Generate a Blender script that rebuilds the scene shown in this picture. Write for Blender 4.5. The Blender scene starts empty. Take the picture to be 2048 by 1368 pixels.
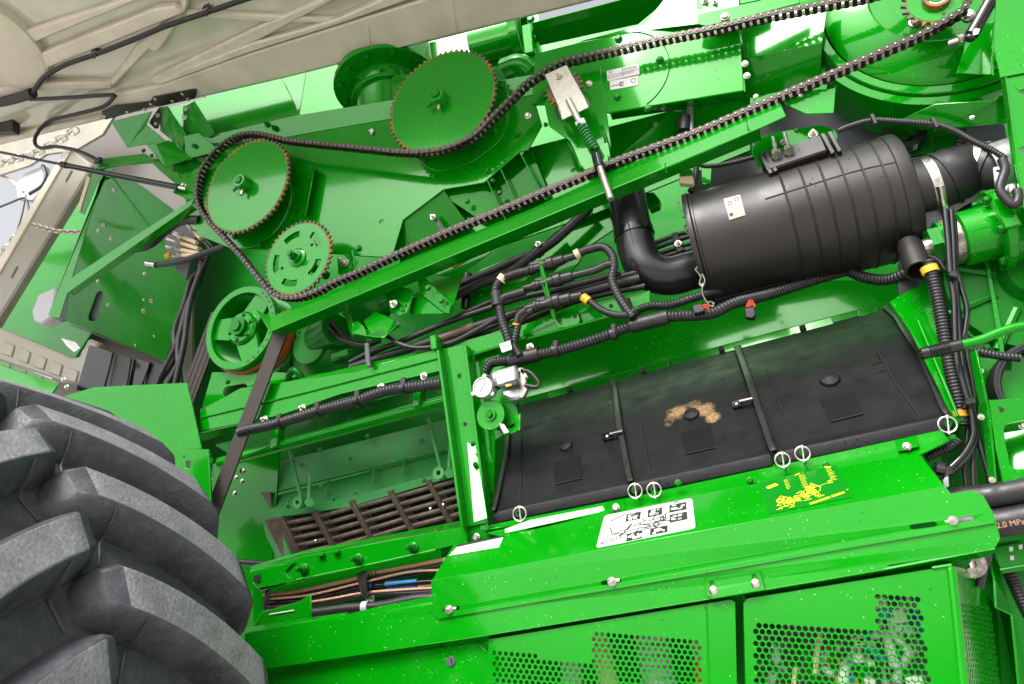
import bpy, bmesh, math, random
from mathutils import Vector as V, Matrix as M, Euler
from mathutils.geometry import tessellate_polygon
random.seed(7)
S = bpy.context.scene
COL = S.collection
R = math.radians

# ---------------------------------------------------------------- camera
W, H, F = 2048.0, 1368.0, 1365.3
L_ = V((-4074, 1221, F)).normalized()          # machine "forward" seen from the lens
n_ = V((591, 446, F)); n_ = (n_ - L_ * n_.dot(L_)).normalized()
u_ = n_.cross(L_)
if u_.y > 0: u_ = -u_
x_ = -L_
AX = V((x_.x, n_.x, u_.x)); AY = V((x_.y, n_.y, u_.y)); AZ = V((x_.z, n_.z, u_.z))  # lens right, down, ahead in world
CAM = V((0.0, -2.2, 1.55))
cd = bpy.data.cameras.new('camera'); cam = bpy.data.objects.new('camera', cd); COL.objects.link(cam)
cam.matrix_world = M(((AX.x, -AY.x, -AZ.x, CAM.x), (AX.y, -AY.y, -AZ.y, CAM.y), (AX.z, -AY.z, -AZ.z, CAM.z), (0, 0, 0, 1)))
cd.sensor_width = 36; cd.lens = 24; cd.clip_end = 500; cd.clip_start = .02
cd.dof.use_dof = True; cd.dof.focus_distance = 2.5; cd.dof.aperture_fstop = 4.0
S.camera = cam
# ---------------------------------------------------------------- light
wd = bpy.data.worlds.new('World'); S.world = wd; wd.use_nodes = True
nt = wd.node_tree; nt.nodes.clear()
wo = nt.nodes.new('ShaderNodeOutputWorld'); bg = nt.nodes.new('ShaderNodeBackground'); sk = nt.nodes.new('ShaderNodeTexSky')
sk.sky_type = 'NISHITA'; sk.sun_disc = False
SUN_EL, SUN_ROT = R(52), R(189)
sk.sun_elevation = SUN_EL; sk.sun_rotation = SUN_ROT
sk.air_density = 1.0; sk.dust_density = 8.0; sk.ozone_density = 1.0
hs = nt.nodes.new('ShaderNodeHueSaturation'); hs.inputs['Saturation'].default_value = .15
nt.links.new(sk.outputs[0], hs.inputs['Color']); nt.links.new(hs.outputs[0], bg.inputs[0]); bg.inputs[1].default_value = .14
nt.links.new(bg.outputs[0], wo.inputs[0])
sl = bpy.data.lights.new('sun', 'SUN'); sl.energy = 1.1; sl.angle = R(24); sl.color = (1, .97, .92)
so = bpy.data.objects.new('sun', sl); COL.objects.link(so)
sd = V((math.sin(SUN_ROT) * math.cos(SUN_EL), math.cos(SUN_ROT) * math.cos(SUN_EL), math.sin(SUN_EL)))
so.rotation_euler = sd.to_track_quat('Z', 'Y').to_euler()
so.location = (3, -6, 6)
S.view_settings.view_transform = 'Standard'; S.view_settings.look = 'None'; S.view_settings.exposure = 1.18; S.view_settings.gamma = 1

# ---------------------------------------------------------------- pixel <-> place
def ray(px, py): return AX * (px - W / 2) + AY * (py - H / 2) + AZ * F
class Lean(float):
    """a sheet-metal face whose top leans 5 degrees into the machine, at depth Y near z=1.7"""
    def __add__(s, o): return Lean(float(s) + o)
    def __sub__(s, o): return Lean(float(s) - o)
def Q(px, py, s=0.0):
    """the point that photo pixel (px,py) shows if it lies on plane Y=s (or on plane s=(origin,normal))"""
    d = ray(px, py)
    if isinstance(s, Lean): s = (V((0, float(s), 1.7)), V((0, -math.cos(R(5)), math.sin(R(5)))))
    if isinstance(s, tuple): o, n = s; return CAM + d * ((o - CAM).dot(n) / d.dot(n))
    return CAM + d * ((s - CAM.y) / d.y)
def facing(x, y, s, w=1.0):
    """plane through photo point (x,y) at depth s, turned so that its gloss mirrors the bright part of the sky"""
    p = Q(x, y, s); h = (sd - (p - CAM).normalized()).normalized(); return (p, h)
def q(p, s=0.0): return Q(p[0], p[1], p[2] if len(p) > 2 else s)
def dep(p): return (p - CAM).dot(AZ)
def mp(px, p): return px * dep(p) / F
def proj(p):
    d = p - CAM; z = d.dot(AZ); return (W / 2 + F * d.dot(AX) / z, H / 2 + F * d.dot(AY) / z)
def plane3(a, b, c):
    n = (b - a).cross(c - a).normalized()
    return (a, n)
X_ = V((1, 0, 0)); Y_ = V((0, 1, 0)); Z_ = V((0, 0, 1))
def frame(d):
    d = d.normalized(); a = Z_ if abs(d.z) < .9 else X_
    u = d.cross(a).normalized(); return u, d.cross(u).normalized(), d
def spline(pts, step=.01, closed=False):
    """Catmull-Rom through pts, resampled evenly"""
    P = list(pts); n = len(P); out = []
    if n == 2 and not closed: dense = [P[0].lerp(P[1], i / 40) for i in range(41)]
    else:
        dense = []
        for i in range(n if closed else n - 1):
            if closed: a, b, c, d = P[i - 1], P[i], P[(i + 1) % n], P[(i + 2) % n]
            else:
                b, c = P[i], P[i + 1]; a = P[i - 1] if i else b * 2 - c; d = P[i + 2] if i + 2 < n else c * 2 - b
            for k in range(16):
                t = k / 16
                dense.append(.5 * ((2 * b) + (c - a) * t + (2 * a - 5 * b + 4 * c - d) * t * t + (3 * b - a - 3 * c + d) * t ** 3))
        dense.append(P[0] if closed else P[-1])
    Ls = [0]
    for i in range(1, len(dense)): Ls.append(Ls[-1] + (dense[i] - dense[i - 1]).length)
    N = max(2, int(round(Ls[-1] / step))); j = 0
    for i in range(N + (0 if closed else 1)):
        t = Ls[-1] * i / N
        while j < len(Ls) - 2 and Ls[j + 1] < t: j += 1
        e = Ls[j + 1] - Ls[j]
        out.append(dense[j].lerp(dense[j + 1], (t - Ls[j]) / e if e > 1e-9 else 0))
    return out

# ---------------------------------------------------------------- mesh gathering
class G:
    def __init__(s): s.v = []; s.f = []
    def add(s, vs, fs):
        o = len(s.v); s.v += [V(p) for p in vs]; s.f += [tuple(o + i for i in f) for f in fs]; return s
    def prism(s, pts, vec, holes=()):
        """front polygon pts (3-D, with holes), thickness along vec"""
        loops = [list(pts)] + [list(h) for h in holes]; allp = [p for l in loops for p in l]; n = len(allp)
        nn = V((0, 0, 0))
        for i in range(len(pts)): nn += (pts[i] - pts[0]).cross(pts[(i + 1) % len(pts)] - pts[0])
        flip = nn.dot(vec) > 0                      # front must look against vec
        if holes: front = [tuple(t) for t in tessellate_polygon(loops)]
        else: front = [tuple(range(n))]
        ff = []
        for t in front:
            m = V((0, 0, 0))
            for i in range(len(t)): m += (allp[t[i]] - allp[t[0]]).cross(allp[t[(i + 1) % len(t)]] - allp[t[0]])
            ff.append(tuple(reversed(t)) if m.dot(vec) > 0 else tuple(t))
        fs = ff + [tuple(n + i for i in reversed(t)) for t in ff]; o = 0
        for k, l in enumerate(loops):
            m = len(l)
            for i in range(m):
                a, b = o + i, o + (i + 1) % m
                fs.append((a, b, n + b, n + a))
            o += m
        bm_v = allp + [p + vec for p in allp]
        return s.add(bm_v, fs)
    def sheet(s, pts, t=.004, holes=()):
        """flat plate with pts on the side turned to the camera"""
        nn = V((0, 0, 0))
        for i in range(1, len(pts) - 1): nn += (pts[i] - pts[0]).cross(pts[i + 1] - pts[0])
        nn.normalize(); c = sum(pts, V((0, 0, 0))) / len(pts)
        if nn.dot(c - CAM) < 0: nn = -nn
        return s.prism(pts, nn * t, holes)
    def box(s, c, x, y, z):
        """centre and three half-vectors"""
        vs = [c + x * i + y * j + z * k for k in (-1, 1) for j in (-1, 1) for i in (-1, 1)]
        return s.add(vs, [(0, 2, 3, 1), (4, 5, 7, 6), (0, 1, 5, 4), (2, 6, 7, 3), (0, 4, 6, 2), (1, 3, 7, 5)])
    def lathe(s, o, d, prof, seg=24, a0=0, a1=2 * math.pi, ref=None):
        """prof: (distance along d, radius)"""
        u, w, d = frame(d)
        if ref is not None: u = (ref - d * ref.dot(d)).normalized(); w = d.cross(u)
        full = abs(a1 - a0 - 2 * math.pi) < 1e-6; m = seg if full else seg + 1; vs = []; fs = []
        for t, r in prof:
            for k in range(m):
                a = a0 + (a1 - a0) * k / seg; vs.append(o + d * t + (u * math.cos(a) + w * math.sin(a)) * r)
        for i in range(len(prof) - 1):
            for k in range(seg):
                k2 = (k + 1) % m; fs.append((i * m + k, i * m + k2, (i + 1) * m + k2, (i + 1) * m + k))
        return s.add(vs, fs)
    def cyl(s, a, b, r, seg=16, r2=None, ch=0):
        d = b - a; l = d.length; r2 = r if r2 is None else r2
        if ch: return s.lathe(a, d, [(0, 0.0), (0, r - ch), (ch, r), (l - ch, r2), (l, r2 - ch), (l, 0.0)], seg)
        return s.lathe(a, d, [(0, 0.0), (0, r), (l, r2), (l, 0.0)], seg)
    def hexa(s, a, b, r, rot=0):
        u, w, d = frame(b - a); p = [a + (u * math.cos(rot + k * math.pi / 3) + w * math.sin(rot + k * math.pi / 3)) * r for k in range(6)]
        return s.prism(p, b - a)
    def tube(s, pts, r, seg=10, rib=None, step=.012, closed=False, flat=None):
        """round hose along pts; rib=(depth,pitch) makes it corrugated"""
        P = spline(pts, rib[1] / 4 if rib else step, closed); n = len(P); vs = []; fs = []
        u = None
        for i, p in enumerate(P):
            t = (P[(i + 1) % n] - P[i - 1]) if closed else (P[min(i + 1, n - 1)] - P[max(i - 1, 0)])
            t.normalize()
            if u is None: u = frame(t)[0]
            u = (u - t * u.dot(t)).normalized(); w = t.cross(u)
            rr = r if not callable(r) else r(i / (n - 1))
            if rib: rr = rr - (rib[0] if i % 4 == 0 else rib[0] * .25 if i % 4 in (1, 3) else 0)
            for k in range(seg):
                a = 2 * math.pi * k / seg; vs.append(p + (u * math.cos(a) + w * math.sin(a)) * rr)
        for i in range(n if closed else n - 1):
            for k in range(seg):
                j = (i + 1) % n; k2 = (k + 1) % seg; fs.append((i * seg + k, i * seg + k2, j * seg + k2, j * seg + k))
        if not closed: fs.append(tuple(reversed(range(seg)))); fs.append(tuple((n - 1) * seg + k for k in range(seg)))
        return s.add(vs, fs)
    def ribbon(s, pts, wv, t):
        """flat belt: pts centre line, wv half-width vector, t thickness"""
        n = len(pts); vs = []; fs = []
        for i, p in enumerate(pts):
            tg = (pts[min(i + 1, n - 1)] - pts[max(i - 1, 0)]).normalized(); nn = tg.cross(wv).normalized() * t
            vs += [p - wv - nn, p + wv - nn, p + wv + nn, p - wv + nn]
        for i in range(n - 1):
            for k in range(4): fs.append((i * 4 + k, i * 4 + (k + 1) % 4, i * 4 + 4 + (k + 1) % 4, i * 4 + 4 + k))
        fs += [(3, 2, 1, 0), tuple((n - 1) * 4 + k for k in range(4))]
        return s.add(vs, fs)

def mk(name, g, mat, loc, smooth=38):
    me = bpy.data.meshes.new(name); me.from_pydata([p - loc for p in g.v], [], g.f)
    bm = bmesh.new(); bm.from_mesh(me); bmesh.ops.remove_doubles(bm, verts=bm.verts, dist=1e-5)
    bmesh.ops.recalc_face_normals(bm, faces=bm.faces); bm.to_mesh(me); bm.free()
    for p in me.polygons: p.use_smooth = True
    me.set_sharp_from_angle(angle=R(smooth)); me.materials.append(mat)
    return me
def centre(g):
    lo = V([min(p[i] for p in g.v) for i in range(3)]); hi = V([max(p[i] for p in g.v) for i in range(3)]); return (lo + hi) / 2
def wloc(o):
    l = o.location.copy()
    while o.parent: o = o.parent; l += o.location
    return l
def bevel(o, w, seg=1):
    b = o.modifiers.new('edge', 'BEVEL'); b.width = w; b.segments = seg; b.limit_method = 'ANGLE'; b.angle_limit = R(40); b.harden_normals = False
def tag(o, label, cat, group=None):
    o['label'] = label; o['category'] = cat
    if group: o['group'] = group
    return o
def thing(name, label, cat, g=None, mat=None, bev=0, group=None, at=None, smooth=38):
    if g is None:
        o = bpy.data.objects.new(name, None); o.location = at; o.empty_display_size = .05
    else:
        c = centre(g); o = bpy.data.objects.new(name, mk(name, g, mat, c, smooth)); o.location = c
        if bev: bevel(o, bev)
    COL.objects.link(o); return tag(o, label, cat, group)
def part(par, name, g, mat, bev=0, label=None, smooth=38, stuff=False):
    c = centre(g); o = bpy.data.objects.new(name, mk(name, g, mat, c, smooth)); o.parent = par; o.location = c - wloc(par)
    COL.objects.link(o)
    if bev: bevel(o, bev)
    if label: o['label'] = label
    if stuff: o['kind'] = 'stuff'
    return o
def struct(name, g, mat):
    c = centre(g); o = bpy.data.objects.new(name, mk(name, g, mat, c)); o.location = c; COL.objects.link(o); o['kind'] = 'structure'; return o
def inst(par, name, me, pos, rot=None, sc=1.0):
    o = bpy.data.objects.new(name, me); o.parent = par; o.location = pos - wloc(par)
    if rot is not None: o.rotation_euler = rot
    o.scale = (sc, sc, sc) if not isinstance(sc, tuple) else sc
    COL.objects.link(o); return o
def circ(c, r, n=20, u=X_, w=Z_, a0=0): return [c + (u * math.cos(a0 + 2 * math.pi * k / n) + w * math.sin(a0 + 2 * math.pi * k / n)) * r for k in range(n)]
def slot(a, b, r, n=6):
    """stadium-shaped hole from a to b, radius r"""
    d = (b - a).normalized(); w = Y_.cross(d).normalized(); out = []
    for k in range(n + 1): t = math.pi / 2 + math.pi * k / n; out.append(a + (d * math.cos(t) + w * math.sin(t)) * r)
    for k in range(n + 1): t = -math.pi / 2 + math.pi * k / n; out.append(b + (d * math.cos(t) + w * math.sin(t)) * r)
    return out
def rounded(pts, r, n=4, which=None):
    out = []; m = len(pts)
    for i, p in enumerate(pts):
        if which is not None and i not in which: out.append(p); continue
        a, b = pts[i - 1] - p, pts[(i + 1) % m] - p
        rr = min(r, a.length * .45, b.length * .45); A, B = p + a.normalized() * rr, p + b.normalized() * rr
        for k in range(n + 1):
            t = k / n; out.append(A * (1 - t) ** 2 + p * 2 * t * (1 - t) + B * t * t)
    return out
def pp(pts, s=0.0): return [q(p, s) for p in pts]

# ---------------------------------------------------------------- materials
def mat(name, col, rough=.5, metal=0.0, spec=.5, noise=None, bump=None, drops=0, coat=0.0, dirt=None, ior=1.5, mixcol=None, tint=None, spots=0):
    m = bpy.data.materials.new(name); m.use_nodes = True; t = m.node_tree; b = t.nodes['Principled BSDF']; N = t.nodes.new; K = t.links.new
    b.inputs['Base Color'].default_value = (*col, 1); b.inputs['Roughness'].default_value = rough; b.inputs['Metallic'].default_value = metal
    b.inputs['Specular IOR Level'].default_value = spec; b.inputs['IOR'].default_value = ior
    b.inputs['Coat Weight'].default_value = coat; b.inputs['Coat Roughness'].default_value = .06; b.inputs['Coat IOR'].default_value = 1.6
    if tint: b.inputs['Specular Tint'].default_value = (*tint, 1)
    tc = N('ShaderNodeTexCoord'); cs = None; h = None
    if mixcol:                                   # (colour, scale, low, high)
        n = N('ShaderNodeTexNoise'); n.inputs['Scale'].default_value = mixcol[1]; n.inputs['Detail'].default_value = 6; n.inputs['Roughness'].default_value = .65; K(tc.outputs['Object'], n.inputs['Vector'])
        mr = N('ShaderNodeMapRange'); mr.inputs['From Min'].default_value = mixcol[2]; mr.inputs['From Max'].default_value = mixcol[3]; K(n.outputs['Fac'], mr.inputs['Value'])
        mx = N('ShaderNodeMix'); mx.data_type = 'RGBA'; K(mr.outputs[0], mx.inputs['Factor']); mx.inputs['A'].default_value = (*col, 1); mx.inputs['B'].default_value = (*mixcol[0], 1); cs = mx.outputs['Result']
    if noise:                                    # (scale, amount) value variation
        n = N('ShaderNodeTexNoise'); n.inputs['Scale'].default_value = noise[0]; n.inputs['Detail'].default_value = 5; K(tc.outputs['Object'], n.inputs['Vector'])
        mr = N('ShaderNodeMapRange'); mr.inputs['From Min'].default_value = .3; mr.inputs['From Max'].default_value = .7; mr.inputs['To Min'].default_value = 1 - noise[1]; mr.inputs['To Max'].default_value = 1 + noise[1]; K(n.outputs['Fac'], mr.inputs['Value'])
        hv = N('ShaderNodeHueSaturation'); K(mr.outputs[0], hv.inputs['Value'])
        if cs: K(cs, hv.inputs['Color'])
        else: hv.inputs['Color'].default_value = (*col, 1)
        cs = hv.outputs[0]
        rr = N('ShaderNodeMapRange'); rr.inputs['From Min'].default_value = .3; rr.inputs['From Max'].default_value = .7; rr.inputs['To Min'].default_value = rough * .8; rr.inputs['To Max'].default_value = min(1, rough * 1.25); K(n.outputs['Fac'], rr.inputs['Value']); K(rr.outputs[0], b.inputs['Roughness'])
    if spots:                                    # pale specks in the base colour, standing for glints off rain drops
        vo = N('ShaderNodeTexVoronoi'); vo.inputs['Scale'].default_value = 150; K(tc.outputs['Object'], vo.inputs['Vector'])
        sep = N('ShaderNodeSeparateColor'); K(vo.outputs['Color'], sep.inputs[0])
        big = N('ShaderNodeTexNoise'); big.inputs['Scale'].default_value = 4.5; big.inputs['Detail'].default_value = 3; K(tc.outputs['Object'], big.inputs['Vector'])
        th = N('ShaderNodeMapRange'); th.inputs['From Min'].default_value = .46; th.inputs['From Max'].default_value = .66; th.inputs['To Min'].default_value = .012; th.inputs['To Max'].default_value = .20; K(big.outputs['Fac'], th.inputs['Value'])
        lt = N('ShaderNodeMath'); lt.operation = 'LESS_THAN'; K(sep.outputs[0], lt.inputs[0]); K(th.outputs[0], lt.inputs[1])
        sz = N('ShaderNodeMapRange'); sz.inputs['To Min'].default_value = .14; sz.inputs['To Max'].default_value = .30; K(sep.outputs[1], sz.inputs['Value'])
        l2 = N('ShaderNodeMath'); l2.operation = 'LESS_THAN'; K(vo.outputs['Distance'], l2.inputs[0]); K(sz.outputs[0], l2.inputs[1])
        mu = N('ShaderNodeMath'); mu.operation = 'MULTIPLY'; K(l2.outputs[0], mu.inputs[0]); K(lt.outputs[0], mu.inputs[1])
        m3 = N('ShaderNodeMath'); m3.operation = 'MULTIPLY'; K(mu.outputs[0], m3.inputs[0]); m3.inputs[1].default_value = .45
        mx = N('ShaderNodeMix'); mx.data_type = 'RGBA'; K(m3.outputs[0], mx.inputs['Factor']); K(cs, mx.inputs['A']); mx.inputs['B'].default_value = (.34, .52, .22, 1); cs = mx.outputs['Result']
    nrm = None
    if bump:                                     # (scale, distance)
        n = N('ShaderNodeTexNoise'); n.inputs['Scale'].default_value = bump[0]; n.inputs['Detail'].default_value = 4; K(tc.outputs['Object'], n.inputs['Vector'])
        bp = N('ShaderNodeBump'); bp.inputs['Strength'].default_value = .6; bp.inputs['Distance'].default_value = bump[1]; K(n.outputs['Fac'], bp.inputs['Height']); nrm = bp.outputs[0]
    if drops:                                    # scattered rain drops standing on the surface
        vo = N('ShaderNodeTexVoronoi'); vo.inputs['Scale'].default_value = 95; K(tc.outputs['Object'], vo.inputs['Vector'])
        sep = N('ShaderNodeSeparateColor'); K(vo.outputs['Color'], sep.inputs[0])
        big = N('ShaderNodeTexNoise'); big.inputs['Scale'].default_value = 3.5; big.inputs['Detail'].default_value = 3; K(tc.outputs['Object'], big.inputs['Vector'])
        th = N('ShaderNodeMapRange'); th.inputs['From Min'].default_value = .45; th.inputs['From Max'].default_value = .68; th.inputs['To Min'].default_value = 0; th.inputs['To Max'].default_value = drops; K(big.outputs['Fac'], th.inputs['Value'])
        lt = N('ShaderNodeMath'); lt.operation = 'LESS_THAN'; K(sep.outputs[0], lt.inputs[0]); K(th.outputs[0], lt.inputs[1])
        sz = N('ShaderNodeMapRange'); sz.inputs['To Min'].default_value = .16; sz.inputs['To Max'].default_value = .38; K(sep.outputs[1], sz.inputs['Value'])
        dv = N('ShaderNodeMath'); dv.operation = 'DIVIDE'; K(vo.outputs['Distance'], dv.inputs[0]); K(sz.outputs[0], dv.inputs[1])
        hh = N('ShaderNodeMapRange'); hh.interpolation_type = 'SMOOTHSTEP'; hh.inputs['From Min'].default_value = 1; hh.inputs['From Max'].default_value = .2; K(dv.outputs[0], hh.inputs['Value'])
        mu = N('ShaderNodeMath'); mu.operation = 'MULTIPLY'; K(hh.outputs[0], mu.inputs[0]); K(lt.outputs[0], mu.inputs[1])
        bp = N('ShaderNodeBump'); bp.inputs['Strength'].default_value = 1; bp.inputs['Distance'].default_value = .003; K(mu.outputs[0], bp.inputs['Height'])
        if nrm: K(nrm, bp.inputs['Normal'])
        nrm = bp.outputs[0]
    if nrm: K(nrm, b.inputs['Normal']); 
    if cs: K(cs, b.inputs['Base Color'])
    return m
GREEN = (.001, .195, .002)
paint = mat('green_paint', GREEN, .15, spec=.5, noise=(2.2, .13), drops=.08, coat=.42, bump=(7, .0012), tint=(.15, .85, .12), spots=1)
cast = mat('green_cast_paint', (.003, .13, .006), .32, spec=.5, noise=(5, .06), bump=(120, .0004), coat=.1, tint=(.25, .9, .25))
dusty = mat('dusty_green_paint', (.025, .26, .05), .45, noise=(6, .15), mixcol=((.09, .22, .075), 9, .5, .8))
tan = mat('tan_moulded_liner', (.66, .58, .47), .34, noise=(5, .10), bump=(60, .0006), mixcol=((.52, .50, .38), 4, .4, .7), coat=.15)
tan_gloss = mat('tan_glossy_sheet', (.50, .48, .38), .16, noise=(5, .10), mixcol=((.46, .48, .34), 3, .4, .7), coat=.8)
frame_tan = mat('grey_tan_frame', (.27, .25, .20), .45, noise=(6, .12))
blackp = mat('black_plastic', (.016, .014, .013), .38, noise=(40, .1), bump=(160, .0004))
filterp = mat('filter_plastic', (.0125, .0105, .0098), .43, noise=(8, .12), bump=(220, .0003), drops=.10)
flapm = mat('textured_black_liner', (.006, .0057, .0066), .46, spec=.22, noise=(14, .18), bump=(260, .0016), drops=.5)
rubber = mat('black_rubber', (.014, .013, .014), .45, noise=(60, .15))
hosem = mat('hose_rubber', (.013, .012, .011), .36, noise=(50, .12))
gloss = mat('gloss_black', (.006, .006, .007), .14, spec=.6)
tyrem = mat('tyre_rubber', (.042, .043, .050), .5, noise=(9, .25), bump=(90, .0030), mixcol=((.075, .076, .084), 26, .45, .72))
scuffm = mat('scuffed_tread', (.145, .146, .155), .7, noise=(14, .2), bump=(110, .0040), mixcol=((.23, .23, .24), 120, .42, .70))
steel = mat('zinc_steel', (.62, .58, .52), .28, metal=1, noise=(60, .15))
plate_steel = mat('brushed_bracket_steel', (.40, .38, .33), .38, metal=.85, noise=(50, .15))
alu = mat('cast_aluminium', (.48, .48, .48), .42, metal=.75, noise=(70, .1), bump=(200, .0003))
chainm = mat('oiled_chain_steel', (.050, .038, .032), .34, metal=.6, noise=(90, .3))
pinm = mat('polished_pin_steel', (.20, .19, .18), .4, metal=1)
rustm = mat('rusty_teeth', (.09, .085, .04), .6, mixcol=((.28, .11, .02), 9, .47, .60), noise=(80, .3), bump=(200, .001))
grate = mat('grate_steel', (.15, .112, .088), .40, metal=.3, noise=(30, .35))
orange = mat('orange_belt_rubber', (.45, .12, .03), .55)
beltm = mat('brown_black_belt', (.035, .026, .021), .6, noise=(70, .25))
white = mat('white_label', (.60, .585, .56), .4)
creaml = mat('cream_label', (.42, .36, .28), .4)
yellow = mat('yellow_tape', (.70, .36, .02), .5)
yprint = mat('yellow_print', (.62, .60, .03), .5)
dprint = mat('dark_print', (.012, .012, .012), .5)
gprint = mat('grey_print', (.33, .32, .30), .5)
redm = mat('red_wire', (.42, .03, .015), .4)
copper = mat('peach_hose_print', (.42, .24, .14), .5, noise=(120, .25))
bluem = mat('blue_hose_print', (.015, .10, .26), .45)
cream = mat('cream_connector', (.66, .52, .34), .45)
lgrey = mat('pale_grey_plastic', (.42, .42, .45), .45)
dgrey = mat('dark_grey_panel', (.07, .075, .085), .4)
wornsteel = mat('worn_steel_collar', (.20, .17, .15), .35, metal=.9, mixcol=((.45, .42, .38), 30, .45, .6))
spring_green = mat('spring_green_paint', (.012, .20, .03), .3)
dust = mat('straw_dust', (.36, .25, .12), .8, noise=(80, .3))

# ---------------------------------------------------------------- shared small pieces
def _boltmesh(name, m, kind):
    g = G(); o = V((0, 0, 0))
    if kind == 'hex':                              # washer + hexagon head, looking along -Y, unit radius
        g.lathe(o, -Y_, [(0, 0), (0, 1.0), (.16, 1.0), (.2, .94), (.2, 0)], 16)
        g.lathe(V((0, -.2, 0)), -Y_, [(0, 0), (0, .78), (.45, .78), (.6, .62), (.6, 0)], 6)
    elif kind == 'nut':                            # washer, nut and the end of a stud
        g.lathe(o, -Y_, [(0, 0), (0, 1.0), (.16, 1.0), (.16, 0)], 16)
        g.lathe(V((0, -.16, 0)), -Y_, [(0, 0), (0, .78), (.5, .78), (.6, .68), (.6, 0)], 6)
        g.lathe(V((0, -.7, 0)), -Y_, [(0, 0), (0, .4), (.75, .4), (.85, .3), (.85, 0)], 10)
    elif kind == 'button':                         # round-headed bolt
        g.lathe(o, -Y_, [(0, 0), (0, 1), (.12, 1), (.3, .8), (.42, .45), (.45, 0)], 18)
    me = mk(name, g, m, V((0, 0, 0))); return me
BM = {}
def bolt(par, p, r=8, s=0.0, kind='hex', m=None, nrm=None, world=None):
    m = m or steel; key = (kind, m.name)
    if key not in BM: BM[key] = _boltmesh('bolt', m, kind)
    w = world if world is not None else q(p, s)
    rm = mp(r, w) if world is None else r
    nrm = nrm or -Y_
    rot = nrm.to_track_quat('-Y', 'Z').to_matrix() @ M.Rotation(random.uniform(0, 1), 3, 'Y')
    return inst(par, 'bolt', BM[key], w, rot.to_euler(), rm)
def bolts(par, ps, r=8, s=0.0, kind='hex', m=None, nrm=None):
    for p in ps: bolt(par, p, r, s, kind, m, nrm)
def text(par, name, body, pos, u, v, size, m, sx=1.0, spacing=1.0, align='LEFT'):
    cu = bpy.data.curves.new('t', 'FONT'); cu.body = body; cu.size = 1; cu.align_x = align; cu.space_line = spacing
    to = bpy.data.objects.new('t', cu); COL.objects.link(to); bpy.context.view_layer.update()
    me = bpy.data.meshes.new_from_object(to.evaluated_get(bpy.context.evaluated_depsgraph_get())); bpy.data.objects.remove(to)
    g = G(); g.add([pos + u * (p.co.x * size * sx) + v * (p.co.y * size) for p in me.vertices], [tuple(p.vertices) for p in me.polygons])
    bpy.data.meshes.remove(me)
    c = centre(g); o = bpy.data.objects.new(name, mk(name, g, m, c)); o.parent = par; o.location = c - wloc(par); COL.objects.link(o); return o
def hose(name, label, pts, r, m=None, s=0.0, rib=None, group=None, cat='hose', seg=12):
    P = pp(pts, s); rm = mp(r, P[len(P) // 2]); g = G()
    g.tube(P, rm, seg, (rm * rib[0], rm * rib[1]) if rib else None, step=max(.008, rm * .6))
    return thing(name, label, cat, g, m or hosem, group=group, smooth=60)
def band(par, name, a, b, r, m, s=0.0):
    """a collar or tape round a hose between photo points a and b"""
    A, B = q(a, s), q(b, s); rm = mp(r, A); l = (B - A).length
    g = G().lathe(A, B - A, [(0, rm * .8), (0, rm), (l, rm), (l, rm * .8)], 14); return part(par, name, g, m)
# ================================================================ ground and the dark body behind everything
gg = G().add([V((-60, -60, .1)), V((60, -60, .1)), V((60, 60, .1)), V((-60, 60, .1))], [(0, 1, 2, 3)])
gravel = mat('wet_gravel', (.33, .31, .29), .7, noise=(9, .3), bump=(40, .02), mixcol=((.41, .39, .36), 25, .45, .6))
struct('ground', gg, gravel)
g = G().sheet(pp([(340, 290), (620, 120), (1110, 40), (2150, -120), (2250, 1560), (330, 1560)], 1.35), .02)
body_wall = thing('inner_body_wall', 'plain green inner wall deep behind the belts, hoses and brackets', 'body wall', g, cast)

# ================================================================ raised side door seen from below
hA, hB = Q(0, 290, .10), Q(1060, 32, .10)
DP = plane3(hA, hB, hB + V((0, -1, .22)))
dn = DP[1] if DP[1].z < 0 else -DP[1]                 # looks down to the lens
DB = (DP[0] - dn * .035, DP[1])
hed = (hB - hA).normalized(); hou = V((0, -1, .22)); OB = pp([(-320, 370), (0, 290), (210, 238), (560, 158), (960, 58), (1190, 0)], DB)
DFAR = 1.6; farA = OB[0] + hou * DFAR; farB = OB[-1] + hed * .01
g = G().prism(OB + [farB, farB + hou * DFAR, farA], -dn * .02)
door = thing('raised_side_door', 'tan ribbed inner side of the big raised door overhead', 'door', g, tan_gloss)
def rib(pts, nm='rib', up=.035, bev=.008):
    P = pp(pts, (DP[0] - dn * (.035 - up), DP[1])); part(door, nm, G().prism(P, -dn * (up + .004)), tan, bev)
rib([(205, 239), (226, 190), (312, 174), (500, 108), (680, 52), (846, 0), (1010, -50), (1190, -40), (1188, 0), (960, 57), (560, 157)], 'border_rib')
rib([(-320, 220), (-30, 100), (0, 79), (248, 0), (330, -40), (365, -40), (278, 0), (0, 114), (-320, 270)])
rib([(-300, 300), (0, 140), (310, 18), (346, 14), (368, 27), (0, 176), (-300, 345)], up=.045)
rib([(225, 175), (298, 99), (306, 104), (317, 102), (328, 88), (368, 28), (358, 26), (272, 91), (219, 164)], up=.03)
rib([(301, 158), (520, 52), (645, 0), (700, -30), (740, -30), (670, 0), (520, 80), (310, 171)], up=.032)
rib([(500, 88), (590, 64), (678, 37), (762, 0), (820, -40), (860, -40), (820, 0), (680, 49), (500, 106), (318, 172), (306, 164)], up=.04)
rib([(0, 172), (60, 166), (222, 165), (224, 178), (62, 182), (-20, 196)], up=.04)
rib([(362, 26), (358, -40), (384, -40), (372, 26)], up=.03)
rib([(372, 24), (540, 32), (676, 38), (676, 48), (540, 46), (372, 34)], up=.028)
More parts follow.
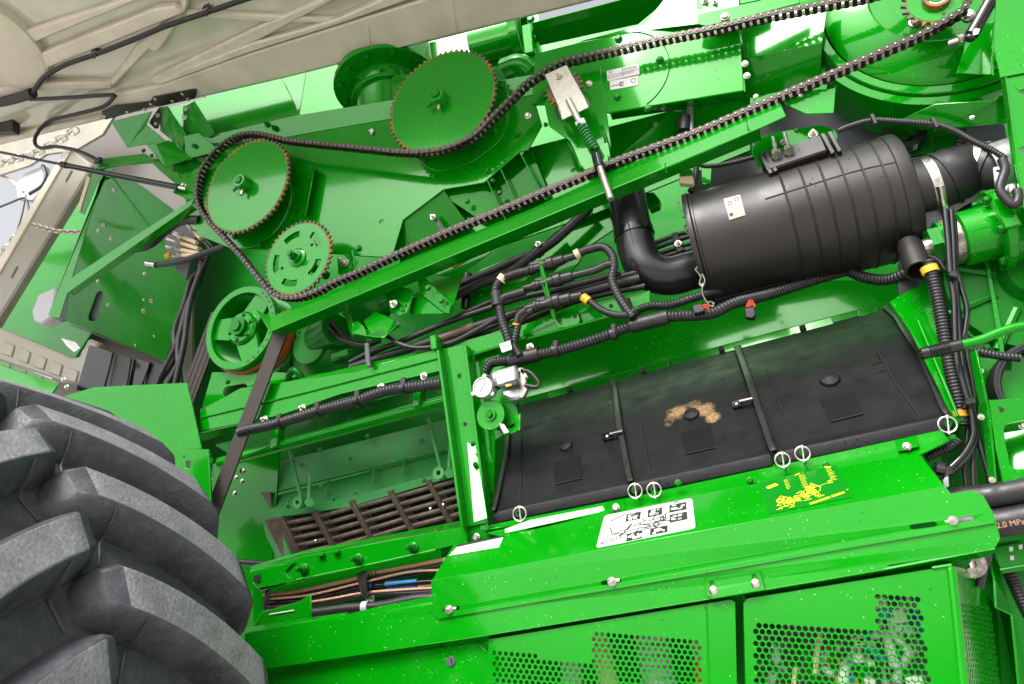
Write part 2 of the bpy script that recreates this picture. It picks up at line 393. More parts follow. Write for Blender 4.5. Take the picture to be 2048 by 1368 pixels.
rib([(-320, 352), (0, 276), (204, 232), (205, 239), (0, 290), (-320, 370)], 'edge_rib')
for a, b in (((736, 50), (740, 104)), ((905, 0), (912, 62))):
    A, B = Q(*a, DP), Q(*b, DP); part(door, 'moulding_line', G().tube([A - dn * .001, B - dn * .001], .006, 6), tan)
c = Q(-40, 85, (DP[0] + dn * .02, DP[1])); g = G().lathe(c, -dn, [(.0, 0), (0, .30), (.012, .325), (.06, .325)], 48)
part(door, 'round_boss', g, tan)
for k in range(0):
    A = OB[-1] + hou * (.5 + .55 * k) + dn * .0; part(door, 'rib', G().box((A + hed * 1.0), hed * 1.1, hou.normalized() * .05, dn * .03), tan, .008)
# hinge leaf of the door
def flat(pts, s, t=.006): return G().sheet(pp(pts, s), t)
HG = (DP[0] + dn * .012, DP[1])
hin = part(door, 'door_hinge', flat([(203, 222), (228, 212), (300, 203), (306, 194), (388, 178), (394, 180), (390, 198), (318, 214), (310, 212), (212, 240), (205, 234)], HG), blackp, .002, label='black steel hinge bar bolted along the lower edge')
for p in ((209, 233), (255, 225), (289, 219), (302, 209), (345, 203), (376, 199), (311, 199), (365, 189)): bolt(hin, p, 3.5, HG, 'button', steel, dn)
hl = part(door, 'hinge_arm', flat([(300, 240), (318, 214), (324, 222), (316, 256), (309, 257), (298, 246)], .10), blackp, .002)
for p in ((316, 231), (312, 248)): bolt(hl, p, 5, .10, 'hex', steel)

# corrugated cable clipped along the door
cab = thing('door_cable', 'black corrugated cable clipped along the ribs of the tan door', 'cable',
            G().tube([Q(x, y, (DP[0] + dn * .03, DP[1])) for x, y in ((20, 200), (60, 190), (74, 172), (92, 152), (130, 130), (190, 109), (260, 82), (330, 53), (410, 26), (480, 2), (560, -24))], .013, 10, (.002, .012)), rubber, smooth=60)
for (x, y) in ((194, 104), (418, 18)):
    p = Q(x, y, (DP[0] + dn * .02, DP[1])); g = G(); a = X_ * .03 + V((0, -.01, .01)); g.box(p + dn * .012, X_ * .008, dn * .02, Z_ * .022); g.box(p - X_ * .02 + Z_ * .03, X_ * .02, dn * .01, Z_ * .007); g.box(p + X_ * .016 + Z_ * .01, X_ * .012, dn * .006, Z_ * .006)
    part(cab, 'cable_clip', g, blackp, .002)
g = G().tube([Q(x, y, (DP[0] + dn * .03, DP[1])) for x, y in ((-20, 208), (20, 200), (48, 192), (66, 186))], .028, 10); part(cab, 'tape_wrap', g, rubber, smooth=60)
loop = thing('looped_cable', 'thin black cable hanging in a loop below the black hinge bar', 'cable',
             G().tube([Q(x, y, (DP[0] + dn * .05, DP[1])) for x, y in ((60, 199), (140, 195), (222, 190), (226, 196), (205, 214), (150, 229))] + [Q(x, y, .04) for x, y in ((100, 242), (75, 266), (70, 286), (82, 296), (110, 293), (150, 300), (180, 312), (200, 324))], .011, 8), rubber, smooth=60)
for a, b, r in (((138, 182), (142, 200), 5), ((90, 238), (96, 250), 5)):
    g = G().box(Q((a[0] + b[0]) / 2, (a[1] + b[1]) / 2, .06), X_ * .012, Y_ * .01, Z_ * .022); part(loop, 'cable_clip', g, blackp, .002)
g = G().box(Q(197, 321, .07), X_ * .025, Y_ * .012, Z_ * .014); part(loop, 'plug', g, blackp, .004)
g = flat([(-40, 180), (37, 184), (26, 222), (24, 262), (-40, 264)], -.02, .05)
thing('black_bracket', 'flat black bracket plate where the two door cables meet', 'bracket', g, blackp, .004)

# gas strut on the left
A, Bm, C = Q(-60, 292, .0), Q(124, 329, .03), Q(358, 375, .06)
st = thing('gas_strut', 'black gas strut with thin rod slanting below the tan door', 'gas strut', G().cyl(Bm, C, .016, 14, ch=.004), gloss)
part(st, 'rod', G().cyl(A, Bm, .008, 10), rubber); part(st, 'end_collar', G().cyl(Bm, Bm.lerp(C, .05), .019, 14), rubber)
part(st, 'end_joint', G().cyl(C, Q(372, 378, .07), .009, 10), steel)

# steel chains
def linkchain(name, label, pts, s, lk, m, grp='steel chains at the left'):
    P = spline(pp(pts, s), lk * .74); t0 = thing(name, label, 'chain', None, None, at=P[0], group=grp)
    me = None
    for i in range(len(P) - 1):
        if me is None:
            g = G(); r = lk * .30; h = lk * .27; pts_ = [V((h + math.cos(a) * r, math.sin(a) * r, 0)) for a in [(-90 + 30 * k) * math.pi / 180 for k in range(7)]] + [V((-h + math.cos(a) * r, math.sin(a) * r, 0)) for a in [(90 + 30 * k) * math.pi / 180 for k in range(7)]]
            g.tube(pts_, lk * .11, 6, step=lk * .16, closed=True); me = mk('link', g, m, V((0, 0, 0)), 60)
        d = (P[i + 1] - P[i]).normalized(); rot = d.to_track_quat('X', 'Z').to_matrix() @ M.Rotation(R(60 if i % 2 else -25), 3, 'X')
        inst(t0, 'link', me, (P[i] + P[i + 1]) / 2, rot.to_euler())
    return t0
linkchain('steel_chain', 'bright steel chain crossing the tan cab roof beside the gas strut', [(-10, 330), (30, 318), (70, 306), (110, 284), (152, 258)], .35, .075, steel)
linkchain('steel_chain', 'short steel chain hooked between the tan frame and the green box', [(66, 449), (90, 456), (120, 463), (162, 464)], .30, .05, steel)
linkchain('steel_chain', 'thin steel chain hanging in the white gap at the left edge', [(-10, 512), (15, 494), (40, 464)], .6, .06, steel)

# ================================================================ cab side: tan framed green panel, control box
g = flat([(-20, 258), (150, 242), (232, 224), (205, 268), (150, 300), (92, 308), (60, 330), (-20, 356)], .75, .02)
thing('cab_roof_underside', 'blurred tan underside of the roof behind the bright steel chain', 'roof panel', g, frame_tan)
mir = thing('mirror_bracket', 'grey mirror bracket with thin rods against the white sky at far left', 'mirror bracket', flat([(48, 346), (88, 330), (98, 362), (64, 402), (34, 398), (30, 368)], .8, .05), lgrey, .01)
part(mir, 'rod', G().tube([Q(x, y, .8) for x, y in ((-20, 340), (24, 362), (48, 384))], .012, 8), cream)
part(mir, 'rod', G().tube([Q(x, y, .8) for x, y in ((52, 390), (44, 430), (33, 466))], .006, 8), rubber)
part(mir, 'rod', G().tube([Q(x, y, .8) for x, y in ((-10, 418), (20, 406), (50, 396), (58, 420))], .008, 8), rubber)
part(mir, 'dark_arm', G().tube([Q(x, y, .8) for x, y in ((86, 332), (92, 352), (84, 372), (60, 388))], .016, 8), rubber)
FRY = .42
tp = thing('service_panel', 'green service panel in a tan moulded frame at the left edge', 'panel', flat([(172, 344), (262, 356), (200, 640), (146, 722), (-30, 664), (-30, 612)], FRY + .45, .02), paint, .003)
part(tp, 'frame_side', flat([(140, 298), (180, 326), (176, 344), (0, 629), (-60, 730), (-60, 650), (0, 548)], FRY, .06), frame_tan, .012)
part(tp, 'frame_bottom', flat([(-60, 640), (0, 655), (142, 716), (158, 712), (176, 676), (196, 684), (170, 772), (120, 762), (-60, 700)], FRY, .06), frame_tan, .012)
for k in range(5):
    x0, y0 = 6 + k * 32, 682 + k * 13
    part(tp, 'frame_cell', flat([(x0, y0), (x0 + 22, y0 + 8), (x0 + 16, y0 + 32), (x0 - 6, y0 + 24)], FRY - .01, .02), frame_tan, .006)
part(tp, 'frame_edge', flat([(134, 290), (142, 298), (-10, 560), (-22, 552)], FRY - .012, .05), tan, .004)
for (x, y) in ((137, 352), (28, 544)): part(tp, 'dark_slot', flat([(x - 7, y + 10), (x + 5, y - 12), (x + 8, y - 10), (x - 4, y + 12)], FRY - .003, .008), blackp)
lp = thing('work_lamp', 'pale grey lamp housing behind the lower corner of the green box', 'lamp', flat([(62, 624), (76, 588), (112, 572), (104, 634), (80, 648), (66, 644)], .46, .10), lgrey, .012)
bt = thing('paper_tag', 'small white paper tag hanging under the green box', 'tag', flat([(122, 676), (150, 684), (160, 696), (148, 704), (134, 692)], .24, .002), white)
for k in range(4): part(bt, 'text_line', flat([(130 + k * 4, 679 + k * 5), (148 + k * 3, 685 + k * 4), (147 + k * 3, 686 + k * 4), (129 + k * 4, 680 + k * 5)], .2385, .001), gprint)
# control box
BY = (Q(392, 450, .30), V((-.30, -.84, -.40)).normalized())
bY = lambda d: (BY[0] - BY[1] * d, BY[1])
bp_ = pp([(202, 352), (263, 358), (300, 385), (344, 418), (380, 470), (376, 560), (366, 606), (330, 722), (116, 636)], BY)
sl1 = pp([(192, 588), (198, 582), (205, 584), (206, 592), (192, 638), (186, 643), (178, 641), (176, 633)], BY)
ob = thing('control_box', 'flat green control box with white lit edge and many small screws', 'box', G().prism(bp_, -BY[1] * .006, [sl1]), paint, .002)
part(ob, 'side_flange', G().sheet(pp([(222, 322), (206, 352), (119, 636), (96, 631), (150, 490)], .24), .004), paint, .001)
part(ob, 'upper_tab', flat([(190, 332), (228, 322), (236, 330), (207, 358), (197, 362), (168, 430), (158, 424)], bY(-.02), .004), paint, .001)
part(ob, 'box_underside', G().sheet([Q(100, 634, BY), Q(330, 724, BY), Q(322, 722, bY(.22)), Q(110, 640, bY(.22))], .006), blackp)
part(ob, 'box_inside', flat([(190, 580), (216, 580), (200, 650), (172, 650)], bY(.02), .01), dgrey)
part(ob, 'label', flat([(174, 352), (180, 356), (160, 422), (154, 420)], bY(-.024), .002), cream)
bolts(ob, [(229, 380), (208, 451), (198, 462), (223, 477), (197, 563), (290, 548), (217, 610), (287, 622), (303, 602)], 4.5, BY, 'hex', steel, BY[1])
bolts(ob, [(270, 690), (287, 600), (308, 672)], 2.5, BY, 'button', steel, BY[1])
br = thing('diagonal_brace', 'bright green flat brace running from sprocket plate down to box corner', 'brace', G().sheet([*pp([(390, 394), (382, 411), (134, 586), (132, 562), (232, 496)], .06)], .006), paint, .002)
part(br, 'brace_flange', G().sheet([Q(382, 411, .06), Q(134, 586, .06), Q(134, 586, .06) + V((0, .04, -.004)), Q(382, 411, .06) + V((0, .04, -.004))], .004), paint)
br2 = thing('strut_bracket', 'green corner bracket holding the lower end of the gas strut', 'bracket', flat([(345, 385), (372, 350), (418, 320), (408, 350), (388, 400), (372, 398)], .09, .006), paint, .002)
bolt(br2, (368, 371), 6, .09)
arm = thing('support_bar', 'pale green bar above the gas strut joining the ledge', 'bar', flat([(205, 316), (290, 306), (306, 322), (296, 324), (228, 330), (190, 340)], .12, .02), paint, .003)
# hose connectors under the brace
cp = thing('hydraulic_coupler', 'bank of hydraulic couplers with black hoses beside the left sprocket', 'coupler', flat([(325, 450), (372, 440), (392, 470), (372, 560), (352, 540), (330, 500)], .26, .04), dgrey, .004)
for i, (x0, y0, x1, y1) in enumerate(((378, 452, 402, 478), (344, 466, 394, 486), (336, 478, 398, 498), (334, 494, 402, 508), (336, 510, 404, 512), (366, 432, 398, 452))):
    A, B_ = Q(x0, y0, .20), Q(x1, y1, .17); d = B_ - A; g = G().cyl(A, A + d * .4, .013, 12); c0 = part(cp, 'coupler_body', g, steel)
    part(cp, 'coupler_sleeve', G().cyl(A + d * .4, B_, .0115, 12), cream); part(c0, 'hex_nut', G().hexa(A + d * .3, A + d * .45, .017), steel)
part(cp, 'yellow_cap', G().cyl(Q(333, 512, .20), Q(342, 510, .19), .015, 14), yellow)
part(cp, 'red_cap', G().cyl(Q(338, 464, .20), Q(344, 466, .19), .012, 14), redm)
for i, pts in enumerate((((402, 478), (420, 500), (402, 540), (384, 590), (374, 640), (368, 690), (350, 770)), ((398, 498), (412, 522), (396, 560), (380, 610), (372, 660), (360, 720), (330, 780)), ((402, 508), (406, 540), (386, 590), (366, 650), (356, 700), (362, 770)), ((404, 512), (396, 560), (372, 620), (352, 690), (318, 760)), ((404, 512), (402, 540), (382, 560), (368, 610), (350, 660), (346, 720), (300, 790)))):
    hose('hydraulic_hose', ('hanging hose from the topmost coupler beside the green control box', 'hanging hose from the second coupler beside the green control box', 'rightmost hanging hose beside the left drive belt', 'hanging hose that leans furthest left beside the control box', 'hanging hose ending lowest over the rubber strips')[i], pts, 5.5, hosem, .19 + .012 * i, group='hoses hanging beside the control box')
hose('grab_hose', 'thick dark hose arching over the hydraulic couplers', [(254, 500), (268, 497), (300, 488), (330, 462), (362, 442), (400, 440)], 9, rubber, .12)
hose('grab_hose', 'dark hose with bright fitting crossing below the couplers', [(300, 530), (330, 528), (370, 520), (410, 506), (450, 492)], 6, rubber, .14)
g = G().cyl(Q(294, 527, .13), Q(312, 530, .13), .016, 12); thing('hose_fitting', 'small bright elbow fitting on the box below the couplers', 'fitting', g, steel)
# dark rubber strips below the box
for k, (a, b, c, d) in enumerate((((178, 690), (226, 704), (204, 790), (152, 780)), ((232, 706), (262, 716), (250, 790), (214, 790)), ((268, 716), (300, 724), (276, 790), (252, 790)), ((300, 722), (330, 730), (320, 790), (284, 790)))):
    thing('rubber_strip', ('leftmost black rubber curtain strip under the green control box', 'second rubber curtain strip from the left under the control box', 'third rubber curtain strip from the left under the control box', 'rightmost rubber curtain strip under the control box beside the hanging hoses')[k], 'rubber strip', flat([a, b, c, d], .40 + .02 * k, .012), rubber if k % 2 else gloss, .003, group='rubber strips under the control box')
# fenders by the tyre
fp = thing('fender_plate', 'upper green fender plate with slanted edge behind the tyre', 'fender', flat([(96, 802), (188, 774), (374, 765), (404, 898), (312, 900), (240, 880)], .02, .006), paint, .002)
f2 = thing('fender_plate', 'lower small green fender plate with square hole beside the tyre', 'fender', G().prism(pp([(300, 898), (418, 898), (423, 1003), (380, 966), (320, 930)], -.04), Y_ * .006, [pp([(373, 922), (381, 922), (380, 936), (372, 936)], -.04)]), paint, .002)
part(f2, 'fold', G().sheet([Q(418, 898, -.04), Q(426, 914, .02), Q(424, 1003, .02), Q(423, 1003, -.04)], .005), paint, .001)
bolts(f2, [(368, 912), (384, 953)], 3, -.04, 'button', cast)
rl = thing('deck_rail', 'pale edged green rail below the tan frame above the tyre', 'rail', G().sheet([Q(-60, 712, .2), Q(0, 729, .2), Q(116, 770, .2), Q(94, 800, .16), Q(0, 770, .16), Q(-60, 752, .16)], .01), paint, .003)
part(rl, 'rail_top', G().sheet([Q(-60, 700, .3), Q(0, 718, .3), Q(122, 766, .3), Q(116, 770, .2), Q(0, 730, .2), Q(-60, 713, .2)], .004), paint)
bolts(rl, [(128, 760), (134, 774)], 5, .2)

csw = thing('cab_rear_wall', 'dark grey brown wall between the tan frame and the chain drive', 'wall plate', flat([(120, 300), (215, 218), (400, 170), (440, 290), (384, 470), (384, 1020), (300, 1010), (100, 830), (90, 770), (170, 700), (200, 600), (160, 330)], 1.0, .02), mat('grey_brown_wall', (.11, .10, .085), .6))
# ================================================================ big side plate that carries the chain drive
SY = .12
SPo = [(338, 318), (640, 262), (1066, 190), (1084, 250), (1056, 300), (1040, 303), (968, 365), (887, 379), (806, 440), (784, 515), (703, 511), (590, 500), (470, 500), (395, 470), (372, 410), (366, 360)]
hole = circ(Q(763, 443, SY), mp(4.5, Q(763, 443, SY)), 14)
sp = thing('side_plate', 'large bright green side plate behind the three sprockets', 'side plate', G().prism(pp(SPo, SY), Y_ * .008, [hole]), paint, .002)
bolts(sp, [(975, 343), (1036, 270), (718, 497), (560, 462), (600, 420)], 7, SY, 'hex', cast)
g = G().sheet([Q(338, 318, SY), Q(640, 262, SY), Q(1066, 190, SY), Q(1068, 148, SY - .018), Q(830, 192, SY - .018), Q(694, 214, SY - .018), Q(595, 230, SY - .018), Q(366, 284, SY - .018), Q(296, 318, SY - .018)], .006)
part(sp, 'upper_ledge', g, paint, .002)
part(sp, 'weld_mark', flat([(736, 262), (744, 256), (747, 262), (741, 270), (741, 262)], SY - .012, .004), white)
bolts(sp, [(535, 249), (549, 256), (388, 283), (328, 293)], 6, SY - .020, 'nut', cast)
part(sp, 'seam_rod', G().tube([Q(360, 318, SY - .015), Q(450, 292, SY - .015), Q(520, 276, SY - .02)], .004, 6), dprint)
part(sp, 'left_tail', G().sheet([Q(296, 318, SY), Q(338, 318, SY), Q(366, 360, SY), Q(356, 372, SY), Q(320, 342, SY)], .008), paint, .002)
# bearing plate under the upper sprocket
bpl = thing('bearing_plate', 'rounded green bearing plate bolted behind the upper sprocket', 'plate', G().prism(rounded(pp([(780, 150), (1000, 132), (1016, 168), (1014, 254), (1000, 282), (950, 322), (896, 342), (862, 340), (812, 300), (790, 240)], SY - .012), .05), Y_ * .011), paint, .002)
bolts(bpl, [(1006, 174), (988, 262), (953, 303), (850, 322), (1004, 218)], 7.5, SY - .012, 'hex', cast)
# bearing housing behind the left sprocket
c = Q(508, 412, SY - .02); rr = mp(92, c)
bh = thing('bearing_housing', 'round green bearing cover half hidden behind the left sprocket', 'bearing cover', G().lathe(c + Y_ * .018, -Y_, [(0, 0), (0, rr), (.014, rr), (.018, rr - .004), (.018, 0)], 48), paint)
bolts(bh, [(470, 474), (520, 488)], 6, SY - .02, 'hex', cast)
gs = thing('stiffener_fin', 'tapered green stiffener fin standing right of the left sprocket', 'stiffener', G().sheet([Q(604, 302, SY - .004), Q(629, 333, SY - .004), Q(608, 432, SY - .004), Q(598, 432, SY - .004), Q(560, 330, SY - .004)], .004), paint)
part(gs, 'fin_edge', G().sheet([Q(629, 333, SY - .05), Q(624, 334, SY), Q(604, 430, SY), Q(610, 432, SY - .05)], .005), paint, .001)

# ================================================================ sprockets
def sprocket(label, c, R_, teeth, s, hubr, kind):
    o = Q(c[0], c[1], s); d = -Y_; th = .012
    root = R_ * (1 - 2.5 / teeth)
    def prof(sc=1):
        out = []
        for k in range(teeth):
            for f_, r in ((-.30, root), (-.12, R_), (.12, R_), (.30, root)):
                a = 2 * math.pi * (k + f_ + .02 * random.uniform(-1, 1)) / teeth; out.append(o + (X_ * math.cos(a) + Z_ * math.sin(a)) * r)
        return out
    inner = root - .006
    ring_in = circ(o, inner, 72)
    tooth = thing('sprocket', label, 'sprocket', None, None, at=o, group='chain sprockets')
    g = G().prism([p - Y_ * (th / 2) for p in prof()], Y_ * th, [[p - Y_ * (th / 2) for p in ring_in]]); part(tooth, 'tooth_ring', g, rustm, .0015)
    holes = []
    if kind == 'slots':
        for k in range(5):
            a0 = R(72 * k - 62); a1 = a0 + R(40); ro, ri = R_ * .74, R_ * .57
            h = [o + (X_ * math.cos(a0 + (a1 - a0) * i / 8) + Z_ * math.sin(a0 + (a1 - a0) * i / 8)) * ro for i in range(9)] + [o + (X_ * math.cos(a1 + (a0 - a1) * i / 8) + Z_ * math.sin(a1 + (a0 - a1) * i / 8)) * ri for i in range(9)]
            holes.append(rounded([p - Y_ * (th / 2 + .001) for p in h], R_ * .05, 3, (0, 8, 9, 17)))
        for a in (R(25), R(195)): holes.append(circ(o - Y_ * (th / 2 + .001) + (X_ * math.cos(a) + Z_ * math.sin(a)) * R_ * .48, R_ * .045, 12))
    g = G().prism([p - Y_ * (th / 2 + .001) for p in circ(o, inner + .0005, 72)], Y_ * (th + .002), holes); part(tooth, 'disc', g, paint, .001)
    return tooth, o
CY = 0.0
sk1, o1 = sprocket('upper green sprocket with rusty teeth and plain disc', (884, 204), mp(127, Q(884, 204)) * .955, 60, CY, .04, 'plain')
sk2, o2 = sprocket('left green sprocket wrapped by the chain below the ledge', (495, 372), mp(112, Q(495, 372)) * .95, 56, CY, .04, 'plain')
sk3, o3 = sprocket('small green sprocket with five curved slots at the chain corner', (597, 517), mp(86, Q(597, 517)) * .96, 44, CY, .03, 'slots')
for sk_, o in ((sk1, o1), (sk2, o2)):
    r = .036
    part(sk_, 'hub', G().lathe(o - Y_ * .004, -Y_, [(0, r * 1.05), (.05, r), (.055, r - .004), (.055, r * .62), (.05, r * .6), (.05, 0)], 28), paint)
    part(sk_, 'shaft', G().cyl(o + Y_ * .12, o - Y_ * .066, r * .5, 20, ch=.003), cast)
    for a in (R(200), R(262)):
        p = o - Y_ * .03 + (X_ * math.cos(a) + Z_ * math.sin(a)) * r; d = (X_ * math.cos(a) + Z_ * math.sin(a)); part(sk_, 'set_screw', G().cyl(p, p + d * .026, .007, 8), steel if a > 4 else cast)
r = .03
part(sk3, 'hub', G().lathe(o3 - Y_ * .006, -Y_, [(0, r * 1.5), (.006, r * 1.5), (.010, r * 1.2), (.010, r), (.024, r), (.024, r * .8), (.028, r * .75), (.028, 0)], 28), paint)
part(sk3, 'hub_bolt', G().hexa(o3 - Y_ * .03, o3 - Y_ * .055, .021), cast); part(sk3, 'bolt_end', G().cyl(o3 - Y_ * .05, o3 - Y_ * .066, .012, 14), cast)
part(sk3, 'shaft', G().cyl(o3 + Y_ * .2, o3 - Y_ * .006, .022, 16), cast)

# ================================================================ roller chain: one outer and one inner link, copied round the loop
path = [(397, 390), (402, 352), (420, 320), (450, 289), (485, 272), (520, 270), (560, 279), (585, 284), (660, 292), (740, 300), (800, 306), (850, 306), (900, 297), (950, 273), (986, 238), (1020, 204), (1052, 172), (1078, 154), (1100, 140), (1126, 127), (1164, 118), (1250, 98), (1330, 80), (1430, 60), (1530, 36), (1640, 14), (1740, -6), (1800, -30), (1840, -60), (1880, -64), (1915, -40), (1932, -4), (1929, 20), (1912, 33), (1880, 52), (1840, 74), (1800, 91), (1720, 126), (1640, 161), (1560, 195), (1480, 230), (1400, 264), (1320, 293), (1240, 322), (1160, 356), (1080, 389), (1000, 423), (900, 464), (800, 508), (720, 545), (670, 566), (636, 584), (600, 596), (568, 596), (545, 586), (520, 558), (490, 520), (450, 476), (420, 444), (402, 416)]
PT = .0254
cp3 = spline([Q(x, y, CY) for x, y in path], PT, True)
cp3 = cp3 if len(cp3) % 2 == 0 else spline([Q(x, y, CY) for x, y in path], PT * (len(cp3) / (len(cp3) + 1)), True)
def plate8(c0, c1, y, t, r, waist):
    pts = []
    for k in range(9): a = R(90 + 180 * k / 8); pts.append(c0 + V((math.cos(a) * r, y, math.sin(a) * r)))
    pts.append(V(((c0.x + c1.x) / 2, y, -waist)))
    for k in range(9): a = R(-90 + 180 * k / 8); pts.append(c1 + V((math.cos(a) * r, y, math.sin(a) * r)))
    pts.append(V(((c0.x + c1.x) / 2, y, waist)))
    return pts
h = PT / 2; a_, b_ = V((-h, 0, 0)), V((h, 0, 0))
go = G()
for y in (-.019, .016): go.prism(plate8(a_, b_, y, .003, .0118, .0084), V((0, .003, 0)))
for c0 in (a_, b_): go.cyl(c0 + V((0, .022, 0)), c0 - V((0, .0195, 0)), .0046, 10)
gi = G()
for y in (-.0155, .0125): gi.prism(plate8(a_, b_, y, .003, .0118, .0084), V((0, .003, 0)))
for c0 in (a_, b_): gi.cyl(c0 + V((0, .0125, 0)), c0 - V((0, .0125, 0)), .0082, 10)
gpn = G()
for c0 in (a_, b_): gpn.lathe(c0 - V((0, .0195, 0)), -Y_, [(0, .0044), (.002, .0044), (.0028, .0032), (.0028, 0)], 10)
mo, mi, mpn = mk('outer_link', go, chainm, V((0, 0, 0))), mk('inner_link', gi, chainm, V((0, 0, 0))), mk('pin_head', gpn, pinm, V((0, 0, 0)))
chain = thing('roller_chain', 'long dark roller chain looping round all the sprockets', 'roller chain', None, None, at=sum(cp3, V((0, 0, 0))) / len(cp3))
for i in range(len(cp3)):
    a, b = cp3[i], cp3[(i + 1) % len(cp3)]; d = b - a; ang = math.atan2(d.z, d.x)
    l = inst(chain, 'outer_link' if i % 2 else 'inner_link', mo if i % 2 else mi, (a + b) / 2, (0, -ang, 0), (d.length / PT, 1, 1))
    if i % 2:
        o = bpy.data.objects.new('pin_head', mpn); o.parent = l; COL.objects.link(o)

# ================================================================ chain tensioner
TY = .06
yk = thing('tensioner_yoke', 'green welded yoke holding the spring of the chain tensioner', 'yoke', G().prism(pp([(1082, 176), (1200, 132), (1222, 290), (1214, 330), (1166, 342), (1140, 282), (1098, 252)], TY), Y_ * .008), paint, .002)
part(yk, 'cross_plate', G().sheet([Q(1148, 300, TY - .075), Q(1216, 284, TY - .075), Q(1222, 316, TY - .075), Q(1212, 326, TY - .075), Q(1170, 340, TY - .075), Q(1162, 334, TY - .075)], .006), paint, .002)
part(yk, 'yoke_arm', G().sheet([Q(1200, 250, TY - .01), Q(1206, 248, TY - .01), Q(1222, 316, TY - .08), Q(1216, 318, TY - .08), Q(1212, 284, TY - .06)], .005), paint, .001)
part(yk, 'yoke_arm', G().sheet([Q(1134, 284, TY - .01), Q(1140, 282, TY - .01), Q(1166, 334, TY - .08), Q(1160, 334, TY - .08)], .005), paint, .001)
part(yk, 'spring_plate', G().sheet([Q(1156, 250, TY - .02), Q(1188, 296, TY - .05), Q(1164, 312, TY - .05)], .005), paint, .001)
bolts(yk, [(1178, 168), (1056, 232)], 7, TY - .002, 'hex', steel)
for y, x0 in ((196, 1080), (250, 1084)): bolt(yk, (x0 + 8, y), 5, TY - .002, 'nut', cast)
ts = thing('tensioner_bracket', 'brushed steel tensioner bracket tilted under the upper chain run', 'bracket', flat([(1089, 149), (1133, 129), (1170, 196), (1178, 214), (1124, 240), (1120, 222)], -.045, .005), plate_steel, .002)
part(ts, 'folded_side', G().sheet([Q(1119, 214, -.045), Q(1164, 192, -.045), Q(1174, 216, -.01), Q(1122, 238, -.01)], .003), plate_steel, .001)
part(ts, 'folded_ear', G().sheet([Q(1164, 192, -.043), Q(1172, 190, .0), Q(1182, 210, .0), Q(1176, 214, -.043)], .003), wornsteel)
part(ts, 'folded_ear', G().sheet([Q(1108, 216, 0), Q(1116, 214, -.043), Q(1124, 240, -.043), Q(1117, 240, 0)], .003), wornsteel)
bolt(ts, (1117, 152), 8, -.047, 'nut', steel)
ct, oc = Q(1124, 172, .0), None
for a in (0,):
    o = Q(1128, 178, CY); rr = mp(40, o); prof = []
    for k in range(18):
        for f_, r in ((-.3, rr * .84), (-.12, rr), (.12, rr), (.3, rr * .84)): an = 2 * math.pi * (k + f_) / 18; prof.append(o + (X_ * math.cos(an) + Z_ * math.sin(an)) * r - Y_ * .005)
    idl = thing('idler_sprocket', 'small rusty idler sprocket behind the steel tensioner bracket', 'sprocket', G().prism(prof, Y_ * .01), rustm, .001)
    part(idl, 'hub', G().cyl(o + Y_ * .06, o - Y_ * .03, rr * .4, 18), cast)
A, B_, C_, D_, E_ = Q(1139, 204, -.06), Q(1160, 246, -.06), Q(1190, 300, -.045), Q(1196, 324, -.055), Q(1222, 399, -.10)
tr = thing('tensioner_rod', 'steel tension rod with green coil spring and black bush crossing chain', 'rod', G().cyl(A, C_, .0085, 14, ch=.002), cast)
part(tr, 'flattened_end', G().cyl(A - (B_ - A) * .15, B_, .013, 14, ch=.004), plate_steel)
part(tr, 'lock_nut', G().hexa(A.lerp(C_, .42), A.lerp(C_, .52), .022), steel); part(tr, 'stop_nut', G().hexa(A.lerp(C_, .53), A.lerp(C_, .6), .02), steel)
dv = (C_ - B_); uu, ww, dd = frame(dv); ns = 9; pts = [B_ + dv * (.08 + .92 * i / (ns * 12)) + (uu * math.cos(i * math.pi / 6) + ww * math.sin(i * math.pi / 6)) * .0175 for i in range(ns * 12 + 1)]
part(tr, 'coil_spring', G().tube(pts, .0046, 8, step=.005), spring_green, smooth=60)
part(tr, 'black_bush', G().cyl(C_.lerp(D_, .45), D_ + (D_ - C_) * .5, .019, 18, ch=.003), gloss)
part(tr, 'rod_tail', G().cyl(D_, E_, .0125, 16, ch=.002), plate_steel)

# ================================================================ chain guard beam (angle section)
GY = -.02
up = [(540, 634), (700, 566), (880, 492), (1070, 414), (1246, 333), (1420, 262), (1560, 204)]
lo = [(541, 663), (700, 597), (880, 522), (1070, 442), (1170, 400), (1350, 328), (1520, 256), (1572, 232)]
Pu = [Q(x, y, GY + .02) for x, y in up]; Pl = [Q(x, y, GY - .02) for x, y in lo]
cg = thing('chain_guard', 'long green angle beam running under the lower chain run', 'guard beam', G().sheet(Pu + Pl[::-1], .006), paint, .0015)
part(cg, 'lower_flange', G().sheet([Pl[0], Pl[-2], Pl[-2] + V((0, .075, .0)), Pl[0] + V((0, .075, 0))], .005), paint, .001)
part(cg, 'end_flange', G().sheet([Q(511, 618, GY + .02), Q(542, 634, GY + .02), Q(543, 664, GY - .02), Q(538, 660, GY - .02)], .005), paint, .001)
bolt(cg, (634, 637), 2, GY - .02 + .06, 'button', white)
for x, y in ((717, 584), (1330, 338), (1493, 252)): part(cg, 'weld_tick', G().tube([Q(x, y - 12, GY - .02), Q(x + 3, y + 8, GY - .02)], .002, 6), cast)

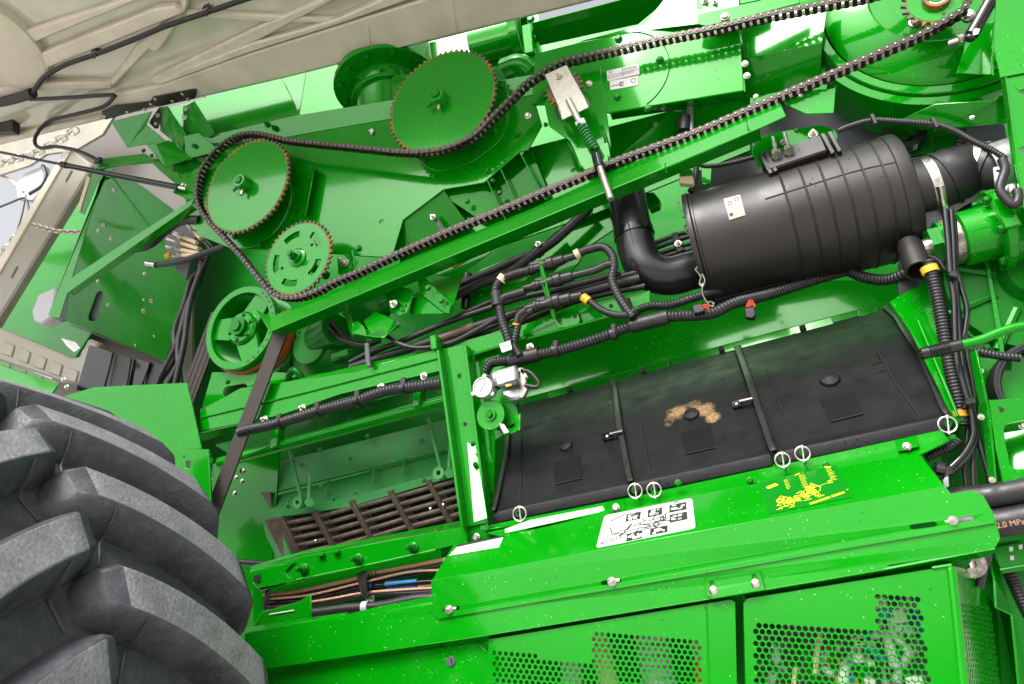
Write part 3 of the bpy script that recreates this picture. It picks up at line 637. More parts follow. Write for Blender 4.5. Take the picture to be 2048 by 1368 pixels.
# ================================================================ left-hand gussets and back panels above the ledge
g = G().sheet([Q(330, 218, .24), Q(560, 152, .24), Q(600, 228, .21), Q(345, 292, .21)], .01)
thing('upper_gutter_panel', 'dark glossy green panel with pale reflected band under tan door edge', 'panel', g, paint, .002)
bg1 = thing('upper_back_panel', 'bright green back panel under the tan door around the flange', 'panel', flat([(556, 170), (612, 146), (960, 56), (1076, 26), (1090, 180), (830, 220), (590, 250)], .5, .01), paint)
part(bg1, 'pale_fold', G().sheet([Q(562, 158, .28), Q(612, 144, .30), Q(598, 230, .20)], .006), paint, .001)
part(bg1, 'white_lip', G().sheet(pp([(694, 124), (830, 92), (990, 52), (990, 100), (860, 128), (700, 140)], facing(850, 110, .40)), .006), paint, .001)
gl = [([(221, 243, .06), (254, 295, .10), (333, 283, .10), (292, 249, .06), (304, 222, .02)], 'leftmost green gusset plate under the black hinge bar'),
      ([(318, 214, .10), (334, 212, .02), (371, 268, .08), (365, 300, .10), (320, 262, .12)], 'middle green gusset fin beside the hinge arm bolts'),
      ([(366, 214, .12), (388, 202, .02), (428, 264, .08), (420, 276, .10), (366, 268, .12)], 'right green gusset fin with two bolts beside the dark panel')]
for pts, lb in gl:
    fo = thing('gusset_plate', lb, 'gusset', G().sheet([q(p) for p in pts], .006), paint, .002, group='gussets under the door hinge')
    if 'right' in lb: bolts(fo, [(372, 217), (370, 235)], 6, .07, 'hex', steel)
lb_ = thing('ledge_beam', 'green folded ledge with bolted lap joint left of the chain', 'ledge', G().sheet([Q(292, 290, .04), Q(332, 281, .03), Q(385, 352 - 34, .07), Q(330, 332, .07)], .006), paint, .002)
part(lb_, 'bright_corner', G().sheet(pp([(312, 288), (338, 280), (386, 316), (330, 330)], facing(345, 305, .035)), .003), paint, .001)
part(lb_, 'lap_plate', G().sheet([Q(368, 272, .04), Q(398, 266, .03), Q(440, 306 - 4, .07), Q(372, 318, .07)], .006), paint, .001)
bolts(lb_, [(328, 293), (388, 292), (288, 302), (304, 312)], 5, .045, 'hex', cast)

# ================================================================ vertical pipe with bolted flange
c = Q(776, 176, .30); ro = mp(106, c)
fl = thing('pipe_flange', 'round bolted pipe flange seen from below beside the upper sprocket', 'flange', G().lathe(c, Z_, [(0, ro * .55), (0, ro), (.02, ro), (.02, ro * .55)], 48), paint, .002)
part(fl, 'pipe', G().lathe(c + Z_ * .03, -Z_, [(0, ro * .62), (.06, ro * .62), (.07, ro * .60), (.50, ro * .60)], 40), paint)
part(fl, 'lower_ring', G().lathe(c - Z_ * .075, -Z_, [(0, ro * .60), (0, ro * .70), (.02, ro * .70), (.02, ro * .60)], 40), paint, .002)
part(fl, 'upper_pipe', G().lathe(c + Z_ * .02, Z_, [(0, ro * .9), (.4, ro * .9)], 40), paint)
for k in range(12):
    a = R(30 * k + 8); bolt(fl, None, .016, nrm=-Z_, m=cast, world=c + (X_ * math.cos(a) + Y_ * math.sin(a)) * ro * .86 - Z_ * .001)
for k in range(8):
    a = R(45 * k + 20); bolt(fl, None, .012, nrm=V((math.cos(a), math.sin(a), 0)), m=cast, world=c + (X_ * math.cos(a) + Y_ * math.sin(a)) * ro * .62 - Z_ * .045)
# hydraulic motor / pipe to the right of it
c = Q(1000, 84, .45)
mp1 = thing('cross_pipe', 'short green flanged pipe behind the upper sprocket at tan door edge', 'pipe', G().lathe(Q(950, 92, .45), Q(1046, 66, .45) - Q(950, 92, .45), [(0, .10), (.30, .10)], 32), paint)
part(mp1, 'pipe_flange', G().lathe(Q(1034, 68, .45), Q(1046, 66, .45) - Q(950, 92, .45), [(0, .09), (0, .15), (.05, .15), (.05, .09)], 28), paint, .003)
bolts(mp1, [(1062, 40), (1070, 80)], 9, .36, 'hex', cast)
e = thing('pipe_elbow', 'pale round green elbow joint between sprocket and gearbox plate', 'elbow', G().tube([Q(1010, 140, .3), Q(1040, 132, .28), Q(1062, 150, .3)], .055, 16), paint, smooth=60)
# ================================================================ upper right: channel, gearbox plate, tube and drum
ch = thing('upper_channel', 'green channel beam with bright upper lip above the gearbox plate', 'channel', G().sheet([Q(1066, 62, .30), Q(1340, -6, .30), Q(1330, 4, .42), Q(1276, 48, .42), Q(1080, 92, .42)], .006), paint, .002)
part(ch, 'upper_lip', G().sheet([Q(1064, 46, .26), Q(1340, -26, .26), Q(1340, -6, .30), Q(1066, 62, .30)], .006), paint, .001)
part(ch, 'end_ring', G().sheet([Q(1042, 50, .28), Q(1062, 44, .28), Q(1068, 104, .30), Q(1048, 108, .30)], .04), paint, .006)
GPY = .07
gp = thing('gearbox_plate', 'wide green cover plate with white data stickers above the beam', 'cover plate', flat([(1070, 107), (1160, 84), (1310, 58), (1478, 38), (1488, 182), (1340, 206), (1220, 226), (1150, 206), (1064, 210)], GPY, .01), paint, .002)
part(gp, 'white_ledge', G().sheet(pp([(1160, 82), (1290, 48), (1330, -4), (1478, -40), (1478, 38), (1320, 57)], facing(1400, 30, GPY - .03)), .006), paint, .001)
part(gp, 'lower_fold', G().sheet([Q(1220, 226, GPY), Q(1488, 182, GPY), Q(1490, 200, GPY + .10), Q(1224, 240, GPY + .10)], .005), paint, .001)
bolts(gp, [(1237, 78), (1320, 120), (1235, 194), (1296, 217)], 8, GPY - .002, 'hex', cast)
c0 = Q(1240, 148, GPY - .002); rr = mp(98, c0)
part(gp, 'round_seam', G().tube([c0 + (X_ * math.cos(R(a)) + Z_ * math.sin(R(a))) * rr for a in range(-70, 75, 8)], .0016, 6), cast)
# the two data stickers
def sticker(par, name, pts, s, m, eps=.0015):
    return part(par, name, flat(pts, s - eps - .0012, .0012), m)
st1 = sticker(gp, 'data_sticker', [(1213, 142), (1278, 127), (1279, 148), (1215, 162)], GPY, white)
st2 = sticker(gp, 'data_sticker', [(1219, 162), (1277, 151), (1276, 170), (1221, 180)], GPY, white)
def on(p0, pu, pv, s):
    """a small 2-D frame on plane s: origin pixel, pixel along u, pixel along v"""
    o = q(p0, s); u = q(pu, s) - o; v = q(pv, s) - o; return o, u, v
def line2(par, o, u, v, pts, w, m, nm='print_line', eps=.003):
    g = G(); P = [o + u * a + v * b - Y_ * eps for a, b in pts]
    for i in range(len(P) - 1):
        d = (P[i + 1] - P[i]); 
        if d.length < 1e-6: continue
        n = d.normalized().cross(Y_) * w; e = d.normalized() * w * .5; g.add([P[i] - n - e, P[i + 1] - n + e, P[i + 1] + n + e, P[i] + n - e], [(0, 1, 2, 3)])
    return part(par, nm, g, m)
def rect2(par, o, u, v, a0, b0, a1, b1, m, nm='print_block', eps=.003):
    g = G().add([o + u * a + v * b - Y_ * eps for a, b in ((a0, b0), (a1, b0), (a1, b1), (a0, b1))], [(0, 1, 2, 3)]); return part(par, nm, g, m)
o, u, v = on((1215, 162), (1279, 148), (1213, 142), GPY - .0027)
line2(st1, o, u, v, [(.5, .05), (.5, .95)], .0009, dprint, eps=.001); line2(st1, o, u, v, [(.5, .5), (.98, .5)], .0007, dprint, eps=.001)
line2(st1, o, u, v, [(.06, .2), (.04, .4), (.12, .5), (.3, .42), (.46, .5), (.48, .3), (.3, .25), (.12, .2), (.06, .2)], .0008, dprint, eps=.001)
text(st1, 'print_text', '06', o + u * .06 + v * .68 - Y_ * .001, u.normalized(), v.normalized(), .016, dprint)
for b in (.84, .74, .4, .3): line2(st1, o, u, v, [(.54, b), (.94 - .1 * (b < .5), b)], .0012, gprint, eps=.001)
o, u, v = on((1221, 180), (1276, 170), (1219, 162), GPY - .0027)
line2(st2, o, u, v, [(.04, .3), (.2, .4), (.34, .3), (.36, .45), (.05, .4)], .0009, dprint, eps=.001); line2(st2, o, u, v, [(.5, .1), (.5, .7)], .0007, dprint, eps=.001)
rect2(st2, o, u, v, .36, .15, .47, .65, dprint, eps=.001); text(st2, 'print_text', '8', o + u * .385 + v * .22 - Y_ * .0016, u.normalized(), v.normalized(), .018, white)
P0 = o + u * .86 + v * .55; part(st2, 'print_ring', G().tube([P0 + (u.normalized() * math.cos(a) + v.normalized() * math.sin(a)) * .010 - Y_ * .001 for a in [k * .6283 for k in range(10)]], .0011, 4, closed=True, step=.004), cast)
# bracket with studs at the top edge
tb = thing('stud_bracket', 'green bracket with two bright studs at the top edge above the chain', 'bracket', flat([(1396, 28), (1420, 22), (1600, -16), (1600, 6), (1500, 32), (1412, 52), (1394, 48)], .0, .006), paint, .002)
part(tb, 'upright', flat([(1392, -30), (1520, -50), (1520, 0), (1412, 22), (1394, 16)], .04, .006), paint, .002)
bolts(tb, [(1450, 34)], 9, -.002, 'hex', steel); bolts(tb, [(1430, 8), (1410, 2)], 8, .038, 'nut', steel)
# tube along X
A, B_ = Q(1482, 118, .16), Q(1650, 84, .16); axx = V((1, 0, .0)); rt = mp(96, A)
A = Q(1484, 112, .36); B_ = A + X_ * (Q(1656, 90, .36) - Q(1484, 112, .36)).x
tu = thing('auger_tube', 'fat green auger tube with broad white reflection left of the drum', 'tube', G().lathe(A, X_, [(0, rt - .01), (0, rt), ((B_ - A).x, rt)], 48), paint)
FP2 = facing(1560, 80, .10)
part(tu, 'upper_facet', G().sheet(pp([(1482, 44), (1560, 24), (1656, 2), (1644, 86), (1486, 118)], FP2), .006), paint, .001)
part(tu, 'lower_facet', G().sheet([*pp([(1486, 118), (1644, 86)], FP2), Q(1640, 166, .20), Q(1492, 198, .20)], .006), paint, .001)
part(tu, 'end_flange', G().lathe(A - X_ * .004, X_, [(0, rt * .8), (0, rt + .006), (.006, rt + .006), (.006, rt * .8)], 48), paint)
bolts(tu, [(1490, 128), (1494, 152)], 7, .02, 'hex', steel)
bolts(tu, [(1512, 193)], 5, .06, 'hex', steel)
tb2 = thing('tube_bracket', 'green bent bracket plate under the auger tube left of the drum rim', 'bracket', flat([(1558, 184), (1668, 176), (1672, 168), (1668, 226), (1612, 228), (1572, 210)], .02, .006), paint, .002)
bolts(tb2, [(1577, 192), (1602, 191)], 4, .018, 'hex', steel)
# drum: dished cover on a vertical disc with the drive sprocket in front
DYp = .16; oc = Q(1880, -14, DYp); rd = mp(212, oc)
dr = thing('drum_cover', 'large round glossy green drum cover at the top right corner', 'drum', G().lathe(oc, -Y_, [(-.02, rd), (0, rd), (.006, rd - .006), (.02, rd * .93), (.045, rd * .66), (.048, rd * .63), (.042, rd * .61), (.042, rd * .2), (.042, 0)], 96), paint, smooth=30)
part(dr, 'inner_disc', G().lathe(oc - Y_ * .043, -Y_, [(0, 0), (0, rd * .32), (.012, rd * .30), (.012, 0)], 48), paint)
for a in (R(222), R(278), R(330), R(150)):
    p = oc - Y_ * .043 + (X_ * math.cos(a) + Z_ * math.sin(a)) * rd * .44; bolt(dr, None, .022, world=p)
hs_ = thing('drum_housing', 'curved green housing strap round the underside of the drum', 'housing', G().lathe(oc, -Y_, [(-.10, rd * 1.025), (.01, rd * 1.025), (.01, rd * 1.10), (-.006, rd * 1.12), (-.10, rd * 1.12)], 64, R(165), R(285), ref=X_ * 1.0), paint, .002)
g = G().lathe(oc, -Y_, [(-.02, rd * 1.0), (-.04, rd * 1.04)], 64, R(150), R(340), ref=X_); part(hs_, 'dark_gap_seal', g, rubber)
part(hs_, 'outer_band', G().lathe(oc, -Y_, [(-.20, rd * 1.125), (.0, rd * 1.125), (.0, rd * 1.20), (-.01, rd * 1.21), (-.20, rd * 1.21)], 64, R(200), R(285), ref=X_), paint)
lw = thing('drum_shelf', 'green bent shelf plate running right under the drum', 'shelf', G().sheet([Q(1870, 208, .06), Q(1990, 200, .06), Q(1998, 190, .06), Q(2020, 188, .06), Q(2030, 246, .10), Q(1880, 258, .12), Q(1790, 244, .12)], .006), paint, .002)
bolt(lw, (1945, 235), 5, .08)
# drive sprocket
od = Q(1872, 2, CY); rr = mp(62, od); prof = []
for k in range(22):
    for f_, r in ((-.3, rr * .86), (-.12, rr), (.12, rr), (.3, rr * .86)): an = 2 * math.pi * (k + f_) / 22; prof.append(od + (X_ * math.cos(an) + Z_ * math.sin(an)) * r - Y_ * .006)
ds = thing('drive_sprocket', 'small drive sprocket with rusty teeth in front of the drum', 'sprocket', G().prism(prof, Y_ * .012), rustm, .0015, group='chain sprockets')
part(ds, 'disc', G().lathe(od, -Y_, [(.0, 0), (.0, rr * .82), (.0075, rr * .82), (.0075, 0)], 40), paint)
part(ds, 'bore_ring', G().lathe(od - Y_ * .007, -Y_, [(0, rr * .42), (.018, rr * .40), (.018, rr * .30), (0, rr * .30)], 32), rustm)
part(ds, 'snap_ring', G().lathe(od - Y_ * .012, -Y_, [(0, rr * .31), (.010, rr * .31), (.010, rr * .25), (0, rr * .25)], 28, R(20), R(350)), steel)
part(ds, 'shaft', G().cyl(od + Y_ * .08, od - Y_ * .014, rr * .26, 24), cast)
part(ds, 'key', G().box(od - Y_ * .016 + X_ * rr * .2 + Z_ * rr * .12, X_ * .008, Y_ * .004, Z_ * .012), blackp)
part(ds, 'small_hole', G().cyl(od - Y_ * .0074 - Z_ * rr * .62, od - Y_ * .0084 - Z_ * rr * .62, rr * .06, 12), blackp)
# gas strut top right
A, B_ = Q(2010, -50, -.06), Q(1942, 72, -.04); g2 = thing('gas_strut', 'black gas strut with small sticker at the top right corner', 'gas strut', G().cyl(A, B_, mp(13, A), 16, ch=.004), gloss)
part(g2, 'end_cap', G().cyl(B_, B_ + (B_ - A) * .07, mp(10, A), 14, ch=.004), blackp); part(g2, 'ball_joint', G().cyl(Q(1900, 88, .0), Q(1924, 80, -.02), .012, 12), steel); part(g2, 'ball_nut', G().hexa(Q(1916, 82, -.02), Q(1926, 78, -.02), .018), steel)
part(g2, 'sticker', flat([(1946, 60), (1952, 56), (1960, 58), (1956, 68), (1946, 70)], -.085, .002), white)
sb = thing('strut_corner', 'green corner bracket holding the gas strut beside the right post', 'bracket', flat([(1930, 66), (1978, 44), (1986, 54), (1984, 150), (1912, 146), (1928, 100)], .04, .006), paint, .002)
part(sb, 'fold', G().sheet([Q(1984, 58, .04), Q(1988, 40, -.04), Q(1984, 150, -.02), Q(1980, 150, .04)], .005), paint)
# right post panel
RP = -.06
rp = thing('right_door_post', 'tall bright green sheet metal post at the right edge', 'post', G().prism(pp([(1990, -60), (2200, -100), (2200, 620), (2048, 418), (2030, 330), (2006, 150), (1984, 92), (1990, 40)], RP), Y_ * .006, [slot(Q(2045, 183, RP), Q(2052, 181, RP), .006), slot(Q(2043, 300, RP), Q(2050, 297, RP), .006)]), paint, .002)
part(rp, 'fold_edge', G().sheet([Q(1982, 92, RP + .03), Q(1988, 92, RP - .004), Q(2010, 150, RP - .004), Q(2034, 330, RP - .004), Q(2048, 418, RP - .004), Q(2040, 412, RP + .03), Q(2024, 330, RP + .03), Q(2001, 150, RP + .03)], .004), paint)
part(rp, 'panel_seam', G().sheet([Q(2000, 155, RP - .006), Q(2210, 116, RP - .006), Q(2210, -140, RP - .006), Q(1994, -60, RP - .006), Q(1988, 92, RP - .006)], .003), paint, .001)

# ================================================================ black air cleaner lying along the machine
ay = .22
axp = V((1, 0, 0)); a0 = Q(1400, 492, ay); x1 = Q(1832, 384, ay).x; Lc = x1 - a0.x
# the axis drops slightly to the right so that both ends sit where the photo has them
e0, e1 = Q(1398, 502, ay), Q(1812, 392, ay); ad = (e1 - e0); Lc = ad.length; ad.normalize(); rc = mp(120, (e0 + e1) / 2) * .985
prof = [(0, 0), (0, rc * .97), (.004, rc * 1.0), (.012, rc * 1.03), (.018, rc * 1.03), (.020, rc), (Lc * .45, rc * 1.01)]
for fr in (.46, .55, .635, .72, .80, .88): prof += [(Lc * fr - .006, rc * 1.012), (Lc * fr - .003, rc * 1.024), (Lc * fr, rc * 1.03), (Lc * fr + .002, rc * 1.012)]
prof += [(Lc * .93, rc * 1.012), (Lc * .935, rc * 1.03), (Lc - .02, rc * 1.03), (Lc - .006, rc * 1.01), (Lc, rc * .96), (Lc + .002, rc * .5), (Lc + .002, 0)]
ac = thing('air_cleaner', 'large ribbed black air cleaner canister with cream data label', 'air cleaner', G().lathe(e0, ad, prof, 72), filterp, smooth=35)
part(ac, 'lid_rim', G().lathe(e0 - ad * .012, ad, [(0, rc * .9), (0, rc * 1.03), (.008, rc * 1.045), (.018, rc * 1.045), (.020, rc * 1.0)], 72), blackp)
u0, w0, _ = frame(ad)
def around(px, py, k=1.0):
    """point on the canister (radius k*rc) that pixel (px,py) shows"""
    d = ray(px, py).normalized(); oo = CAM - e0; d2 = d - ad * d.dot(ad); o2 = oo - ad * oo.dot(ad)
    a, b, c_ = d2.dot(d2), 2 * d2.dot(o2), o2.dot(o2) - (rc * k) ** 2; disc = b * b - 4 * a * c_
    t = (-b - math.sqrt(max(0, disc))) / (2 * a); return CAM + d * t
part(ac, 'mould_seam', G().tube([around(x, y, 1.014) for x, y in ((1530, 398), (1620, 370), (1720, 340), (1846, 314))], .0022, 6), filterp)
part(ac, 'lower_seam', G().tube([around(x, y, 1.012) for x, y in ((1430, 600), (1500, 582), (1570, 564))], .0022, 6), filterp)
# curved data label
def patch(pts4, k, m, nm, n=6, par=None):
    g = G(); vs = []
    (ax0, ay0), (bx, by), (cx, cy), (dx, dy) = pts4
    for j in range(n + 1):
        for i in range(n + 1):
            s_, t_ = i / n, j / n; x = (ax0 * (1 - s_) + bx * s_) * (1 - t_) + (dx * (1 - s_) + cx * s_) * t_; y = (ay0 * (1 - s_) + by * s_) * (1 - t_) + (dy * (1 - s_) + cy * s_) * t_
            vs.append(around(x, y, k))
    g.add(vs, [(j * (n + 1) + i, j * (n + 1) + i + 1, (j + 1) * (n + 1) + i + 1, (j + 1) * (n + 1) + i) for j in range(n) for i in range(n)]); return part(par or ac, nm, g, m)
lab = patch([(1447, 398), (1480, 389), (1491, 430), (1459, 440)], 1.018, creaml, 'data_label')
patch([(1458, 427), (1465, 425), (1467, 431), (1460, 433)], 1.022, dprint, 'print_block', 2, lab)
for (x, y, w_, h_) in ((1454, 403, 1.2, 18), (1476, 396, 1.2, 14), (1478, 410, 1.2, 14), (1482, 410, 1, 14), (1468, 417, 1, 18)):
    patch([(x, y), (x + w_, y - .3), (x + w_ + h_ * .27, y + h_ - .3), (x + h_ * .27, y + h_)], 1.022, gprint, 'print_line', 2, lab)
for (x, y) in ((1473, 398), (1460, 406)):
    part(lab, 'print_ring', G().tube([around(x + 4 * math.cos(a), y + 4 * math.sin(a), 1.022) for a in [k * .8976 for k in range(7)]], .0011, 4, closed=True, step=.004), dprint)
part(ac, 'small_mark', G().tube([around(1514, 487, 1.02), around(1516, 490, 1.02)], .0018, 6), dprint)
# wire clips round the lid
for pts in ([(1362, 396), (1356, 406), (1360, 416), (1372, 428), (1366, 436)], [(1368, 434), (1376, 428), (1384, 426), (1386, 440), (1380, 446), (1370, 452), (1372, 464), (1378, 468)], [(1394, 534), (1390, 538), (1398, 548), (1402, 556), (1398, 566), (1404, 574)], [(1398, 570), (1406, 568), (1404, 584), (1412, 602), (1424, 614), (1428, 604), (1416, 604)], [(1392, 446), (1384, 452), (1376, 462)], [(1404, 548), (1410, 560), (1406, 572)]):
    part(ac, 'wire_clip', G().tube([Q(x, y, .02) for x, y in pts], .0032, 6), steel, smooth=60)
# dust outlet
oA, oB = Q(1822, 500, .10), Q(1838, 542, .05); r_ = mp(24, oA)
part(ac, 'dust_outlet', G().lathe(oA, oB - oA, [(-.03, r_ * .9), (0, r_ * .96), ((oB - oA).length * .3, r_), ((oB - oA).length, r_), ((oB - oA).length, r_ * .84), (.0, r_ * .82)], 28), filterp)
# saddle and mounting bracket
mb = thing('filter_bracket', 'green mounting bracket with three bolts on top of the air cleaner', 'bracket', flat([(1510, 322), (1504, 300), (1522, 274), (1552, 264), (1640, 250), (1668, 258), (1676, 270), (1672, 288), (1640, 300), (1530, 330), (1516, 334)], .09, .006), paint, .002)
sd_ = thing('filter_saddle', 'black saddle block clamped between bracket and air cleaner', 'saddle', G().sheet([Q(1518, 308, .05), Q(1642, 268, .05), Q(1656, 300, .03), Q(1536, 340, .03)], .08), filterp, .006)
for x0, y0 in ((1516, 308), (1526, 304), (1640, 268), (1654, 264)): part(sd_, 'saddle_rib', G().sheet([Q(x0, y0, .045), Q(x0 + 9, y0 - 3, .045), Q(x0 + 30, y0 + 36, .03), Q(x0 + 22, y0 + 40, .03)], .03), filterp, .002)
for (x, y, x2, y2) in ((1546, 276, 1552, 308), (1569, 268, 1577, 300)):
    A, B_ = Q(x, y, .08), Q(x2, y2, .03); b0 = part(mb, 'long_bolt', G().cyl(A, B_, .008, 10), steel); part(b0, 'bolt_head', G().hexa(B_ - (B_ - A) * .12, B_ + (B_ - A) * .1, .017), steel)
bolt(mb, (1626, 268), 9, .085, 'nut', steel); bolt(mb, (1594, 260), 5, .088, 'button', cast); bolt(mb, (1566, 285), 6, .085, 'nut', steel)
# elbow on the right with hose clamps
HP = [e1 + ad * .0, Q(1866, 378, .22), Q(1910, 358, .22), Q(1950, 342, .22), Q(1990, 344, .20), Q(2030, 352, .2)]
P = spline(HP, .01); rH = mp(64, P[len(P) // 2])
eb = thing('intake_elbow', 'black rubber intake elbow with two steel clamps right of the air cleaner', 'hose', G().tube(P, lambda t: rH * (1.04 if t < .45 else 1.04 - .20 * min(1, (t - .45) / .25)), 28), gloss if False else rubber, smooth=60)
for t, nm in ((.22, 'hose_clamp'), (.70, 'hose_clamp')):
    i = int(t * (len(P) - 1)); d = (P[i + 1] - P[i - 1]).normalized(); rr = rH * (1.06 if t < .5 else .86)
    hc = part(eb, nm, G().lathe(P[i] - d * .014, d, [(0, rr * .98), (0, rr * 1.02), (.028, rr * 1.02), (.028, rr * .98)], 32), steel)
    w = (-Y_ * .8 - Z_ * .6).normalized(); w = (w - d * w.dot(d)).normalized(); c0 = P[i] + w * rr * 1.06; t2 = d.cross(w)
    part(hc, 'clamp_screw', G().cyl(c0 - t2 * .03, c0 + t2 * .035, .011, 12), steel); part(hc, 'screw_head', G().hexa(c0 + t2 * .035, c0 + t2 * .048, .013), steel)
for t in (.05, .34, .60, .80):
    i = int(t * (len(P) - 1)); d = (P[min(i + 1, len(P) - 1)] - P[i - 1]).normalized(); rr = rH * (1.06 if t < .5 else .87); part(eb, 'rubber_bead', G().lathe(P[i] - d * .006, d, [(0, rr * .9), (.001, rr * 1.03), (.011, rr * 1.03), (.012, rr * .9)], 28), rubber)
al = thing('alloy_connector', 'silver alloy pipe end with round bolt beside the right post', 'connector', G().lathe(Q(1976, 348, .17), X_, [(0, rH * .8), (.0, rH * .86), (.16, rH * .86), (.16, 0)], 28), alu)
part(al, 'mount_ear', flat([(1986, 334), (2008, 330), (2012, 364), (1990, 372)], .0, .008), alu, .002); part(al, 'ear_hole', G().cyl(Q(1996, 343, -.001), Q(1996, 343, .004), .006, 12), blackp)
bolt(al, (2024, 378), 12, -.02, 'button', steel)
hose('sensor_cable', 'black taped cable looping over the silver alloy connector', [(2004, 318), (2010, 340), (2000, 372), (2004, 388), (2026, 410), (2036, 398), (2034, 380)], 9, rubber, -.06)
# cable running over the filter
ocb = hose('sensor_cable', 'thin corrugated cable running under the drum shelf to the right post', [(1676, 262), (1700, 252), (1744, 241), (1800, 243), (1870, 249), (1910, 262), (1950, 284), (1984, 300), (2012, 318)], 6, rubber, .02, rib=(.16, .9))
for x, y in ((1747, 241), (1869, 248)): part(ocb, 'cable_tie', G().box(Q(x, y, .015), X_ * .006, Y_ * .012, Z_ * .02), blackp, .002)
# dark machinery behind the canister
g = thing('grey_cover', 'dark grey flat cover behind the intake elbow under the shelf', 'cover', flat([(1930, 252), (2010, 246), (2026, 330), (1935, 320)], .30, .02), dgrey, .004)
g = thing('rear_round_port', 'dark round port behind the top right end of the canister', 'port', G().lathe(Q(1808, 270, .34), -Y_, [(0, .02), (.0, .075), (.03, .07), (.03, .045), (.0, .04)], 28), gloss)
part(g, 'mount_plate', flat([(1770, 252), (1862, 256), (1866, 306), (1792, 312)], .36, .01), cast, .002)
g = thing('rear_coil', 'black corrugated hose upright beside the dark grey cover', 'hose', G().tube([Q(1928, 262, .32), Q(1920, 290, .32), Q(1912, 312, .32)], .02, 12, (.004, .014)), rubber, smooth=60)
thing('rear_upright', 'green upright strip behind the canister right end', 'upright', flat([(1868, 262), (1908, 258), (1912, 316), (1862, 318)], .38, .01), paint)
satin = mat('satin_black_pipe', (.012, .012, .013), .26)
# ---------------------------------------------------------------- black elbow pipe left of the canister
EP = [Q(1250, 372, .16), Q(1258, 420, .16), Q(1268, 470, .16), Q(1276, 506, .16), Q(1294, 538, .16), Q(1334, 552, .18), Q(1380, 542, .20), Q(1430, 528, .22)]
re_ = mp(38, EP[2])
ep = thing('elbow_pipe', 'smooth black elbow pipe bending into the left end of the canister', 'pipe', G().tube(EP, re_, 32, step=.01), satin, smooth=60)
d = (EP[3] - EP[2]).normalized(); part(ep, 'pipe_collar', G().lathe(EP[2] - d * .02, d, [(0, re_), (.002, re_ * 1.06), (.03, re_ * 1.07), (.034, re_ * 1.0)], 32), gloss)
d = (EP[1] - EP[0]).normalized(); part(ep, 'pipe_mouth', G().lathe(EP[0] - d * .004, d, [(0, re_ * .9), (0, re_ * 1.02), (.02, re_ * 1.02)], 32), gloss)
# plug, connectors and lines in the dark gap between beam and canister
pl = thing('wire_plug', 'cream and green plug with orange wires hanging under the beam', 'plug', flat([(1358, 352), (1385, 350), (1388, 362), (1386, 368), (1358, 366)], .08, .03), cream, .003)
part(pl, 'green_top', flat([(1361, 340), (1384, 338), (1386, 350), (1358, 352)], .075, .03), cast, .003)
for k in range(3): part(pl, 'orange_wire', G().tube([Q(1368 + 5 * k, 341, .08), Q(1370 + 4 * k, 334, .09), Q(1376 + 4 * k, 328, .1)], .0025, 6), orange)
hose('sensor_cable', 'thin corrugated cable in the gap under the beam left of the bracket', [(1396, 326), (1410, 332), (1440, 330), (1480, 322), (1508, 314)], 5, rubber, .14, rib=(.16, 1.0))
hose('sensor_cable', 'short dark cable hanging behind the cream plug', [(1392, 330), (1392, 350), (1386, 372), (1380, 384)], 6, rubber, .14)
thing('gap_bracket', 'green clip bracket hanging in the gap beside the cream plug', 'bracket', flat([(1402, 330), (1424, 326), (1422, 368), (1404, 370)], .2, .006), paint, .002)
thing('gap_plate', 'pale green plate end visible in the gap above the canister', 'plate', flat([(1450, 292), (1508, 278), (1512, 308), (1452, 314)], .3, .01), paint, .002)
thing('elbow_bracket', 'green bent bracket with bolt to the right of the black elbow pipe', 'bracket', flat([(1290, 384), (1308, 384), (1320, 400), (1318, 412), (1300, 420), (1288, 404)], .32, .04), paint, .003)
hc = thing('bundle_clamp', 'black clamp holding hose bundle between elbow pipe and canister', 'clamp', flat([(1342, 466), (1354, 462), (1368, 500), (1354, 506)], .24, .03), blackp, .003)
bolt(hc, (1356, 487), 7, .235, 'nut', steel)
for i, (a, b, c) in enumerate((((1300, 490), (1346, 472), (1400, 456)), ((1302, 500), (1350, 482), (1400, 466)), ((1306, 512), (1356, 494), (1400, 482)), ((1310, 518), (1360, 504), (1400, 494)))):
    hose('hydraulic_hose', ('topmost hose in the clamped bundle left of the canister', 'second hose from the top in the clamped bundle', 'third hose from the top in the clamped bundle', 'lowest hose in the clamped bundle left of the canister')[i], [a, b, c], 5, hosem, .27, group='hoses clamped left of the canister')
# tensioner-side grey hose with bright clamps
gh = hose('drain_hose', 'dark grey hose with bright clamps behind the lower chain run', [(1270, 300), (1300, 272), (1322, 258), (1360, 246), (1380, 240)], 10, dgrey, .24)
band(gh, 'hose_clamp', (1326, 257), (1334, 253), 12, steel, .24); band(gh, 'black_clamp', (1308, 268), (1316, 262), 13, rubber, .24); bolt(gh, (1312, 251), 6, .22, 'nut', steel)
g = thing('link_rod', 'small silver rod with dark joint behind the lower chain run', 'rod', G().cyl(Q(1380, 212, .16), Q(1382, 262, .16), .012, 12), alu); part(g, 'rod_joint', G().cyl(Q(1370, 234, .15), Q(1368, 262, .15), .024, 14), rubber)
thing('body_sheet', 'large dark green panel behind the tensioner and lower chain run', 'panel', G().sheet([Q(1040, 300, .24), Q(1500, 180, .24), Q(1500, 300, .24), Q(1180, 430, .24), Q(800, 560, .24), Q(800, 440, .24)], .01), paint)
ip = thing('slanted_plate', 'green slanted plate behind the lower chain run right of the spring', 'plate', G().sheet([Q(1226, 325, .16), Q(1346, 222, .16), Q(1382, 222, .22), Q(1390, 240, .22), Q(1260, 330, .22)], .006), paint, .001)
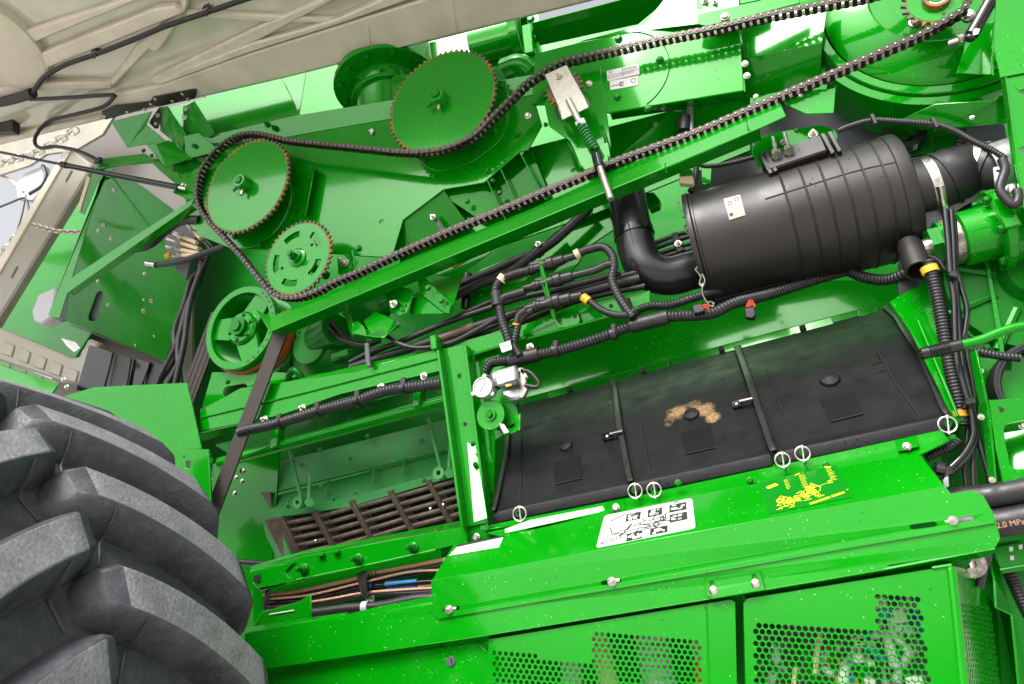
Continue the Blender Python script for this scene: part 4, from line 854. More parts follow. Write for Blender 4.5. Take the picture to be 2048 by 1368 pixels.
for i, (pts, lb) in enumerate((([(888, 380, .16), (968, 366, .16), (1040, 304, .16), (1064, 304, .2), (1100, 392, .2), (960, 440, .2), (900, 400, .16)], 'dark green ribbed plate between side plate and beam'), ([(806, 440, .13), (887, 380, .13), (930, 440, .2), (940, 452, .2), (785, 514, .2)], 'dark green plate with slot above the lower chain run'))):
    o_ = thing('rear_plate', lb, 'plate', G().sheet([q(p) for p in pts], .006), paint, .001)
    if i == 0:
        for (a, b) in (((975, 360), (1012, 440)), ((1002, 338), (1040, 420)), ((1040, 304), (1092, 400))): part(o_, 'fin', G().sheet([Q(*a, .10), Q(a[0] + 6, a[1] - 4, .18), Q(b[0] + 6, b[1] - 4, .18), Q(*b, .12)], .004), paint, .001)
        bolts(o_, [(985, 362), (1000, 386), (935, 403)], 6, .14, 'hex', cast)
    else:
        part(o_, 'slot', flat([(868, 440), (876, 436), (892, 462), (884, 468)], .12, .01), blackp); bolt(o_, (866, 434), 6, .11, 'nut', steel)

thing('gap_shade_plate', 'dark grey plate added as shade in the gap above and behind the canister', 'cover', flat([(1380, 240), (1560, 190), (1700, 200), (1930, 240), (1930, 330), (1700, 330), (1380, 400)], .42, .02), dgrey, .003)  # dark plate added so the gap above the canister reads as shade
# ================================================================ pulley, belts, gear housing left of centre
PY = .10; oc = Q(484, 656, PY); rp_ = mp(88, oc)
pu = thing('belt_pulley', 'spoked green pulley with orange belts under the small sprocket', 'pulley', None, None, at=oc, group='pulleys')
part(pu, 'rim', G().lathe(oc, -Y_, [(-.14, rp_ * .80), (-.14, rp_ * .98), (-.02, rp_ * .98), (-.018, rp_), (.01, rp_), (.014, rp_ * .985), (.014, rp_ * .84), (.0, rp_ * .82), (-.14, rp_ * .80)], 64), paint)
def spoke(a, w0_, w1_):
    d = X_ * math.cos(a) + Z_ * math.sin(a); t = Y_.cross(d)
    return [oc + d * rp_ * .1 + t * w0_, oc + d * rp_ * .86 + t * w1_, oc + d * rp_ * .86 - t * w1_, oc + d * rp_ * .1 - t * w0_]
for k in range(3):
    part(pu, 'spoke', G().prism([p - Y_ * -.006 for p in spoke(R(120 * k + 45), rp_ * .30, rp_ * .26)], Y_ * .025), paint, .004)
part(pu, 'hub', G().lathe(oc, -Y_, [(-.1, rp_ * .40), (.0, rp_ * .40), (.012, rp_ * .34), (.012, 0)], 36), paint)
hb = part(pu, 'hub_cap', G().lathe(oc - Y_ * .012, -Y_, [(0, rp_ * .22), (.022, rp_ * .21), (.022, rp_ * .13), (.034, rp_ * .12), (.034, 0)], 28), cast)
for k in range(6):
    a = R(60 * k + 10); bolt(pu, None, .011, m=cast, world=oc - Y_ * .012 + (X_ * math.cos(a) + Z_ * math.sin(a)) * rp_ * .30)
for k in range(13):
    a = R(-76 + 10 * k); p = oc - Y_ * .0135 + (X_ * math.cos(a) + Z_ * math.sin(a)) * rp_ * .92; part(pu, 'rim_hole', G().cyl(p, p - Y_ * .0015, .0052, 10), dprint)
for k in range(4):
    part(pu, 'orange_belt', G().lathe(oc + Y_ * (.03 + .024 * k), Y_, [(0, rp_ * .97), (.004, rp_ * 1.045), (.016, rp_ * 1.045), (.02, rp_ * .97)], 48, R(-10), R(200), ref=X_), orange)
# wide drive belts
for nm, lb, a, b, w_, ys in (('drive_belt', 'dark drive belt running up left of the spoked pulley', (417, 684), (374, 800), 13, .22), ('drive_belt', 'dark flat drive belt slanting down in front of the frame beam', (562, 664), (440, 985), 12, .02)):
    A, B_ = Q(*a, ys), Q(*b, ys); A2 = A + (A - B_) * .5 if 'left' in lb else A + (A - B_) * .12
    sidev = Q(b[0] + w_, b[1], ys) - B_; d = (B_ - A).normalized(); sidev = (sidev - d * sidev.dot(d)); sidev = (sidev.normalized() + Y_ * .25).normalized() * sidev.length
    bl = thing(nm, lb, 'belt', G().ribbon([A2, A, B_, B_ + (B_ - A) * .3], sidev, .006), beltm, .002, group='flat drive belts')
    for k in ((-.6, 0, .6) if 'left' in lb else ()): part(bl, 'belt_groove', G().ribbon([A2 + sidev * k - Y_ * .0072, B_ + (B_ - A) * .28 + sidev * k - Y_ * .0072], sidev * .05, .0012), rubber)
# gear housing casting
oc2 = Q(650, 705, .30); rg = mp(74, oc2)
gh2 = thing('gear_housing', 'rounded green cast gear housing right of the slanting drive belt', 'housing', G().lathe(oc2, -Y_, [(-.1, rg), (.0, rg), (.02, rg * .96), (.06, rg * .80), (.10, rg * .52), (.12, rg * .5), (.12, 0)], 40), cast)
part(gh2, 'neck', G().lathe(oc2 - Y_ * .08 + X_ * .02 + Z_ * .03, (X_ * .9 - Y_ * .35 - Z_ * .05), [(0, rg * .40), (.13, rg * .36), (.13, rg * .44), (.16, rg * .44), (.16, 0)], 28), cast)
part(gh2, 'port_block', G().box(Q(686, 712, .18), X_ * .05, Y_ * .03, Z_ * .02), cast, .008)
for k in range(3):
    a = R(100 + 50 * k); part(gh2, 'cast_rib', G().sheet([oc2 - Y_ * .11 + (X_ * math.cos(a) + Z_ * math.sin(a)) * rg * .5, oc2 - Y_ * .03 + (X_ * math.cos(a) + Z_ * math.sin(a)) * rg * .98, oc2 + Y_ * .0 + (X_ * math.cos(a) + Z_ * math.sin(a)) * rg * .9], .014), cast, .003)
bolts(gh2, [(602, 668), (614, 738), (662, 757), (600, 700)], 6, .26, 'hex', cast)
for pts in ([(566, 712), (580, 676), (594, 668), (584, 700), (578, 745), (562, 745)], [(540, 690), (566, 706), (572, 722), (548, 760), (536, 760)]):
    part(gh2, 'cast_arm', flat(pts, .28, .03), cast, .006)
tnb = thing('belt_bracket', 'green bracket with long slot below the spoked pulley', 'bracket', G().prism(pp([(424, 744), (560, 744), (604, 752), (606, 768), (520, 776), (402, 830), (400, 826)], .14), Y_ * .006, [slot(Q(454, 783, .14), Q(486, 777, .14), mp(10, Q(460, 780, .14)))]), paint, .002)
part(tnb, 'slot_shadow_plate', flat([(430, 760), (510, 756), (510, 800), (430, 806)], .20, .01), cast)
part(tnb, 'hook', G().tube([Q(574, 762, .12), Q(584, 740, .1), Q(596, 744, .1), Q(604, 756, .12)], .014, 10), cast, smooth=60)
bolt(tnb, (455, 763), 5, .138, 'hex', cast)
# small brackets under the guard beam
kb = thing('guard_bracket', 'pale green box bracket hanging below the left part of the guard beam', 'bracket', G().sheet([Q(726, 642, .04), Q(750, 622, .04), Q(790, 640, .02), Q(768, 676, .0), Q(742, 672, .0)], .01), paint, .003)
part(kb, 'left_leaf', G().sheet([Q(703, 644, .04), Q(716, 643, .02), Q(727, 652, .01), Q(734, 672, .0), Q(704, 668, .02)], .006), paint, .002)
part(kb, 'lower_leaf', G().sheet([Q(704, 668, .02), Q(734, 673, .0), Q(768, 677, .0), Q(794, 650, .02), Q(802, 652, .03), Q(756, 684, .03)], .006), paint, .002)
part(kb, 'side_leaf', G().sheet([Q(684, 616, .1), Q(694, 612, .06), Q(706, 650, .03), Q(706, 674, .03), Q(698, 662, .06)], .005), paint, .001)
part(kb, 'square_hole', flat([(792, 645), (798, 643), (799, 648), (794, 650)], .015, .002), blackp)
hb2 = thing('hinged_bracket', 'green bent bracket with bright bolt below the middle of the guard beam', 'bracket', G().sheet([Q(768, 586, .06), Q(800, 572, .05), Q(824, 578, .04), Q(826, 590, .03), Q(814, 626, .03), Q(800, 632, .04), Q(780, 624, .06)], .006), paint, .003)
part(hb2, 'dark_fold', G().sheet([Q(770, 585, .05), Q(776, 582, .05), Q(812, 608, .03), Q(810, 614, .03)], .004), cast); bolt(hb2, (788, 608), 8, .03, 'nut', steel); bolt(hb2, (803, 620), 4, .03, 'button', cast)
cb = thing('gusset_bracket', 'large folded green bracket with red sticker below the guard beam', 'bracket', G().sheet([Q(834, 560, .04), Q(850, 556, .03), Q(902, 606, .01), Q(898, 628, .01), Q(888, 626, .02), Q(840, 588, .05)], .006), paint, .003)
part(cb, 'wing', G().sheet([Q(826, 590, .10), Q(840, 588, .06), Q(888, 626, .03), Q(900, 628, .02), Q(926, 548, .10), Q(870, 560, .12)], .006), paint, .001)
part(cb, 'foot', G().sheet([Q(822, 596, .08), Q(840, 590, .05), Q(888, 627, .02), Q(820, 628, .07)], .005), paint)
bolts(cb, [(857, 576), (884, 601)], 7, .0, 'hex', cast)
wl = thing('wide_bracket', 'green angled plate with warning sticker between beam and hoses', 'plate', flat([(870, 548), (906, 520), (984, 496), (980, 506), (922, 550), (906, 552), (890, 553)], .10, .006), paint, .001)
o, u, v = on((901, 530), (942, 512), (903, 522), .095)
rs = part(wl, 'warning_sticker', flat([(901, 528), (943, 511), (948, 512), (906, 536)], .096, .001), redm); part(rs, 'white_band', flat([(922, 520), (940, 512), (942, 514), (926, 522)], .0945, .001), white)
for k in range(3): part(rs, 'print_block', flat([(906 + k * 6, 528 - k * 2.6), (909 + k * 6, 527 - k * 2.6), (910 + k * 6, 530 - k * 2.6), (907 + k * 6, 531 - k * 2.6)], .0945, .001), dprint)
ub = thing('nut_bracket', 'small upright green bracket with large bright nut right of the slotted sprocket', 'bracket', flat([(674, 512), (704, 510), (716, 520), (712, 532), (692, 552), (676, 548)], .09, .006), paint, .002)
part(ub, 'fin', G().sheet([Q(700, 500, .03), Q(704, 498, .03), Q(710, 544, .04), Q(704, 548, .1)], .005), paint); bolt(ub, (690, 526), 10, .085, 'nut', steel)
thing('back_casting', 'dark green casting behind the guard beam above the gear housing', 'casting', G().lathe(Q(742, 600, .24), -Y_, [(0, .14), (.06, .13), (.10, .08), (.12, .05), (.12, 0)], 28), cast)
g = thing('spline_end', 'small splined shaft end beside the pale box bracket', 'shaft', G().lathe(Q(764, 616, .12), X_, [(0, .0), (0, .03), (.05, .03), (.05, 0)], 14), cast, smooth=20)

# ================================================================ main frame: beam, post, sills
FB = .06
fb = thing('frame_beam', 'long green frame beam with bolted lower lip above the grate opening', 'frame beam', G().sheet([Q(400, 822, FB), Q(480, 776, FB), Q(709, 744, FB), Q(884, 694, FB), Q(885, 742, FB), Q(680, 789, FB), Q(560, 832, FB), Q(400, 866, FB)], .008), paint, .002)
part(fb, 'beam_top', G().sheet([Q(400, 824, FB), Q(520, 776, FB), Q(709, 743, FB), Q(884, 693, FB), Q(884, 690, FB + .06), Q(700, 738, FB + .06), Q(510, 766, FB + .06), Q(400, 818, FB + .06)], .006), paint, .001)
part(fb, 'bright_fold', G().tube([Q(402, 836, FB - .002), Q(600, 788, FB - .002), Q(884, 715, FB - .002)], .0045, 8), paint)
part(fb, 'lower_lip', G().sheet([Q(400, 862, FB - .004), Q(560, 830, FB - .004), Q(680, 788, FB - .004), Q(885, 740, FB - .004), Q(886, 748, FB + .05), Q(680, 798, FB + .05), Q(400, 884, FB + .05)], .005), paint)
bolts(fb, [(530, 839), (606, 816), (763, 774), (848, 752)], 7.5, FB - .01, 'nut', steel)
fb2 = thing('frame_beam', 'green frame rail running right of the post above the black flaps', 'frame beam', G().sheet([Q(886, 692, FB), Q(1022, 656, FB), Q(1112, 628, FB), Q(1200, 604, FB), Q(1300, 580, FB + .05), Q(1300, 608, FB + .05), Q(1200, 637, FB), Q(1000, 692, FB), Q(930, 714, FB), Q(886, 726, FB)], .008), paint, .002)
part(fb2, 'bright_fold', G().tube([Q(887, 728, FB - .002), Q(930, 715, FB - .002), Q(1002, 692, FB - .002), Q(1200, 638, FB - .002), Q(1290, 612, FB + .04)], .006, 8), paint)
part(fb2, 'connector_plate', G().sheet([Q(1100, 632, FB - .004), Q(1152, 612, FB - .004), Q(1160, 640, FB - .004), Q(1156, 650, FB - .004), Q(1118, 656, FB - .004)], .004), paint, .001)
for x, y in ((1118, 641), (1150, 632), (1222, 612)): part(fb2, 'bolt_hole', G().cyl(Q(x, y, FB - .0055), Q(x, y, FB - .0075), mp(4.5, Q(x, y)), 12), dprint)
bolts(fb2, [(1060, 694)], 8, FB - .006, 'nut', steel)
po = thing('frame_post', 'upright green channel post between the grate opening and black flaps', 'post', G().prism(pp([(872, 700), (930, 688), (976, 1046), (924, 1056)], FB - .012), Y_ * .008, [circ(Q(919, 752, FB - .012), .0085, 12)]), paint, .002)
for a, b in (((875, 700), (924, 1056)), ((929, 690), (974, 1046))):
    part(po, 'flange', G().sheet([Q(a[0] - 3, a[1], FB - .055), Q(a[0] + 3, a[1] - 1, FB - .055), Q(b[0] + 3, b[1], FB - .055), Q(b[0] - 3, b[1], FB - .055)], .045), paint, .002)
part(po, 'side_web', G().sheet(pp([(932, 856), (944, 846), (974, 1036), (948, 1044)], facing(950, 940, FB - .05)), .004), paint)
part(po, 'end_cap', G().box(Q(876, 690, FB - .02), X_ * .014, Y_ * .04, Z_ * .03), paint, .004)
for x, y in ((930, 848), (943, 944)): part(po, 'bolt_hole', G().cyl(Q(x, y, FB - .014), Q(x, y, FB - .0155), mp(4, Q(x, y)), 12), dprint)
bolts(po, [(946, 888), (951, 929)], 6, FB - .05, 'nut', cast)
fpn = thing('flap_side_plate', 'narrow green plate with small nuts between post and first black flap', 'plate', flat([(950, 700), (990, 690), (1030, 780), (1006, 870), (990, 880), (986, 1036), (972, 1042), (948, 860)], FB + .03, .006), paint, .001)
bolts(fpn, [(961, 882), (967, 925)], 6, FB + .025, 'nut', cast)
bolts(fpn, [(974, 985), (982, 983)], 6, FB + .02, 'nut', cast)
# round bar with clamps, inside the opening
rb = thing('round_bar', 'green round bar crossing the grate opening below the corrugated hose', 'bar', G().cyl(Q(440, 926, .12), Q(900, 800, .12), mp(12, Q(660, 860, .12)), 20), paint)
for x, y in ((547, 880), (832, 798)): part(rb, 'strap', flat([(x - 5, y - 26), (x + 9, y - 30), (x + 6, y + 14), (x - 8, y + 16)], .08, .05), paint, .004)
# hose on the beam
hs2 = hose('corrugated_hose', 'corrugated black hose tied under the frame beam left of the post', [(478, 866), (494, 860), (558, 846), (637, 822), (716, 801), (775, 781), (834, 773), (884, 766)], 11.5, rubber, .02, rib=(.16, .62))
for x, y in ((560, 842), (636, 818), (716, 795), (808, 770)): part(hs2, 'hose_clip', G().box(Q(x, y - 6, .01), X_ * .012, Y_ * .012, Z_ * .016), blackp, .003); 
for x, y in ((560, 846), (636, 823), (716, 802), (808, 777)): band(hs2, 'clip_band', (x - 4, y + 1), (x + 4, y - 1), 13, blackp, .02)
# recess walls behind the opening
rw = thing('recess_side_wall', 'plain green side wall left of the grate with four small screws', 'wall plate', flat([(424, 930), (470, 905), (560, 880), (540, 1180), (424, 1180)], .42, .01), paint)
bolts(rw, [(472, 955), (486, 942), (469, 986), (484, 962)], 4.5, .418, 'button', steel)
part(rw, 'round_hole', G().cyl(Q(484, 942, .416), Q(484, 942, .414), .012, 12), dprint)
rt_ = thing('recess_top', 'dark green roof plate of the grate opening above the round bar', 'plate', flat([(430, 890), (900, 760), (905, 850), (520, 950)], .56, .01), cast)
# concave with grate
U1 = thing('upper_sill', 'dusty green bolted upper sill plate above the steel grate', 'sill plate', G().sheet([Q(530, 930, .50), Q(902, 836, .50), Q(906, 892, .44), Q(700, 946, .44), Q(525, 984, .44)], .01), dusty, .002)
part(U1, 'lower_lip', G().sheet([Q(524, 980, .44), Q(906, 888, .44), Q(906, 896, .43), Q(524, 990, .43)], .012), dusty, .001)
bolts(U1, [(603, 928), (640, 900), (735, 872), (700, 916), (842, 880)], 5, .46, 'hex', dusty)
U2 = thing('grate_header', 'dusty green angle bar with bolts along the top of the grate', 'angle bar', G().sheet([Q(540, 994, .46), Q(905, 900, .46), Q(906, 946, .40), Q(700, 1000, .40), Q(536, 1030, .40)], .008), dusty, .002)
part(U2, 'front_angle', G().sheet([Q(523, 1020, .36), Q(700, 994, .36), Q(906, 938, .36), Q(906, 954, .36), Q(700, 1014, .36), Q(522, 1040, .36)], .012), dusty, .002)
bolts(U2, [(575, 1010), (666, 996), (711, 984), (846, 959), (871, 948), (642, 972), (794, 920)], 5, .355, 'hex', dusty)
for x, y in ((655, 980), (748, 955), (808, 938)): part(U2, 'tab', G().sheet([Q(x, y - 20, .40), Q(x + 5, y - 24, .44), Q(x + 8, y + 10, .38), Q(x - 4, y + 12, .36)], .006), dusty, .001)
for (a, b) in (((580, 902), (604, 1004)), ((856, 836), (884, 946))):
    tie = thing('tie_rod', 'thin green tie rod with eye bolt hanging in front of the grate', 'tie rod', G().cyl(Q(*a, .30), Q(*b, .30), .009, 10), dusty, group='tie rods in front of the grate')
    part(tie, 'eye', G().lathe(Q(b[0] + 2, b[1] + 2, .31), -Y_, [(0, .010), (0, .026), (.04, .026), (.04, .010), (0, .010)], 18), dusty)
    part(tie, 'eye_pin', G().hexa(Q(b[0] + 14, b[1], .28), Q(b[0] + 15, b[1] + 1, .25), .02), dusty); part(tie, 'thread', G().cyl(Q(b[0] + 16, b[1] - 56, .28), Q(b[0] + 14, b[1], .28), .008, 8), dusty)
    part(tie, 'rusty_ring', G().cyl(Q(a[0] + 4, a[1] + 18, .30), Q(a[0] + 5, a[1] + 22, .30), .0105, 10), rustm)
tie['label'] = 'right thin green tie rod with eye bolt near the post'
for o_ in list(COL.objects):
    if o_.name == 'tie_rod': o_['label'] = 'left thin green tie rod with eye bolt in front of the grate'
gt = thing('steel_grate', 'brown steel grate of round bars between slanted ribs', 'grate', G().sheet([Q(528, 1040, .35), Q(560, 1036, .35), Q(600, 1120, .42), Q(572, 1130, .42)], .02), grate, .002)
edges = [((556, 1036), (598, 1118)), ((622, 1024), (668, 1104)), ((698, 1004), (742, 1086)), ((776, 984), (820, 1064)), ((852, 964), (896, 1046)), ((926, 944), (966, 1024))]
for (a, b) in edges:
    part(gt, 'grate_rib', G().sheet([Q(a[0] - 2, a[1], .34), Q(a[0] + 7, a[1] - 2, .34), Q(b[0] + 8, b[1] - 2, .42), Q(b[0] - 2, b[1], .42)], .07), grate, .002)
for i in range(5):
    (a, b), (c, d) = edges[i], edges[i + 1]
    for k in range(5):
        t = .14 + .18 * k; p0 = Q(a[0] * (1 - t) + b[0] * t + 6, a[1] * (1 - t) + b[1] * t, .36 + .08 * t); p1 = Q(c[0] * (1 - t) + d[0] * t, c[1] * (1 - t) + d[1] * t, .36 + .08 * t)
        e_ = (p1 - p0) * .02; p0 -= e_
        part(gt, 'grate_bar', G().cyl(p0, p1, .0098, 10), grate)
for i, k, x, y in ((0, 2, 631, 1082), (3, 0, 860, 1018), (4, 2, 886, 1010)): part(gt, 'bright_speck', G().cyl(Q(x, y, .33), Q(x + 3, y, .33), .008, 8), steel)
thing('grate_cheek', 'curved green cheek plate with brown edge left of the grate', 'cheek plate', G().sheet([Q(524, 1038, .40), Q(552, 1034, .36), Q(586, 1124, .40), Q(562, 1150, .44), Q(540, 1110, .44)], .01), dusty)
thing('rusty_seal', 'brown worn seal strip at the left end of the grate', 'seal', G().sheet([Q(520, 984, .42), Q(540, 984, .40), Q(548, 1050, .44), Q(574, 1120, .46), Q(560, 1130, .46), Q(528, 1050, .44)], .008), grate)
thing('hollow_shade_sheet', 'near black sheet as shade behind the bars of the steel grate', 'shade sheet', flat([(500, 1010), (920, 900), (960, 1080), (560, 1180)], .60, .01), mat('hollow_shade_black', (.012, .010, .009), .8))  # near-black sheet stands in for the shade of the hollow
# lower sill with studs
ls = thing('lower_sill', 'green lower sill channel with three long studs under the grate', 'sill', G().sheet([Q(500, 1144, .06), Q(516, 1140, .06), Q(610, 1112, .06), Q(905, 1058, .06), Q(976, 1046, .06), Q(980, 1076, .06), Q(905, 1092, .06), Q(700, 1140, .06), Q(520, 1182, .06), Q(505, 1166, .06)], .01), paint, .002)
part(ls, 'sill_top', G().sheet([Q(500, 1144, .06), Q(610, 1111, .06), Q(980, 1044, .06), Q(980, 1030, .20), Q(600, 1104, .20), Q(500, 1132, .20)], .006), paint, .001)
part(ls, 'sill_edge', G().tube([Q(535, 1172, .055), Q(700, 1138, .055), Q(872, 1100, .055)], .005, 8), paint)
part(ls, 'corner_plate', G().sheet([Q(512, 1142, .05), Q(590, 1122, .05), Q(570, 1142, .05), Q(576, 1154, .05), Q(590, 1160, .05), Q(560, 1168, .05), Q(514, 1176, .05)], .005), paint, .001)
part(ls, 'square_hole', flat([(506, 1152), (520, 1149), (520, 1162), (508, 1166)], .045, .003), dprint)
part(ls, 'clip', G().sheet([Q(570, 1162, .045), Q(588, 1156, .045), Q(590, 1163, .045), Q(574, 1168, .045)], .004), paint)
for x, y in ((608, 1138), (716, 1118), (826, 1095)):
    w = q((x, y), .055); b0 = bolt(ls, (x, y), 11, .055, 'hex', cast); part(ls, 'stud', G().cyl(w, w - Y_ * .05, mp(5, w), 12, ch=.003), cast)
bolt(ls, (953, 1075), 8, .05, 'hex', steel)
for x in (642, 672): part(ls, 'tab', G().box(Q(x, 1110 - (x - 642) * .2, .05), X_ * .014, Y_ * .01, Z_ * .006), paint, .002)
part(ls, 'rib', G().sheet([Q(922, 1050, .03), Q(930, 1048, .03), Q(936, 1092, .03), Q(928, 1094, .03)], .03), paint, .001); part(ls, 'rib', G().sheet([Q(970, 1044, .02), Q(976, 1042, .02), Q(980, 1070, .02), Q(974, 1074, .02)], .04), paint, .001)
hose('drain_hose', 'dark hose lying along the bottom of the grate opening', [(470, 1122), (510, 1126), (560, 1124), (640, 1104), (760, 1080), (900, 1056)], 6.5, rubber, .26)
# wall below the sill and hose bundle
bw = thing('lower_back_wall', 'green back wall behind the printed hose bundle', 'wall plate', flat([(505, 1170), (880, 1090), (900, 1220), (510, 1290)], .30, .01), paint)
bnd = [((528, 1190, 600, 1182, 716, 1156, 740, 1147, 800, 1136, 900, 1117), copper, 4.2, 'printed_hose'), ((528, 1196, 610, 1188, 720, 1162, 800, 1146, 900, 1128), hosem, 4.5, None), ((528, 1202, 620, 1194, 726, 1168, 800, 1152, 900, 1136), hosem, 4.2, None), ((530, 1199, 620, 1190, 730, 1164, 820, 1144, 900, 1140), copper, 2.6, 'x'), ((528, 1208, 620, 1200, 726, 1176, 800, 1168, 900, 1160), gloss, 5.2, None), ((560, 1212, 640, 1200, 726, 1180, 800, 1178, 900, 1168), hosem, 4.6, None), ((600, 1207, 660, 1198, 726, 1186, 800, 1180, 900, 1174), copper, 2.6, 'x'), ((528, 1216, 640, 1206, 740, 1190, 820, 1186, 900, 1180), hosem, 4.4, None)]
lbl = {0: 'topmost peach printed hose of the tied bundle under the sill', 1: 'plain black hose just under the topmost peach hose', 2: 'second plain black hose under the peach hose', 3: 'thin peach striped hose in the middle of the tied bundle', 4: 'glossy black hose with blue sleeve in the tied bundle', 5: 'black hose with blue sleeve low in the tied bundle', 6: 'thin peach striped hose low in the tied bundle', 7: 'lowest black hose of the tied bundle under the sill'}
for i, (c, m, r, nm) in enumerate(bnd):
    pts = [(c[k], c[k + 1]) for k in range(0, len(c), 2)]
    h_ = hose('printed_hose' if nm else 'hydraulic_hose', lbl[i], pts, r, m, .10 + .008 * (i % 3), group='tied hose bundle under the sill')
    if i == 4: band(h_, 'blue_sleeve', (730, 1174), (745, 1172), 5.6, bluem, .108); band(h_, 'blue_sleeve', (772, 1169), (835, 1163), 5.6, bluem, .108)
    if i == 5: band(h_, 'blue_sleeve', (775, 1178), (834, 1173), 5.0, bluem, .116); band(h_, 'peach_print', (838, 1173), (866, 1170), 5.0, copper, .116)
    if i == 0:
        for xa in (738, 744, 752): band(h_, 'print_mark', (xa, 1148 - (xa - 738) * .2), (xa + 3, 1147.4 - (xa - 738) * .2), 4.4, dprint, .10)
for x0, y0, x1_, y1_, w_, lb in ((712, 1150, 726, 1186, 17, 'wide black strap tie round the middle of the printed hose bundle'), (527, 1182, 530, 1218, 9, 'black strap tie at the left end of the printed hose bundle')):
    A = Q(x0 + 6, y0, .07); o_ = thing('strap_tie', lb, 'cable tie', flat([(x0, y0), (x0 + w_, y0 - 6), (x0 + w_ + 2, y0), (x1_ + w_ - 8, y1_), (x1_ - 6, y1_ + 2), (x0 + 2, y0 + 8)], .07, .012), blackp, .004)
    part(o_, 'strap_return', G().sheet([Q(x0, y0 - 2, .07), Q(x0 + w_, y0 - 8, .07), Q(x0 + w_ + 4, y0 - 10, .15), Q(x0 + 4, y0 - 4, .15)], .006), blackp)
dhs = hose('drain_hose', 'thick black hose low behind the green rail with grey tie', [(610, 1228), (700, 1216), (760, 1212), (830, 1198), (890, 1194)], 10, rubber, .08)
band(dhs, 'grey_tie', (726, 1214.5), (738, 1213.3), 11.5, lgrey, .08)
cl = thing('hose_clip', 'bright steel clip hanging under the wide black strap tie', 'clip', flat([(732, 1188), (746, 1186), (748, 1198), (744, 1206), (732, 1200), (728, 1194)], .10, .008), steel, .002)
# ================================================================ three black flaps (leaning liners)
def prof_pts(p0, spec):
    """from p0 upward: (lean angle, photo row it must reach)"""
    out = [p0]; p = p0
    for a, yp in spec:
        d = V((0, math.sin(R(a)), math.cos(R(a)))); lo, hi = 0.0, 2.0
        for _ in range(50):
            mid = (lo + hi) / 2
            if proj(p + d * mid)[1] > yp: lo = mid
            else: hi = mid
        p = p + d * hi; out.append(p)
    return out
base = prof_pts(Q(1250, 990, .0), [(8, 968), (60, 956), (31, 852), (50, 806), (58, 776), (66, 746)])
rel = [(p.y - base[0].y, p.z - base[0].z) for p in base]
FA, FB_ = Q(982, 1050, .0), Q(1912, 858, .0)
def flap_at(px, py, k):
    """point of profile row k whose photo x is px (photo row near py)"""
    y = base[0].y + rel[k][0]
    # the bottom edge of the flaps runs along X: keep its z on the line FA-FB
    lo, hi = -4.0, 2.0
    for _ in range(50):
        x = (lo + hi) / 2; z0 = FA.z + (FB_.z - FA.z) * (x - FA.x) / (FB_.x - FA.x)
        if proj(V((x, y, z0 + rel[k][1])))[0] < px: lo = x
        else: hi = x
    return V((x, y, z0 + rel[k][1]))
rows = len(rel)
def flap(label, left, right, dome, sq):
    g = G(); n = 14; vs = []
    for k in range(rows):
        A, B_ = flap_at(left[k], 0, k), flap_at(right[k], 0, k)
        for i in range(n + 1): vs.append(A.lerp(B_, i / n))
    fs = [(k * (n + 1) + i, k * (n + 1) + i + 1, (k + 1) * (n + 1) + i + 1, (k + 1) * (n + 1) + i) for k in range(rows - 1) for i in range(n)]
    g.add(vs, fs); o = thing('access_flap', label, 'flap', g, flapm, group='black access flaps', smooth=50)
    so_ = o.modifiers.new('thick', 'SOLIDIFY'); so_.thickness = .012; so_.offset = 1 if False else 0
    bevel(o, .008, 2)
    return o
def face(k0=2, k1=3):
    a, b, c = flap_at(1100, 0, k0), flap_at(1500, 0, k0), flap_at(1300, 0, k1); return plane3(a, b, c)
FPL = face(); fn = FPL[1] if FPL[1].y < 0 else -FPL[1]; FPU = (FPL[0] + fn * .0065, FPL[1])
#              bottom  lip   step  band0 band1 top   top2
L1 = [984, 986, 990, 1012, 1014, 1020, 1030]; R1 = [1262, 1259, 1256, 1236, 1230, 1226, 1222]
L2 = [1264, 1261, 1258, 1238, 1232, 1228, 1224]; R2 = [1548, 1543, 1538, 1503, 1488, 1478, 1470]
L3 = [1550, 1545, 1540, 1505, 1490, 1480, 1472]; R3 = [1908, 1900, 1892, 1846, 1816, 1800, 1776]
f1 = flap('left black access flap beside the post with one dome', L1, R1, None, None)
f2_ = flap('middle black access flap with straw dust round its dome', L2, R2, None, None)
f3 = flap('right and largest black access flap wet with rain drops', L3, R3, None, None)
def dome(par, x, y, r):
    c = Q(x, y, FPU); rm = mp(r, c); part(par, 'dome', G().lathe(c - fn * .004, fn, [(0, rm * 1.12), (.004, rm * 1.10), (.008, rm), (.006 + rm * .25, rm * .93), (rm * .52, rm * .68), (rm * .62, rm * .4), (rm * .66, 0.0)], 32), flapm)
recm = mat('smooth_liner', (.0032, .003, .0036), .6, spec=.10, bump=(260, .0012))
def square(par, pts):
    P = pp(pts, FPU); part(par, 'square_recess', G().prism([p + fn * .001 for p in P], -fn * .003), recm); part(par, 'square_lip', G().tube([P[2] + fn * .002, P[3] + fn * .002], .0022, 6), flapm)
def ridge(par, pts, s=None, r=.0025): part(par, 'moulded_ridge', G().tube([Q(x, y, s or FPU) for x, y in pts], r, 6), flapm)
dome(f1, 1132, 892, 13.5); dome(f2_, 1383, 829, 15); dome(f3, 1660, 760, 18)
square(f1, [(1107, 926), (1161, 912), (1163, 957), (1109, 970)]); square(f2_, [(1361, 866), (1420, 851), (1430, 896), (1371, 909)]); square(f3, [(1638, 800), (1706, 781), (1727, 828), (1661, 844)])
